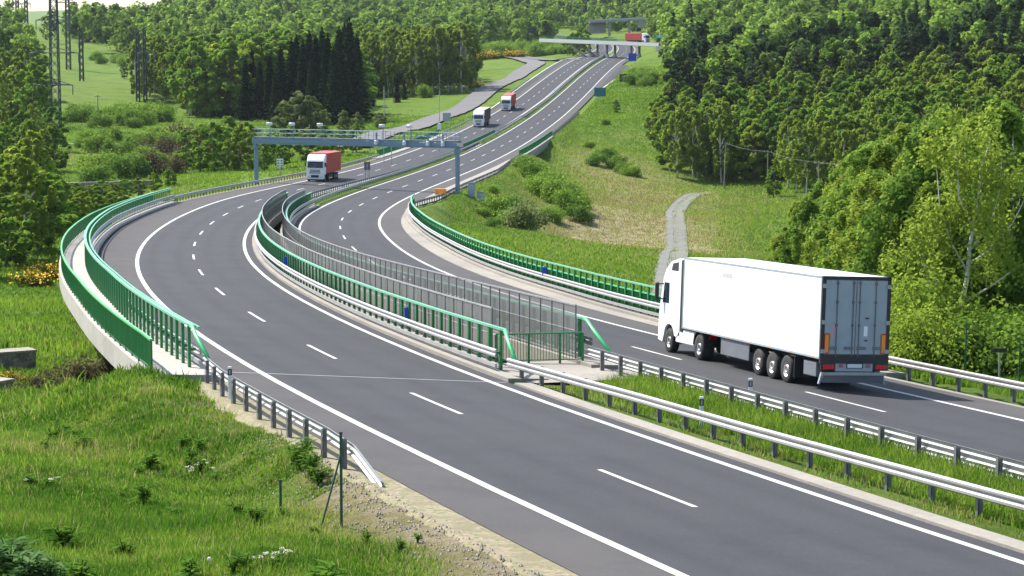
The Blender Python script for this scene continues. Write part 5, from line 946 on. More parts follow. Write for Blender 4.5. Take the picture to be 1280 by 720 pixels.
def mast(px, Y, py_top, label, name='mast', r=.09, cat='mast', box=None, py_base=None):
    c = at(px, Y, py_top); zg = z_ground(c[0], c[1]) if py_base is None else at(px, Y, py_base)[2]
    e = empty(name, (c[0], c[1], zg)); tag(e, label, cat); m = MB(); m.tube([(c[0], c[1], zg-.3), (c[0], c[1], c[2])], [r, r*.6], 8); adopt(e, m.build('pole', M['galv']))
    if box:
        q = at(px, Y, box); m = MB(); m.box((q[0], q[1]-.15, q[2]), (.7, .5, 1.1), bev=.04); adopt(e, m.build('instrument_box', M['sign_white']))
        m = MB(); m.box((c[0], c[1], c[2]), (.9, .12, .12)); m.box((c[0]-.4, c[1], c[2]+.12), (.12, .12, .2)); adopt(e, m.build('sensor_arm', M['galv_d']))
    return e
mast(549.3, 440, 112, 'tall thin weather mast with a white box behind the gantry', box=158, name='weather_mast')
mast(480, 560, 108, 'slim wooden pole standing in the field left of the motorway', r=.16, name='utility_pole', cat='pole')
def wood_pole(px, Y, py_top, label, arm=True, r=.15, lean=0.0):
    c = at(px, Y, py_top); zg = z_ground(c[0], c[1]); e = empty('utility_pole', (c[0], c[1], zg)); tag(e, label, 'pole')
    m = MB(); m.tube([(c[0]-lean, c[1], zg-.4), (c[0], c[1], c[2])], [r, r*.65], 8); adopt(e, m.build('pole', M['wood']))
    m = MB(); m.box((c[0]-lean, c[1], zg+.7), (.34, .3, 1.5)); adopt(e, m.build('pole_foot', M['concrete']))
    if arm:
        m = MB(); m.box((c[0], c[1], c[2]-.3), (1.7, .1, .12)); adopt(e, m.build('crossarm', M['galv_d']))
        m = MB()
        for q in (-.7, 0, .7): m.tube([(c[0]+q, c[1], c[2]-.25), (c[0]+q, c[1], c[2]+.05)], [.05, .03], 6)
        adopt(e, m.build('insulator', M['sign_white']))
    return e
wood_pole(907.5, 455, 178, 'wooden power pole at the forest edge above the bend of the gravel track', lean=.3)
wood_pole(960, 440, 188, 'thin power pole at the forest edge right of the track')
wood_pole(1023.5, 400, 202, 'wooden power pole rising above the young birches')
wood_pole(122, 600, 119, 'short wooden pole at the edge of the far left meadow')
def pylon(px, Y, py_base, py_top, wb, wt, arms, label, tw=None, name='power_pylon'):
    k = Y/FPX; b = at(px, Y, py_base); t = at(px, Y, py_top); zg = min(b[2], z_ground(b[0], b[1]) if True else b[2]); H = t[2]-zg
    e = empty(name, (b[0], b[1], zg)); tag(e, label, 'pylon'); m = MB(); n = max(6, int(H/2.2)); r = .07+.0001*Y
    def W(z): return (wb+(wt-wb)*min(1, z/(H*.9)))/2
    cor = [(-1, -1), (1, -1), (1, 1), (-1, 1)]
    for sx, sy in cor: m.tube([(b[0]+sx*W(z), b[1]+sy*W(z), zg+z) for z in (0, H)], r*1.25, 4)
    adopt(e, m.build('corner_legs', M['lattice'])); m = MB()
    for i in range(n):
        z0, z1 = H*i/n, H*(i+1)/n
        for q in range(4):
            a, c = cor[q], cor[(q+1) % 4]; m.tube([(b[0]+a[0]*W(z0), b[1]+a[1]*W(z0), zg+z0), (b[0]+c[0]*W(z1), b[1]+c[1]*W(z1), zg+z1)], r*.6, 3); m.tube([(b[0]+c[0]*W(z0), b[1]+c[1]*W(z0), zg+z0), (b[0]+a[0]*W(z1), b[1]+a[1]*W(z1), zg+z1)], r*.6, 3)
    adopt(e, m.build('bracing', M['lattice']))
    for pya, l_, r_ in arms:
        z = at(px, Y, pya)[2]; m = MB()
        for sx, ln in ((-1, l_*k), (1, r_*k)):
            for dy in (-.3, .3): m.tube([(b[0], b[1]+dy, z), (b[0]+sx*ln, b[1], z)], r, 4)
            m.tube([(b[0], b[1], z+1.3), (b[0]+sx*ln*.9, b[1], z+.05)], r*.7, 3)
        adopt(e, m.build('crossarm', M['lattice']))
        for sx, ln in ((-1, l_*k), (1, r_*k)):
            m = MB(); m.tube([(b[0]+sx*ln, b[1], z), (b[0]+sx*ln, b[1], z-2.4)], .13, 5); adopt(e, m.build('insulator', M['galv_d']))
    return e
pylon(70, 560, 165, -30, 2.3, 1.5, [(25, 22, 20), (66, 31, 30), (106, 22, 22), (-12, 24, 24)], 'tallest dark lattice pylon in front of the far left meadow')
pylon(102.5, 820, 117, 34, 1.4, 1.0, [(52, 3, 3)], 'slender twin leg pylon in the middle of the far left meadow')
pylon(173, 700, 144, 38, 1.0, .7, [(66, 10, 14)], 'left mast of the pair at the birch wood edge')
pylon(182, 690, 150, 38, .9, .7, [(66, 8, 12)], 'right mast of the pair at the birch wood edge')
pylon(22, 1150, 32, -6, 1.6, 1.2, [(5, 6, 6)], 'faint grey pylon on the skyline at the far left corner')
pylon(33, 1150, 32, -6, 1.6, 1.2, [(5, 6, 6)], 'second faint grey pylon on the skyline beside the corner one')
pylon(85, 900, 52, -12, 1.6, 1.2, [(3, 12, 12)], 'pale pylon behind the tallest one at the top of the view')
# wires
def wire(a, b, sag, r=.02):
    wr = MB()
    t = np.linspace(0, 1, 24)[:, None]; a = np.array(a); b = np.array(b); P = a+(b-a)*t; P[:, 2] -= (4*sag*t*(1-t))[:, 0]; wr.tube(P, r, 3); far = a[1] > 500
    tag(wr.build('power_line', M['galv_d']), 'thin power line strung between the tall pylon and the twin masts' if far else 'thin power line strung between the wooden poles at the forest edge', 'power line', 'power lines of the pylons' if far else 'power lines of the wooden poles')
for (px0, py0, px1, py1) in ((39, 70, 158, 69), (101, 70, 186, 69), (48, 110, 163, 69), (92, 110, 194, 69)): wire(at(px0, 560, py0), at(px1, 700, py1), 3)
wire(at(907.5, 455, 179), at(960, 440, 189), .4); wire(at(960, 440, 189), at(1023.5, 400, 203), .4)
wire(at(1023.5, 400, 203), at(1290, 330, 160), 2); wire(at(1023.5, 400, 204), at(1290, 330, 163), 2)
# delineator posts
def delineator(p, label, black=True):
    e = empty('delineator_post', p); tag(e, label, 'road post'); m = MB(); m.box(np.array(p)+[0,0,.45], (.12, .06, 1.0), bev=.015); adopt(e, m.build('post', M['sign_white']))
    m = MB(); m.box(np.array(p)+[0,0,.78], (.126, .066, .2)); adopt(e, m.build('black_band', M['black'])); m = MB(); m.box(np.array(p)+[0,-.036,.78], (.05, .01, .14)); adopt(e, m.build('reflector', M['galv'])); return e
delineator(L(18.3, float(OUT_L(18))-.1, .1), 'white road post with black band behind the near left guardrail')
delineator(L(11.5, 6.35, 0), 'white road post with black band in the grass behind the nearest median guardrail')
delineator(Rr(-3.5, -4.85, .1), 'white road post with black band at the second median guardrail below the truck')
for i, s in enumerate((243, 293, 343)): pass
# small blue phone signs on the barriers
for (fr, s, o, lb) in ((L, 43, 4.95, 'small blue marker plate on the inner left barrier near the gate'), (L, 86, 4.95, 'small blue marker plate on the inner left barrier in the bend'), (Rr, 66, 7.75, 'small blue marker plate on the outer right barrier')):
    p = fr(s, o, .9); e = empty('marker_plate', p); tag(e, lb, 'marker plate'); m = MB(); m.box(p+[0,0,.15], (.28, .04, .55), bev=.01); adopt(e, m.build('plate', M['sign_blue'])); m = MB(); m.box(p+[0,.04,0], (.05, .05, .9)); adopt(e, m.build('bracket', M['galv_d']))
# green steel fence posts in the foreground
def gpost(px, py, Y, h, label, brace=None, black=False):
    c = at(px, Y, py); zg = z_ground(c[0], c[1]); e = empty('fence_post', (c[0], c[1], zg)); tag(e, label, 'fence post'); m = MB(); m.cyl((c[0], c[1], zg-.3), (c[0], c[1], zg+h), .032, 10); adopt(e, m.build('post', M['darkgreen']))
    m = MB(); m.cyl((c[0], c[1], zg+h), (c[0], c[1], zg+h+.03), .04, 10); adopt(e, m.build('post_cap', M['black']))
    if brace: m = MB(); m.tube([(c[0], c[1]-.03, zg+h*.78), (c[0]+brace, c[1]-.25, zg+.05)], .022, 8); adopt(e, m.build('brace', M['darkgreen']))
    return e
M['darkgreen'] = mk('dark_green_post', (.01,.07,.045), .4)
gpost(427, 668, 48.5, 2.05, 'tall dark green fence post with a slanted brace in the foreground grass', brace=-.42)
gpost(351, 648, 50.5, .78, 'short dark green stub post left of the braced one')
e = empty('small_sign', Rr(-8, 8.8, -.3)); 
def small_sign():
    c = at(1250, 88, 438); zg = z_ground(c[0], c[1]); e.location = (c[0], c[1], zg); tag(e, 'small black kilometre plate on a thin post at the right edge', 'plate sign')
    m = MB(); m.box((c[0], c[1], c[2]), (.55, .04, .16)); adopt(e, m.build('plate', M['black'])); m = MB(); m.box((c[0], c[1]+.05, (c[2]+zg)/2), (.06, .05, c[2]-zg)); adopt(e, m.build('post', M['galv']))
small_sign()
for i, (px, py) in enumerate(((1208, 405), (1275, 425))):
    c = at(px, 92, py); zg = z_ground(c[0], c[1]); e = empty('fence_post', (c[0], c[1], zg)); tag(e, ('thin green fence post under the leaning birch', 'thin green fence post at the right frame edge behind the guardrail')[i], 'fence post'); m = MB(); m.cyl((c[0], c[1], zg-.2), (c[0], c[1], c[2]), .03, 8); adopt(e, m.build('post', M['darkgreen'])); m = MB(); m.cyl((c[0], c[1], c[2]), (c[0], c[1], c[2]+.03), .035, 8); adopt(e, m.build('post_cap', M['black']))
# stone walls lower left
def gwall(px0, px1, py, Y0, Y1, h, t, label, top=True):
    a = at(px0, Y0, py); b = at(px1, Y1, py); za = z_ground(a[0], a[1]); zb_ = z_ground(b[0], b[1]); e = empty('stone_wall', (a[0], a[1], za)); tag(e, label, 'stone wall')
    a = np.array([a[0], a[1]]); b = np.array([b[0], b[1]]); d = (b-a)/np.linalg.norm(b-a); n = np.array([-d[1], d[0]])*t; m = MB(); z0 = min(za, zb_)-.8; z1 = max(za, zb_)+h
    P = [a, b, b+n, a+n]; m.hexa([(*p, z0) for p in P]+[(*p, z1) for p in P]); adopt(e, m.build('wall', M['gabion']))
    if top: P = [a-d*.05-n*.05, b+d*.05-n*.05, b+d*.05+n*1.05, a-d*.05+n*1.05]; m = MB(); m.hexa([(*p, z1+.002) for p in P]+[(*p, z1+.12) for p in P]); adopt(e, m.build('coping', M['concrete']))
gwall(-40, 45, 455, 122, 124, 1.0, 1.2, 'low gabion wall of pinkish stone blocks at the left edge below the bank')
gwall(70, 190, 250, 372, 380, 1.1, .6, 'long dark low wall along the channel beyond the left viaduct')
gwall(-30, 18, 520, 97, 99, .5, .8, 'short concrete kerb wall at the left edge above the foreground grass')

# ------------------------------------------------------------------ vegetation builders
rng = np.random.default_rng(7)
def leaf_quads(P, nrm, size, rng, asp=1.0, axis=None):
    """diamond shaped leaf sprays at P facing nrm"""
    n = len(P); nrm = nrm/(np.linalg.norm(nrm, axis=1)[:, None]+1e-9)
    a = rng.normal(size=(n, 3)) if axis is None else axis+rng.normal(size=(n, 3))*.25
    a -= nrm*(a*nrm).sum(1)[:, None]; a /= np.linalg.norm(a, axis=1)[:, None]+1e-9; b = np.cross(nrm, a)
    s = (size*rng.uniform(.6, 1.35, n))[:, None]
    k = rng.uniform(-.25, .25, (n, 1))
    V = np.stack([P-a*s*asp*.5, P-b*s*.5+a*s*k, P+a*s*asp*.5, P+b*s*.5+a*s*k], 1).reshape(-1, 3)
    F = np.arange(n*4).reshape(-1, 4); return V, F
def crown_cloud(rng, H, Rw, cb, K, n, size, prof=1.0, droop=0.0, lump=.26, sh=.55):
    """clumped broadleaf crown: K leaf clumps spread through the crown's volume"""
    t = rng.beta(1.25, 1.15, K); z = cb+(H-cb)*t*.97
    r = Rw*np.sin(np.pi*np.clip(t*.86+.12, 0, 1)**prof)**.75
    az = rng.uniform(0, 2*np.pi, K); rr = r*np.sqrt(rng.uniform(.12, 1, K))
    r3 = 1+.22*np.sin(az*2+1.3)+.12*np.sin(az*3+t*5)
    Cc = np.stack([rr*np.cos(az)*r3, rr*np.sin(az)*r3, z], 1)
    Cr = Rw*lump*rng.uniform(.6, 1.4, K)*(1.1-.5*t)
    tint = rng.uniform(.05, .8, K)
    j = rng.integers(0, K, n)
    d = rng.normal(size=(n, 3)); d /= np.linalg.norm(d, axis=1)[:, None]
    rad = rng.uniform(sh, 1.12, n)**.8
    ell = np.array([1, 1, .75+droop]); P = Cc[j]+d*Cr[j, None]*rad[:, None]*ell
    P[:, 2] -= droop*Cr[j]*rng.uniform(0, 1.2, n)
    nr = d*.8+rng.normal(size=(n, 3))*.5+np.array([-.25, .1, .5])*0+np.array([0, 0, .6])
    V, F = leaf_quads(P, nr, size, rng, 1.3)
    T = np.clip(tint[j]+rng.normal(size=n)*.12, 0, 1).repeat(4)
    return V, F, T, Cc
def tmesh(V, F, T, mat, name='crown'):
    o = mesh_np(name, V, F, mat, tint=T); me = o.data; bpy.data.objects.remove(o); return me
def trunk_mesh(rng, H, r, mat, Cc=None, top=.85, bend=.3, limbs=12, n=7, name='trunk', lean=(0, 0)):
    m = MB(); k = 9; t = np.linspace(0, 1, k); ph = rng.uniform(0, 6)
    P = np.stack([bend*np.sin(t*3+ph)-bend*math.sin(ph)+lean[0]*t*H, bend*np.cos(t*2.3+ph)-bend*math.cos(ph)+lean[1]*t*H, t*H*top-.3*(t == 0)], 1)
    m.tube(P, r*(1-t*.82)*(1+.35*np.exp(-t*14)), n)
    if Cc is not None:
        for i in rng.choice(len(Cc), min(limbs, len(Cc)), replace=False):
            c = Cc[i]; zt = max(c[2]*.72-.3, H*.12); q = np.array([np.interp(zt, P[:, 2], P[:, a]) for a in range(3)]); q[2] = zt
            mid = (q+c)/2+np.array([0, 0, -.05*H*rng.uniform(-.5, 1)]); rl = r*(1-.8*zt/H)*.5
            m.tube([q, mid, c], [rl, rl*.6, rl*.2], 5)
    o = m.build(name, mat, smooth=True); me = o.data; bpy.data.objects.remove(o); return me
def deciduous(seed, H, Rw, cb, K, n, size, leaf, bark='bark', tr=.22, **kw):
    g = np.random.default_rng(seed); V, F, T, Cc = crown_cloud(g, H, Rw, cb, K, n, size, **kw)
    return [('trunk', trunk_mesh(g, H, tr, M[bark], Cc, limbs=min(16, K))), ('crown', tmesh(V, F, T, M[leaf]))]
def spruce(seed, H, Rw, cb, n, size, levels=24):
    g = np.random.default_rng(seed); Ps = []; Ns = []; Ax = []
    lv = g.integers(0, levels, n); t = (lv+g.uniform(-.2, .2, n))/levels; t = np.clip(t, 0, 1)
    nb = 9; b = g.integers(0, nb, n); az = b*2*np.pi/nb+lv*2.4+g.normal(size=n)*.16
    Lm = Rw*(1-t)**.85*(1+.22*np.sin(lv*7.3+b*2.1))+.15; u = g.uniform(.05, 1, n)**.6
    r = Lm*u; z = cb+(H-cb)*t-(.42*r-.12*r*r/Rw)+g.normal(size=n)*.10
    P = np.stack([r*np.cos(az), r*np.sin(az), z], 1)
    ax = np.stack([np.cos(az), np.sin(az), -.45+0*az], 1); nr = np.stack([.15*np.cos(az), .15*np.sin(az), 1+0*az], 1)+g.normal(size=(n, 3))*.45
    V, F = leaf_quads(P, nr, size, g, 1.9, axis=ax)
    T = np.clip(.2+.6*u+g.normal(size=n)*.15, 0, 1).repeat(4)
    V2, F2 = leaf_quads(np.array([[0, 0, H-.2+i*.12] for i in range(4)]), g.normal(size=(4, 3))*[1, 1, .1], size, g, 2, axis=np.array([[0, 0, 1.]]*4))
    V = np.vstack([V, V2]); F = np.vstack([F, F2+len(P)*4]); T = np.concatenate([T, np.full(16, .6)])
    return [('trunk', trunk_mesh(g, H, .24, M['bark'], None, top=.97, bend=.05)), ('crown', tmesh(V, F, T, M['leaf_spruce']))]
def pine(seed, H, Rw, cb, n, size):
    g = np.random.default_rng(seed); K = 20; t = g.uniform(0, 1, K); z = cb+(H-cb)*t; az = g.uniform(0, 6.3, K); rr = Rw*(1-t*.65)*g.uniform(.25, 1, K)
    Cc = np.stack([rr*np.cos(az), rr*np.sin(az), z], 1); Cr = Rw*g.uniform(.25, .45, K)
    j = g.integers(0, K, n); d = g.normal(size=(n, 3)); d /= np.linalg.norm(d, axis=1)[:, None]
    P = Cc[j]+d*Cr[j, None]*np.array([1, 1, .42])*g.uniform(.5, 1.1, n)[:, None]
    V, F = leaf_quads(P, d*.5+g.normal(size=(n, 3))*.6+[0, 0, .6], size, g, 1.2); T = np.clip(g.uniform(.1, .8, K)[j]+g.normal(size=n)*.1, 0, 1).repeat(4)
    return [('trunk', trunk_mesh(g, H, .2, M['pinebark'], Cc, top=.96, bend=.12, limbs=14)), ('crown', tmesh(V, F, T, M['leaf_pine']))]
def bush(seed, H, Rw, n, size, leaf, K=12):
    g = np.random.default_rng(seed); az = g.uniform(0, 6.3, K); rr = Rw*np.sqrt(g.uniform(0, .75, K)); z = H*g.uniform(.25, .8, K)*(1-.35*rr/Rw)
    Cc = np.stack([rr*np.cos(az), rr*np.sin(az), z], 1); Cr = g.uniform(.28, .5, K)*min(Rw, H); tn = g.uniform(.05, .8, K)
    j = g.integers(0, K, n); d = g.normal(size=(n, 3)); d /= np.linalg.norm(d, axis=1)[:, None]; P = Cc[j]+d*Cr[j, None]*g.uniform(.45, 1.3, n)[:, None]; P[:, 2] = np.maximum(P[:, 2], .02)
    V, F = leaf_quads(P, d*.8+g.normal(size=(n, 3))*.5+[0, 0, .3], size, g, 1.25); T = np.clip(tn[j]+g.normal(size=n)*.12, 0, 1).repeat(4)
    m = MB()
    for c in Cc[:7]: m.tube([(c[0]*.15, c[1]*.15, -.2), (c[0]*.6, c[1]*.6, c[2]*.55), c], [.05, .035, .015], 4)
    o = m.build('stem', M['bark']); me = o.data; bpy.data.objects.remove(o)
    return [('stem', me), ('crown', tmesh(V, F, T, M[leaf]))]
def place(kind, parts, x, y, label, cat, group=None, s=1.0, rz=None, sxy=1.0, z=None, lean=0.0, g=rng):
    zg = z_ground(x, y) if z is None else z
    e = bpy.data.objects.new(kind, None); C.objects.link(e); e.location = (x, y, zg-.05); e.rotation_euler = (lean, 0, g.uniform(0, 6.28) if rz is None else rz); e.scale = (s*sxy, s*sxy, s)
    tag(e, label, cat, group)
    for nm, me in parts:
        o = bpy.data.objects.new(nm, me); C.objects.link(o); o.parent = e
    return e
TREES = []           # (x, y, s) used to keep trunks apart
def in_corridor(x, y, mg=2.5):
    r, off, al = _near(np.stack([x, y], -1), RS); return (off > r[:, 6]-mg-1.5) & (off < r[:, 7]+mg+.5) & (abs(al) < 8)
def scatter(px0, px1, Y0, Y1, sp, g, keep=None, mg=3.0, top=None):
    """random spaced points in the wedge between photo columns px0..px1 and distances Y0..Y1"""
    out = []
    X0 = min((px0-640)/FPX*Y0, (px0-640)/FPX*Y1); X1 = max((px1-640)/FPX*Y0, (px1-640)/FPX*Y1)
    nx = int((X1-X0)/sp)+1; ny = int((Y1-Y0)/sp)+1
    ix, iy = np.meshgrid(np.arange(nx), np.arange(ny)); x = X0+(ix+g.uniform(.08, .92, ix.shape))*sp; y = Y0+(iy+g.uniform(.08, .92, ix.shape))*sp
    x = x.ravel(); y = y.ravel(); px = 640+x/y*FPX; ok = (px > px0) & (px < px1) & (y < Y1)
    x, y, px = x[ok], y[ok], px[ok]
    if len(x): ok = ~in_corridor(x, y, mg); x, y, px = x[ok], y[ok], px[ok]
    if keep is not None and len(x): ok = keep(px, y, x); x, y = x[ok], y[ok]
    return x, y
# prototypes -------------------------------------------------------
NB = [deciduous(11+i, 12.5, 2.7, 1.4, 110, 24000, .15, ('leaf_birch','leaf_birch','leaf_dec')[i], 'birchbark', .13, droop=.6, prof=1.0, lump=.21, sh=.1) for i in range(3)]
ND = [deciduous(31+i, 11, 3.4, 1.2, 80, 18000, .18, 'leaf_dec', 'bark', .18) for i in range(2)]
MDc = [deciduous(41+i, 13, 3.9, 1.4, 52, 5200, .5, ('leaf_dec', 'leaf_fresh', 'leaf_dec', 'leaf_birch')[i], 'bark', .22, lump=.22, sh=.35) for i in range(4)]
MBi = [deciduous(51+i, 15, 3.0, 2.4, 70, 5200, .4, 'leaf_birch', 'birchbark', .16, droop=.6, lump=.2, sh=.3) for i in range(3)]
MF = [deciduous(61+i, 15, 4.2, 2.0, 34, 1500, .95, 'leaf_far', 'bark', .25) for i in range(4)]
SP = [spruce(71+i, 24, 4.2, 1.0, 5200, .62) for i in range(3)]
PI = [pine(81+i, 17, 2.8, 8.0+i, 2400, .55) for i in range(3)]
BU = [bush(91+i, 2.6, 2.0, 3600, .17, ('leaf_bush','leaf_fresh','leaf_bush','leaf_dec')[i], K=18) for i in range(4)]
BP = bush(97, 3.0, 2.6, 2600, .24, 'leaf_pale'); BB = bush(99, 3.4, 2.6, 1500, .22, 'leaf_brown'); BL = bush(98, 3, 2.2, 6000, .12, 'leaf_lime', K=26)
GO = bush(96, 1.1, 1.4, 1400, .12, 'gorse')
# ---- near stand right of the truck
g = np.random.default_rng(5)
def lean_birch(x, y):
    zg = z_ground(x, y); e = empty('birch_tree', (x, y, zg)); tag(e, 'leaning white barked birch with forked bare limbs right of the white truck', 'birch')
    q = np.random.default_rng(3); m = MB(); H = 10.5
    P = np.array([[0,0,-.3],[.35,0,1.2],[.75,.1,2.8],[1.0,.1,4.2],[1.05,.15,5.4],[1.35,.1,7.0],[1.5,.2,8.8],[1.9,.2,10.2]]); m.tube(P, [.15,.13,.115,.1,.085,.06,.04,.02], 9)
    limbs = [([1.0,.1,4.2],[.2,.2,5.6],[-.3,.3,7.2],[-.5,.2,9]), ([1.05,.15,5.2],[1.9,0,6.3],[2.3,.1,7.8],[2.4,0,9.4]), ([.75,.1,2.8],[1.9,-.3,3.6],[3.2,-.5,4.6],[4.2,-.6,5.0]), ([1.2,.1,6.2],[.5,0,7.6],[.4,.1,9.2],[.2,.1,10.3]), ([1.02,.1,4.6],[1.9,.3,5.1],[3,.4,6.4],[3.6,.4,7.6]), ([.35,0,1.2],[-.5,.2,2.6],[-.9,.3,4.4],[-1.2,.3,6])]
    for l in limbs: m.tube(np.array(l, float), [.06,.045,.03,.012], 6)
    tr = adopt(e, m.build('trunk', M['birchbark'], smooth=True)); tr.location = (x, y, zg); tr.matrix_parent_inverse = Matrix.Translation((-x, -y, -zg))
    Cc = []; 
    for l in limbs+[P[4:].tolist()]:
        for p in l[1:]: Cc += [np.array(p)+q.normal(size=3)*[.7,.7,.6] for _ in range(4)]
    Cc = np.array([c for c in Cc if c[2] > 4.0]); n = 9000; j = q.integers(0, len(Cc), n); d = q.normal(size=(n, 3)); d /= np.linalg.norm(d, axis=1)[:, None]
    Pq = Cc[j]+d*(.62*q.uniform(.3, 1.1, n))[:, None]*[1,1,1.2]; V, F = leaf_quads(Pq, d*.5+q.normal(size=(n, 3))*.7+[0,0,.3], .14, q, 1.3)
    T = np.clip(q.uniform(.1, .9, len(Cc))[j]+q.normal(size=n)*.1, 0, 1).repeat(4); cr = adopt(e, mesh_np('crown', V, F, M['leaf_birch'], tint=T)); cr.location = (x, y, zg); cr.matrix_parent_inverse = Matrix.Translation((-x, -y, -zg))
c = at(1181, 103, 440); lean_birch(c[0], c[1])
lab_near = 'green birch in the dense roadside stand behind the white truck'
pts = []
for (a, b, y0, y1, sp, kind, sc) in ((1110, 1330, 108, 125, 3.4, 'b', (.62, .9)), (1060, 1340, 125, 150, 3.8, 'b', (.8, 1.08)), (1000, 1350, 150, 185, 4.4, 'b', (.85, 1.15)), (975, 1350, 185, 240, 5.2, 'b', (.85, 1.2)), (1090, 1340, 240, 300, 6.0, 'd', (.9, 1.2))):
    X, Y = scatter(a, b, y0, y1, sp, g, mg=4)
    for x, y in zip(X, Y):
        px = 640+x/y*FPX
        lim = np.interp(px, [950, 1000, 1060, 1100, 1160, 1220, 1300], [310, 250, 205, 175, 150, 135, 125])   # skyline of the stand in the photo
        zt = at(px, y, lim)[2]; H = zt-z_ground(x, y); 
        if H < 4.2: H = g.uniform(3.5, 5.0)
        pr = NB[g.integers(0, 3)] if (g.random() < .75) else ND[g.integers(0, 2)]
        h0 = 12.5 if pr in NB else 11
        s = min(H*g.uniform(.72, 1.06)/h0, 1.25)
        pts.append((x, y)); place('birch_tree' if pr in NB else 'broadleaf_tree', pr, x, y, lab_near if pr in NB else 'dark green broadleaf tree mixed into the stand behind the white truck', 'tree', 'roadside trees behind the white truck', s, sxy=max(1, .95/s**.5), g=g)
# undergrowth along the guardrail and fence
for i in range(26):
    px = g.uniform(1120, 1320); Y = g.uniform(98, 112); x = (px-640)/FPX*Y
    if in_corridor(np.array([x]), np.array([Y]), 2.5)[0]: continue
    place('bush', BU[i % 4], x, Y, 'low bush in the shade under the birches beyond the right guardrail', 'bush', 'bushes under the roadside birches', g.uniform(.6, 1.1), g=g)
for i, (px, Y, s) in enumerate(((1150, 98, 1.0), (1165, 101, 1.5), (1200, 100, .8), (1138, 104, 1.3))):
    c = at(px, Y); place('lime_bush', BL, c[0], c[1], ['young lime green bush right behind the truck', 'tallest young lime green shrub beside the leaning birch', 'low lime green bush at the foot of the leaning birch', 'lime green shrub half hidden by the truck doors'][i], 'bush', None, s, g=g)
# ---- forest on the right
FORE = 'trees of the forest edge on the right'
def forest_r(px, y, x):
    # left edge of the wood seen in the photo, as a column for each distance
    lim = np.interp(y, [400, 470, 520, 600, 700, 760, 830, 935, 950, 1000], [905, 838, 822, 845, 858, 840, 838, 836, 812, 812]); return px > lim
n_ind = 0; RF = []
bands = ((420, 520, 5.6), (520, 640, 6.4), (640, 800, 7.5), (800, 1000, 8.5), (1000, 1250, 10))
for (y0, y1, sp) in bands:
    X, Y = scatter(800, 1330, y0, y1, sp, g, keep=forest_r, mg=8); RF += list(zip(X, Y))
RF = np.array(RF); RF = RF[np.argsort(RF[:, 1])]
# keep the clearing in front of the poles open
pxs = 640+RF[:, 0]/RF[:, 1]*FPX; RF = RF[~((RF[:, 1] < 462) & (pxs < 985))]
def species(px, y, g):
    r = g.random(); f = np.exp(-((y-np.interp(px, [860, 1000, 1150, 1280], [610, 610, 590, 570]))/70)**2)*.95   # dark pine and spruce belt
    if r < f*.72: return 'pine' if g.random() < .8 else 'spruce'
    if r < f*.72+.025: return 'spruce'
    return 'birch' if g.random() < (.55 if y < 560 else .2) else 'tree'
far_pts = []
for k, (x, y) in enumerate(RF):
    px = 640+x/y*FPX; sp_ = species(px, y, g)
    if y < 660 and k < 330:
        pr, h0, nm, lb = {'pine': (PI, 17, 'pine_tree', 'dark pine with bare brown trunk in the forest on the right hillside'), 'spruce': (SP, 24, 'spruce_tree', 'dark pointed spruce in the forest on the right hillside'),
            'birch': (MBi, 15, 'birch_tree', 'light green birch with pale trunk at the forest edge on the right hillside'), 'tree': (MDc, 13, 'broadleaf_tree', 'round crowned broadleaf tree in the forest on the right hillside')}[sp_]
        H = g.uniform(11, 15.5) if y < 560 else g.uniform(13, 18); pr = pr[g.integers(0, len(pr))]
        place(nm, pr, x, y, lb, 'tree', FORE, H/h0, sxy=1.0, g=g)
    else: far_pts.append((x, y, {'pine': 1, 'spruce': 2, 'birch': 0, 'tree': 0}[sp_]))
# single trees of the right meadow
for (nm, pr, px, Y, H, h0, lb, cat) in (
    ('broadleaf_tree', MDc[0], 967, 425, 6.0, 13, 'rounded bright green tree standing alone in the right meadow', 'tree'),
    ('broadleaf_tree', MDc[1], 770, 590, 3.6, 13, 'small round tree casting a shadow on the slope right of the road', 'tree'),
    ('broadleaf_tree', MDc[2], 888, 470, 5.0, 13, 'bushy tree beside the power pole at the top of the gravel track', 'tree')):
    c = at(px, Y); place(nm, pr, c[0], c[1], lb, cat, None, H/h0, g=g)
# bushes on the embankment right of the carriageway
BS = [(628, 262, 300, 1.5), (641, 268, 292, 1.3), (655, 280, 285, 1.2), (604, 272, 290, .55), (616, 290, 270, .5), (615, 232, 330, .55), (668, 215, 385, 1.5), (683, 225, 375, 1.6), (700, 240, 360, 1.7), (712, 250, 352, 1.5), (655, 205, 395, 1.2), (690, 262, 340, 1.0), (724, 262, 345, 1.1), (673, 240, 365, 1.3), (648, 250, 312, .9)]
for i, (px, py, Y, s) in enumerate(BS):
    c = at(px, Y); place('bush', BU[i % 4] if i != 2 else BP, c[0], c[1], 'dense green bush on the grassy embankment below the right carriageway' if i != 2 else 'pale flowering bush lowest on the embankment', 'bush', 'bushes on the right embankment', s, g=g)
BS2 = [(745, 470, 1.1), (752, 480, 1.0), (760, 478, 1.3), (770, 470, 1.2), (780, 465, 1.1), (788, 462, 1.0), (757, 560, .6), (735, 505, .7)]
for i, (px, Y, s) in enumerate(BS2):
    c = at(px, Y); place('bush', BU[i % 4], c[0], c[1], 'low bush in the row on the far meadow slope right of the road', 'bush', 'row of bushes on the far right slope', s, g=g)
# scrub between the exit lane and the forest
X, Y = scatter(792, 862, 690, 930, 5.2, g, mg=4)
for x, y in list(zip(X, Y))[:60]:
    place('bush', BU[g.integers(0, 4)], x, y, 'scrub bush on the slope between the exit lane and the forest', 'bush', 'scrub on the slope below the overpass', g.uniform(.9, 1.9), g=g)
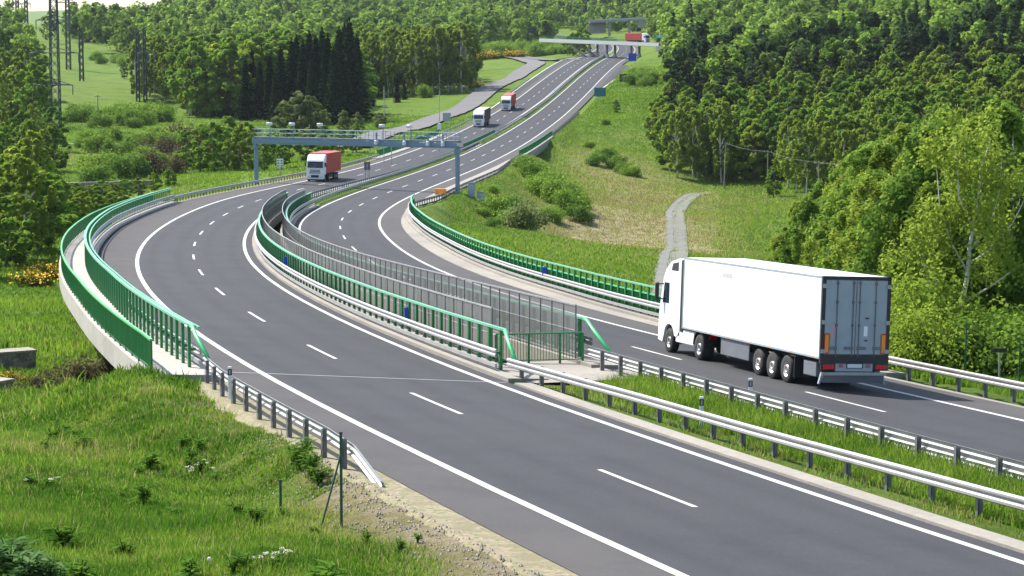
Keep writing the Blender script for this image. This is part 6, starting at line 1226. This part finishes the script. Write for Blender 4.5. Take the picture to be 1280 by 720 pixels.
# ---- left side: near group of trees at the frame edge
LE = 'leafy trees in the valley at the left edge'
for i, (px, Y, H) in enumerate(((-20, 225, 11), (5, 235, 10.5), (28, 240, 11.5), (48, 245, 10.5), (62, 255, 8.5), (15, 262, 12), (40, 268, 12), (-15, 275, 12.5), (60, 280, 9), (75, 290, 7), (20, 300, 12), (-10, 310, 12), (50, 315, 9))):
    c = at(px, Y); place('broadleaf_tree', (MDc[1], MDc[3], MBi[0], MDc[1])[i % 4], c[0], c[1], 'leafy green tree of the group in the valley at the left edge', 'tree', LE, H*.86/13, sxy=1.25, g=g)
for i, (px, Y, H) in enumerate(((95, 330, 6.5), (110, 325, 6), (125, 335, 6.5), (140, 340, 5.5), (155, 350, 5), (172, 360, 4.5), (88, 300, 6), (104, 300, 5), (120, 310, 5), (192, 370, 4.5), (212, 380, 4.5), (100, 275, 5.5), (85, 262, 4.5), (135, 318, 4.5))):
    c = at(px, Y); place('broadleaf_tree', MDc[(1, 3)[i % 2]], c[0], c[1], 'bright green young tree beside the left viaduct', 'tree', 'young trees beside the left viaduct', H*.7/13, sxy=1.5, g=g)
# dark trees behind, left middle
for i in range(16):
    px = g.uniform(-15, 85); Y = g.uniform(400, 500); c = at(px, Y); place('broadleaf_tree', (MDc+MBi)[i % 7], c[0], c[1], 'dark tree behind the left edge group near the tall pylon', 'tree', 'trees around the tall pylon', g.uniform(7, 11)/13, g=g)
for i in range(14):
    px = g.uniform(-20, 52); Y = g.uniform(560, 720); c = at(px, Y); place('broadleaf_tree', (MDc+MBi)[i % 7], c[0], c[1], 'tree on the rise at the far left before the meadow', 'tree', 'trees on the far left rise', g.uniform(13, 17)/13, g=g)
# bushes below the left carriageway, 80..320 x 175..225
X, Y = scatter(95, 320, 400, 520, 7.0, g, mg=4)
for k, (x, y) in enumerate(zip(X, Y)):
    px = 640+x/y*FPX
    if g.random() < .4: continue
    r = g.random(); pr = BB if (r < .15 or (200 < px < 300 and r < .5)) else BU[g.integers(0, 4)]
    place('bush', pr, x, y, 'brown twiggy bush in the hollow left of the carriageway' if pr is BB else 'green bush in the hollow left of the carriageway', 'bush', 'brown bushes in the left hollow' if pr is BB else 'green bushes in the left hollow', g.uniform(.8, 1.9), g=g)
for i, (px, Y, H) in enumerate(((250, 415, 8), (268, 410, 9), (285, 418, 9.5), (300, 405, 8.5), (233, 425, 7.5), (340, 420, 6.5), (362, 425, 7), (385, 430, 6.5), (405, 440, 6.5), (330, 395, 5), (352, 400, 4.5), (425, 455, 6), (445, 465, 6), (310, 440, 8))):
    c = at(px, Y)
    if in_corridor(np.array([c[0]]), np.array([c[1]]), 2)[0]: continue
    place('broadleaf_tree', MDc[i % 4], c[0], c[1], 'bushy tree behind the guardrail left of the gantry', 'tree', 'bushy trees behind the left guardrail', H/13, sxy=1.15, g=g)
# spruce group
for i, (px, Y, H) in enumerate(((438, 590, 26), (447, 600, 22), (425, 585, 24), (411, 592, 22), (396, 598, 22), (380, 600, 20.5), (366, 606, 21), (352, 600, 19), (338, 606, 17), (404, 615, 24), (388, 620, 23), (372, 622, 22), (432, 612, 25), (326, 612, 15), (418, 575, 19), (345, 585, 13), (390, 580, 16), (308, 600, 16), (316, 620, 18))):
    c = at(px, Y); place('spruce_tree', SP[i % 3], c[0], c[1], 'tallest spruce at the right end of the dark spruce group' if i == 0 else 'tall dark spruce in the group behind the gantry', 'tree', None if i == 0 else 'spruces of the dark group', H/24, sxy=.9, g=g)
for i, (px, Y, H) in enumerate(((372, 520, 9.5), (388, 522, 8.5), (355, 515, 7.5), (402, 528, 6.5), (430, 530, 5), (446, 532, 4.5), (475, 540, 4.5))):
    c = at(px, Y); place('willow_tree', deciduous(140+i, 9, 3.6, .6, 40, 3200, .42, 'leaf_pale', 'bark', .2), c[0], c[1], 'pale green willow in front of the dark spruces' if i < 4 else 'low pale green willow bush above the gantry beam', 'tree', 'pale willows before the spruces' if i < 4 else 'low pale willows above the gantry', H/9, g=g)
# wood left and behind the spruces
LW = []
for (a, b, y0, y1, sp) in ((172, 245, 700, 800, 7.0), (235, 330, 615, 740, 7.0), (330, 455, 635, 740, 8), (440, 585, 715, 800, 6.8)):
    X, Y = scatter(a, b, y0, y1, sp, g, mg=12); LW += [(x, y) for x, y in zip(X, Y)]
LW = np.array(LW); LW = LW[np.argsort(LW[:, 1])]
for k, (x, y) in enumerate(LW[:230]):
    px = 640+x/y*FPX
    if px < 240: pr, h0, nm, H, lb = MBi[g.integers(0, 3)], 15, 'birch_tree', g.uniform(15, 19), 'slim birch of the dense stand beside the far left meadow'
    elif px < 455: pr, h0, nm, H, lb = MDc[g.integers(0, 4)], 13, 'broadleaf_tree', g.uniform(15, 22), 'leafy tree of the wood around and behind the dark spruces'
    else: pr, h0, nm, H, lb = MBi[g.integers(0, 3)], 15, 'birch_tree', g.uniform(17, 22), 'tall birch of the wood above the open green field'
    place(nm, pr, x, y, lb, 'tree', 'trees of the woods left of the motorway', H/h0, g=g)
for i, (px, Y, H, pr, lb) in enumerate(((530, 705, 4.5, BU[0], 'round dark bush at the corner of the open field'), (497, 690, 7, SP[0], 'small spruce standing in the open field'), (466, 680, 6.5, SP[1], 'young spruce at the left of the open field'), (506, 700, 6, SP[2], 'thin young conifer beside the small spruce'))):
    c = at(px, Y); place('bush' if i == 0 else 'spruce_tree', pr, c[0], c[1], lb, 'bush' if i == 0 else 'tree', None, H/(2.6 if i == 0 else 24), sxy=1 if i else .8, g=g)
c = at(157, 860); place('broadleaf_tree', MDc[1], c[0], c[1], 'small dark tree alone in the far left meadow', 'tree', None, 6.5/13, g=g)
# gorse
def gorse(px, Y, s, lb, grp=None):
    c = at(px, Y); e = place('gorse_bush', GO, c[0], c[1], lb, 'bush', grp, s, g=g); q = np.random.default_rng(int(px)); n = 260
    P = q.normal(size=(n, 3))*[.8, .8, .25]+[0, 0, .85]; V, F = leaf_quads(P, q.normal(size=(n, 3))+[0, -.5, 1], .16, q); o = mesh_np('flowers', V, F, M['yellowflower']); o.parent = e
gorse(42, 215, 1.3, 'yellow flowering gorse bush on the shaded bank at the left edge'); gorse(55, 222, 1.4, 'second yellow flowering gorse beside the first on the left bank')
gorse(26, 118, .35, 'little yellow flowering shrub in front of the low stone wall'); gorse(4, 119, .4, 'small yellow flowering shrub at the left frame edge')
gorse(594, 745, 1.8, 'yellow gorse beside the bend of the side road')
for px in (585, 600, 615, 628, 640, 648): gorse(px, 1010+g.uniform(-15, 15), 2.6, 'distant yellow flowering bush on the slope above the ramp', 'distant yellow bushes above the ramp')
# ---- bushes and trees round the far junction
X, Y = scatter(575, 735, 1010, 1100, 9, g, mg=8)
for x, y in list(zip(X, Y))[:60]:
    place('bush', BU[g.integers(0, 4)], x, y, 'bush of the thicket left of the overpass', 'bush', 'thicket left of the overpass', g.uniform(1.2, 2.6), g=g)
c = at(722, 985); 
for i, (px, Y, H) in enumerate(((716, 985, 10), (724, 990, 11), (731, 1000, 10), (709, 1000, 8))): c = at(px, Y); place('broadleaf_tree', MDc[i % 4], c[0], c[1], 'dark rounded tree behind the left half of the overpass', 'tree', 'dark trees behind the overpass', H/13, sxy=1.1, g=g)
for (x, y) in zip(*scatter(120, 300, 930, 985, 12, g)): place('bush', BU[g.integers(0, 4)], x, y, 'hedge bush along the upper end of the far left meadow', 'bush', 'hedge of the far left meadow', g.uniform(1.2, 2.0), g=g)
for (x, y) in zip(*scatter(95, 215, 560, 640, 8.5, g)): place('bush', BU[g.integers(0, 4)], x, y, 'bush along the lower end of the far left meadow', 'bush', 'bushes below the far left meadow', g.uniform(1.0, 2.0), g=g)
# ---- distant forest as one mass, built tree by tree into one mesh
def far_forest():
    P = list(far_pts)
    def add(a, b, y0, y1, sp, keep=None, k=0):
        X, Y = scatter(a, b, y0, y1, sp, g, keep=keep, mg=16)
        for x, y in zip(X, Y): P.append((x, y, k if g.random() > .025 else 2))
    add(240, 720, 1110, 1400, 12, keep=lambda px, y, x: (px < 735) & ~((px > 560) & (y < 1120)))
    add(240, 560, 1000, 1110, 10)
    add(250, 600, 800, 880, 9, keep=lambda px, y, x: px < 585)
    add(-40, 240, 1085, 1240, 10, keep=lambda px, y, x: (px > 118) | (y > 1130) & ((px < 18) | (px > 90)) | (y < 1110) & (px < 85) & (g.random(len(px)) < .5))
    add(-40, 60, 760, 860, 10)
    add(120, 260, 960, 1085, 10, keep=lambda px, y, x: px > np.interp(y, [960, 1040], [205, 122]))
    add(560, 1000, 1420, 1900, 15); add(806, 1330, 1250, 1500, 12)
    add(200, 740, 1400, 1800, 16); add(1000, 1340, 1500, 1900, 18); add(300, 1300, 1900, 2400, 26)
    P = np.array(P)
    order = np.argsort(P[:, 1]); P = P[order]
    zg = z_ground(P[:, 0], P[:, 1]); V_, F_q, T_ = [], [], []; nV = 0
    for i, (x, y, k) in enumerate(P):
        H = g.uniform(13, 20); n = int(np.interp(y, [500, 900, 1400, 2000], [520, 330, 170, 100])); sz = float(np.interp(y, [500, 900, 1400, 2400], [1.0, 1.35, 1.9, 2.8]))
        if k == 2:
            H *= 1.1; t = g.uniform(.05, 1, n); t = 1-np.sqrt(g.uniform(0, .95, n)); r = 4.6*(1-t)*g.uniform(.6, 1.05, n); az = g.uniform(0, 6.3, n); Q = np.stack([r*np.cos(az), r*np.sin(az), t*H], 1); nr = np.stack([np.cos(az), np.sin(az), .9+0*az], 1)+g.normal(size=(n, 3))*.3; tn = np.full(n, .0)
        else:
            K = 12 if k == 0 else 8; cb = 3 if k == 0 else 8; rad = (4.3 if k == 0 else 2.9)*g.uniform(.8, 1.2); u = g.uniform(0, 1, K); cz = cb+(H-cb)*u*.9; az = g.uniform(0, 6.3, K); rr = rad*np.sqrt(g.uniform(.05, .8, K))*np.sin(np.pi*np.clip(.2+.75*u, 0, 1))
            Cc = np.stack([rr*np.cos(az), rr*np.sin(az), cz], 1); j = g.integers(0, K, n); d = g.normal(size=(n, 3)); d /= np.linalg.norm(d, axis=1)[:, None]
            Q = Cc[j]+d*rad*.42*g.uniform(.6, 1.2, n)[:, None]; nr = d+g.normal(size=(n, 3))*.4+[0, 0, .5]; base = g.uniform(.3, 1.0) if k == 0 else g.uniform(0, .2); tn = np.clip(base+g.uniform(-.12, .12, K)[j], 0, 1)
        V, F = leaf_quads(Q+[x, y, zg[i]], nr, sz, g, 1.2); V_.append(V); F_q.append(F+nV); nV += len(V); T_.append(np.repeat(tn, 4))
    o = mesh_np('distant_forest', np.vstack(V_), np.vstack(F_q), M['leaf_farmass'], tint=np.concatenate(T_)); tag(o, 'distant mixed forest covering the hills behind the motorway', 'forest', kind='stuff'); print('far trees', len(P), 'quads', nV//4)
M['leaf_farmass'] = leafmat('distant_forest_leaf', (.035,.065,.026), (.2,.31,.05), None, rvar=0.0)
far_forest()

# ------------------------------------------------------------------ grass and weeds
def blades(x, y, z, h, w_, g, tint, lean=.35):
    """bent three-segment blades"""
    n = len(x); az = g.uniform(0, 6.283, n); c, s = np.cos(az), np.sin(az); la = g.uniform(0, 6.283, n); lm = h*lean*g.uniform(.3, 1.5, n)
    B = np.stack([x, y, z], 1); W = np.stack([c, s, 0*c], 1)*w_[:, None]*.5; Ln = np.stack([np.cos(la), np.sin(la), 0*la], 1)*lm[:, None]; up = np.array([0, 0, 1.])*h[:, None]
    V = np.stack([B-W, B+W, B+up*.55+Ln*.35+W*.8, B+up*.55+Ln*.35-W*.8, B+up*.93+Ln], 1).reshape(-1, 3)
    k = np.arange(n)[:, None]*5; return V, (k+np.array([[0, 1, 2, 3]])), (k+np.array([[3, 2, 4]])), np.repeat(tint, 5)
def grass(name, x, y, h, w_, g, tint, label, z=None, lean=.35, mat='grass'):
    z = z_ground(x, y)-.03 if z is None else z
    V, F4, F3, T = blades(x, y, z, h, w_, g, tint, lean); o = mesh_np(name, V, [F4, F3], M[mat], tint=T); tag(o, label, 'grass', kind='stuff'); return o
g = np.random.default_rng(21)
def lowfreq(x, y, a=.35, b=.9): return .5+.28*np.sin(x*a+1.7*np.sin(y*a*.7))+.22*np.sin(y*b+2*np.sin(x*b*.6)+1)
def cluster(x, y, g, rad, k):
    return (x[:, None]+g.normal(size=(len(x), k))*rad).ravel(), (y[:, None]+g.normal(size=(len(y), k))*rad).ravel()
# foreground bank on the left of the near guardrail
def fore(n, y0, y1, w_, hh):
    Y = y0+(y1-y0)*g.uniform(0, 1, n); px = g.uniform(-30, 720, n); X = (px-640)/FPX*Y
    X, Y = cluster(X, Y, g, .06, 5)
    Q = np.stack([X, Y], -1); r, off, al = _near(Q, RS[:len(_rs[0])])
    edge = np.where(r[:, 0] > 24, OUT_L(r[:, 0])-2.1, np.where(r[:, 0] > 3, OUT_L(r[:, 0])-.25, OUT_L(r[:, 0])-.4)); ok = off < edge
    X, Y, off, s = X[ok], Y[ok], off[ok], r[ok, 0]
    d = (edge[ok]-off); dry = zone_dry(X, Y)
    keep = g.uniform(0, 1, len(X)) > np.clip(dry*1.25-.12+.5*(lowfreq(X, Y, 1.1, 2.3)-.5)*(dry > .15), 0, .97); X, Y, dry = X[keep], Y[keep], dry[keep]
    lf = lowfreq(X, Y); lf2 = lowfreq(X+31, Y-7, .8, 1.9)
    h = hh*(.45+.9*lf)*g.uniform(.6, 1.25, len(X))*(1-.6*dry)
    lf3 = lowfreq(X*1.3+5, Y*1.1+9, .33, .71); tint = np.clip(-.12+.85*lf2+.45*(lf3-.5)+g.normal(size=len(X))*.2+.35*dry, 0, .93); tint = np.where(g.uniform(0, 1, len(X)) < .07+.3*dry+.6*np.clip(lf3-.7, 0, 1), 1.0, tint); h = h*np.where(g.uniform(0, 1, len(X)) < .03, 1.8, 1)*(.7+.6*lf3)
    return X, Y, h, np.full(len(X), w_)*g.uniform(.7, 1.4, len(X)), tint
parts_ = [fore(34000, 34, 52, .017, .24), fore(32000, 50, 72, .024, .25), fore(18000, 70, 95, .04, .32), fore(9000, 92, 140, .07, .42)]
X, Y, h, w_, t_ = [np.concatenate([p[i] for p in parts_]) for i in range(5)]
grass('grass', X, Y, h, w_, g, t_, 'tall lush grass of the foreground bank left of the road')
# median grass between the two near guardrails
n = 15000; S = g.uniform(-52, 23, n); f = g.uniform(0, 1, n)**.8; A = L(S, 5.2); Bq = np.stack([Rr(partner(0)+(S), -4.95)], 0)[0]
Sp = np.array([partner(s) for s in np.arange(-60, 30, 3.)]); Bq = Rr(np.interp(S, np.arange(-60, 30, 3.), Sp), -4.9); P = A+(Bq-A)*f[:, None]
X, Y = cluster(P[:, 0], P[:, 1], g, .07, 5); ff = np.repeat(f, 5); Z = np.repeat(P[:, 2]-.12*4*f*(1-f), 5)
bare = (ff < .28) & (g.uniform(0, 1, len(ff)) < .62+.3*np.sin(Y*1.3)); X, Y, Z, ff = X[~bare], Y[~bare], Z[~bare], ff[~bare]
h = (.12+.42*np.clip(ff*1.6, 0, 1))*g.uniform(.6, 1.2, len(X)); tt = np.clip(.35+.4*lowfreq(X, Y, .7, 1.6)+g.normal(size=len(X))*.14, 0, .93)
tt = np.where(g.uniform(0, 1, len(X)) < .06+.3*(ff < .25), 1, tt); grass('grass', X, Y, h, np.full(len(X), .028), g, tt, 'tall green grass in the median between the two near guardrails', z=Z)
def on_grade(x, y):
    r, off, al = _near(np.stack([x, y], -1), GR); return (off > r[:, 6]+.1) & (off < r[:, 7]-.1) & (abs(al) < 3)
# strips beside the distant median, right verge, embankment and meadow tufts
def region(n, px0, px1, y0, y1, hh, w_, k=5, rad=.12, mg=.6, lean=.4, dmax=.5):
    Yc = np.sqrt(g.uniform(y0*y0, y1*y1, n))*(1+g.normal(size=n)*.05*(y0 > 180)); px = g.uniform(px0, px1, n); Xc = (px-640)/FPX*Yc
    ok = ~on_grade(Xc, Yc); Xc, Yc = Xc[ok], Yc[ok]; X, Y = cluster(Xc, Yc, g, rad, k)
    dry = zone_dry(X, Y); kp = g.uniform(0, 1, len(X)) > dry*dmax; X, Y, dry = X[kp], Y[kp], dry[kp]
    lf = lowfreq(X, Y, .12, .23); tint = np.clip(.2+.5*lf+g.normal(size=len(X))*.08+.45*dry, 0, .93); tint = np.where(g.uniform(0, 1, len(X)) < .02+.45*dry, 1, tint)
    return X, Y, hh*g.uniform(.5, 1.3, len(X))*(.6+.8*lf), w_*g.uniform(.7, 1.3, len(X)), tint
rr_ = [region(9000, 1120, 1330, 84, 125, .4, .05), region(38000, 560, 960, 150, 420, .3, .10, rad=.4), region(26000, 640, 1010, 380, 620, .35, .15, rad=.6), region(12000, -40, 300, 95, 260, .4, .08, rad=.25), region(8000, -40, 300, 250, 400, .45, .15, rad=.4), region(20000, 40, 640, 380, 600, .4, .16, rad=.8), region(10000, 900, 1320, 115, 330, .4, .1, rad=.3), region(10000, 900, 1320, 300, 480, .5, .16, rad=.5), region(6000, 740, 860, 600, 800, .4, .2, rad=1.2)]
X, Y, h, w_, t_ = [np.concatenate([p[i] for p in rr_]) for i in range(5)]
onr = on_grade(X, Y)
tr = np.zeros(len(X), bool)
T_ = np.array(TRK)
for a, b in zip(T_[:-1], T_[1:]):
    d = b-a; q = np.clip(((X-a[0])*d[0]+(Y-a[1])*d[1])/(d@d), 0, 1); tr |= (np.hypot(X-a[0]-q*d[0], Y-a[1]-q*d[1]) < 1.3) & ~((np.hypot(X-a[0]-q*d[0], Y-a[1]-q*d[1]) < .4) & (g.uniform(0, 1, len(X)) < .35))
for seg in (SIDE,):
    T_ = np.array(seg)
    for a, b in zip(T_[:-1], T_[1:]):
        d = b-a; q = np.clip(((X-a[0])*d[0]+(Y-a[1])*d[1])/(d@d), 0, 1); tr |= np.hypot(X-a[0]-q*d[0], Y-a[1]-q*d[1]) < 4
k_ = ~tr & ~onr; grass('grass', X[k_], Y[k_], h[k_], w_[k_], g, t_[k_], 'meadow grass tufts on the slopes and fields beside the motorway')
# weeds: broad dark plants, white umbels, dandelion clock, stones
def weed(px, Y, s, label, grp=None, leafm='grass_dark', n=46, name='weed_plant'):
    c = at(px, Y); zg = z_ground(c[0], c[1]); e = empty(name, (c[0], c[1], zg)); tag(e, label, 'plant', grp); q = np.random.default_rng(abs(int(px*7+Y))); V_ = []; F_ = []; T_ = []; k = 0
    m = MB(); 
    for i in range(7):
        a = q.uniform(0, 6.28); hgt = s*q.uniform(.5, .9); tip = np.array([math.cos(a)*s*.25, math.sin(a)*s*.25, hgt]); m.tube([(0, 0, -.02), tip*.5+[0, 0, .05], tip], [.012, .01, .006], 4)
        for j in range(n//5):
            u = q.uniform(.35, 1); b = q.uniform(0, 6.28); p0 = tip*u; d = np.array([math.cos(b), math.sin(b), q.uniform(-.1, .6)]); ln = s*q.uniform(.22, .42); wd = ln*.16; side = np.cross(d, [0, 0, 1.]); side /= np.linalg.norm(side)
            V_ += [p0, p0+d*ln*.5+side*wd, p0+d*ln+[0, 0, -.12*ln], p0+d*ln*.5-side*wd]; F_.append([k, k+1, k+2, k+3]); T_ += [q.uniform(0, 1)]*4; k += 4
    o = m.build('stem', M['grass_dark']); o.parent = e; o2 = mesh_np('leaves', np.array(V_), np.array(F_), M[leafm], tint=np.array(T_)); o2.parent = e; return e
M['leaf_glossy'] = leafmat('glossy_weed_leaf', (.03,.085,.02), (.12,.2,.07), None, rvar=.1, trans=.25)
for i, (px, Y, s) in enumerate(((8, 39.6, .95), (32, 39.0, .85), (-6, 38.2, .9), (18, 37.6, .8), (44, 37.8, .7), (62, 38.4, .5), (0, 40.6, .8))): weed(px, Y, s, 'broad leaved glossy plant in the bottom left corner', 'glossy plants in the bottom left corner', 'leaf_glossy', 90)
for i, (px, Y, s) in enumerate(((205, 38.5, .45), (222, 39, .5), (285, 41, .45), (300, 41.5, .4), (372, 56, .75), (385, 55, .7), (362, 57, .7), (380, 57.5, .65))): weed(px, Y, s, 'dark green bushy weed below the guardrail end' if i > 3 else 'dark leafy weed low in the foreground grass', 'dark weeds below the guardrail' if i > 3 else 'dark weeds in the foreground grass', n=70)
for i, (px, Y, s) in enumerate(((232, 60, .5), (240, 61, .5), (245, 59, .45), (222, 62, .5), (497, 44.5, .35), (455, 45.5, .35), (520, 46, .3), (60, 64, .7), (70, 66, .7), (95, 63, .6), (150, 78, .7), (165, 80, .8), (140, 82, .7), (180, 76, .7))): weed(px, Y, s, 'dark weed clump scattered over the grassy bank', 'weed clumps on the grassy bank', n=60)
def umbel(px, Y, label, n=9, s=1.0):
    n = max(3, n*2//3)
    c = at(px, Y); zg = z_ground(c[0], c[1]); e = empty('white_flower_clump', (c[0], c[1], zg)); tag(e, label, 'flowers'); q = np.random.default_rng(int(px)); m = MB(); V = []; 
    for i in range(n):
        p = np.array([q.normal()*.22*s, q.normal()*.22*s, q.uniform(.28, .42)]); m.tube([(p[0]*.6, p[1]*.6, 0), p], [.006, .004], 4)
        for j in range(20): V.append(p+[q.normal()*.035, q.normal()*.035, q.normal()*.012])
    o = m.build('stems', M['grass_dark']); o.parent = e; V, F = leaf_quads(np.array(V), q.normal(size=(len(V), 3))*.3+[0, 0, 1], .02, q); o = mesh_np('blossoms', V, F, M['blossom']); o.parent = e
M['blossom'] = mk('white_blossom', (.75,.74,.62), .8)
umbel(328, 41.3, 'white umbel flowers in the grass at the bottom of the view', 12); umbel(352, 42.5, 'small white flower head right of the bottom umbels', 3, .5); umbel(236, 58, 'white flower patch on the bank below the guardrail posts', 14, 1.6); umbel(57, 53, 'little white flowers in the grass at the left', 6, 1.2)
c = at(254, 40); zg = z_ground(c[0], c[1]); e = empty('dandelion_clock', (c[0], c[1], zg)); tag(e, 'single round white dandelion clock in the foreground grass', 'flower')
m = MB(); m.tube([(0, 0, 0), (.01, 0, .4)], [.005, .004], 5); o = m.build('stem', M['grass_dark']); o.parent = e
q = np.random.default_rng(1); d = q.normal(size=(220, 3)); d /= np.linalg.norm(d, axis=1)[:, None]; V, F = leaf_quads(d*.04+[.01, 0, .43], d, .02, q); o = mesh_np('seed_head', V, F, M['blossom']); o.parent = e
# pale stones near the viaduct end
for i, (px, Y, s, lb) in enumerate(((123, 92, .55, 'large pale boulder in the grass below the viaduct end'), (55, 104, .4, 'flat pale stone on the path edge at the left'), (290, 68, .16, 'small light stone beside the guardrail posts'))):
    c = at(px, Y); zg = z_ground(c[0], c[1]); q = np.random.default_rng(i); bm = bmesh.new(); bmesh.ops.create_icosphere(bm, subdivisions=3, radius=s)
    for v in bm.verts: v.co *= 1+.18*math.sin(v.co.x*5/s+i)*math.cos(v.co.y*4/s)+q.uniform(-.04, .04); v.co.z *= .5; v.co.x *= 1.3
    me = bpy.data.meshes.new('boulder'); bm.to_mesh(me); bm.free(); me.materials.append(M['concrete']); o = bpy.data.objects.new('boulder', me); C.objects.link(o); o.location = (c[0], c[1], zg+s*.25); tag(o, lb, 'boulder')
# bare brush at the path, lower left
for i, (px, Y, s) in enumerate(((95, 92, .55), (104, 94, .5), (30, 96, .3))):
    c = at(px, Y); place('dry_bush', BB, c[0], c[1], 'brown leafless brush beside the boulder below the viaduct' if i < 2 else 'thin dry brush beside the gravel path at the left', 'bush', 'brown brush below the viaduct' if i < 2 else None, s, g=g)

# more wild plants of the bank: rosettes, seed stalks, pebbles
def ok_bank(x, y, mg=.5):
    r, off, al = _near(np.array([[x, y]]), RS[:len(_rs[0])]); return off[0] < r[0, 6]-mg
WM = []
for k in range(3):
    e = weed(200+k*10, 45, .5, 'x', n=60); WM.append([(c_.name.split('.')[0], c_.data) for c_ in e.children])
    for c_ in list(e.children): bpy.data.objects.remove(c_)
    bpy.data.objects.remove(e)
for i in range(75):
    Y = g.uniform(37, 95); px = g.uniform(0, 420); x = (px-640)/FPX*Y
    if ok_bank(x, Y): place('weed_plant', WM[i % 3], x, Y, 'dark leafy weed growing in the tall grass of the foreground bank', 'plant', 'weeds in the tall foreground grass', g.uniform(.35, 1.3)*(1 if i % 3 else .6), g=g, sxy=g.uniform(.8, 1.6))
n = 2600; Yp = g.uniform(36, 78, n); Pp = np.array([L(s_, 0) for s_ in g.uniform(-28, 24, n)]); offp = -6.45-np.abs(g.normal(size=n))*1.1
Sp_ = g.uniform(-30, 10, n); P0 = L(Sp_, offp); zz_ = np.maximum(z_ground(P0[:, 0], P0[:, 1]), np.where(offp > -6.65, P0[:, 2]-.02, -99)); V_ = []; F_ = []
oct_ = np.array([(1,0,0),(-1,0,0),(0,1,0),(0,-1,0),(0,0,1),(0,0,-1)], float); of = np.array([[0,2,4],[2,1,4],[1,3,4],[3,0,4],[2,0,5],[1,2,5],[3,1,5],[0,3,5]])
sz = g.uniform(.012, .045, n); V_ = (oct_[None]*(sz[:, None, None]*g.uniform(.6, 1.3, (n, 6, 1)))+np.stack([P0[:, 0], P0[:, 1], zz_+sz*.3], -1)[:, None]).reshape(-1, 3); F_ = (np.arange(n)[:, None, None]*6+of[None]).reshape(-1, 3)
tag(mesh_np('gravel_stones', V_, F_, M['stone']), 'loose pale stones on the sandy verge beside the left shoulder', 'gravel', kind='stuff')


# ------------------------------------------------------------------ haze
hm = bpy.data.materials.new('haze'); hm.use_nodes = True; t = hm.node_tree
for n in list(t.nodes): t.nodes.remove(n)
out = t.nodes.new('ShaderNodeOutputMaterial'); pv = t.nodes.new('ShaderNodeVolumePrincipled'); pv.inputs['Density'].default_value = .000028; pv.inputs['Color'].default_value = (.78,.86,.95,1); pv.inputs['Anisotropy'].default_value = .2
t.links.new(pv.outputs[0], out.inputs['Volume'])
zlo = float(GZ.min())-1.5; zhi = float(max(GZ.max(), 60))+45
m = MB(); m.box((0, 3900, (zlo+zhi)/2), (7200, 8300, zhi-zlo)); tag(m.build('haze', hm), 'thin summer haze over the valley', kind='stuff')
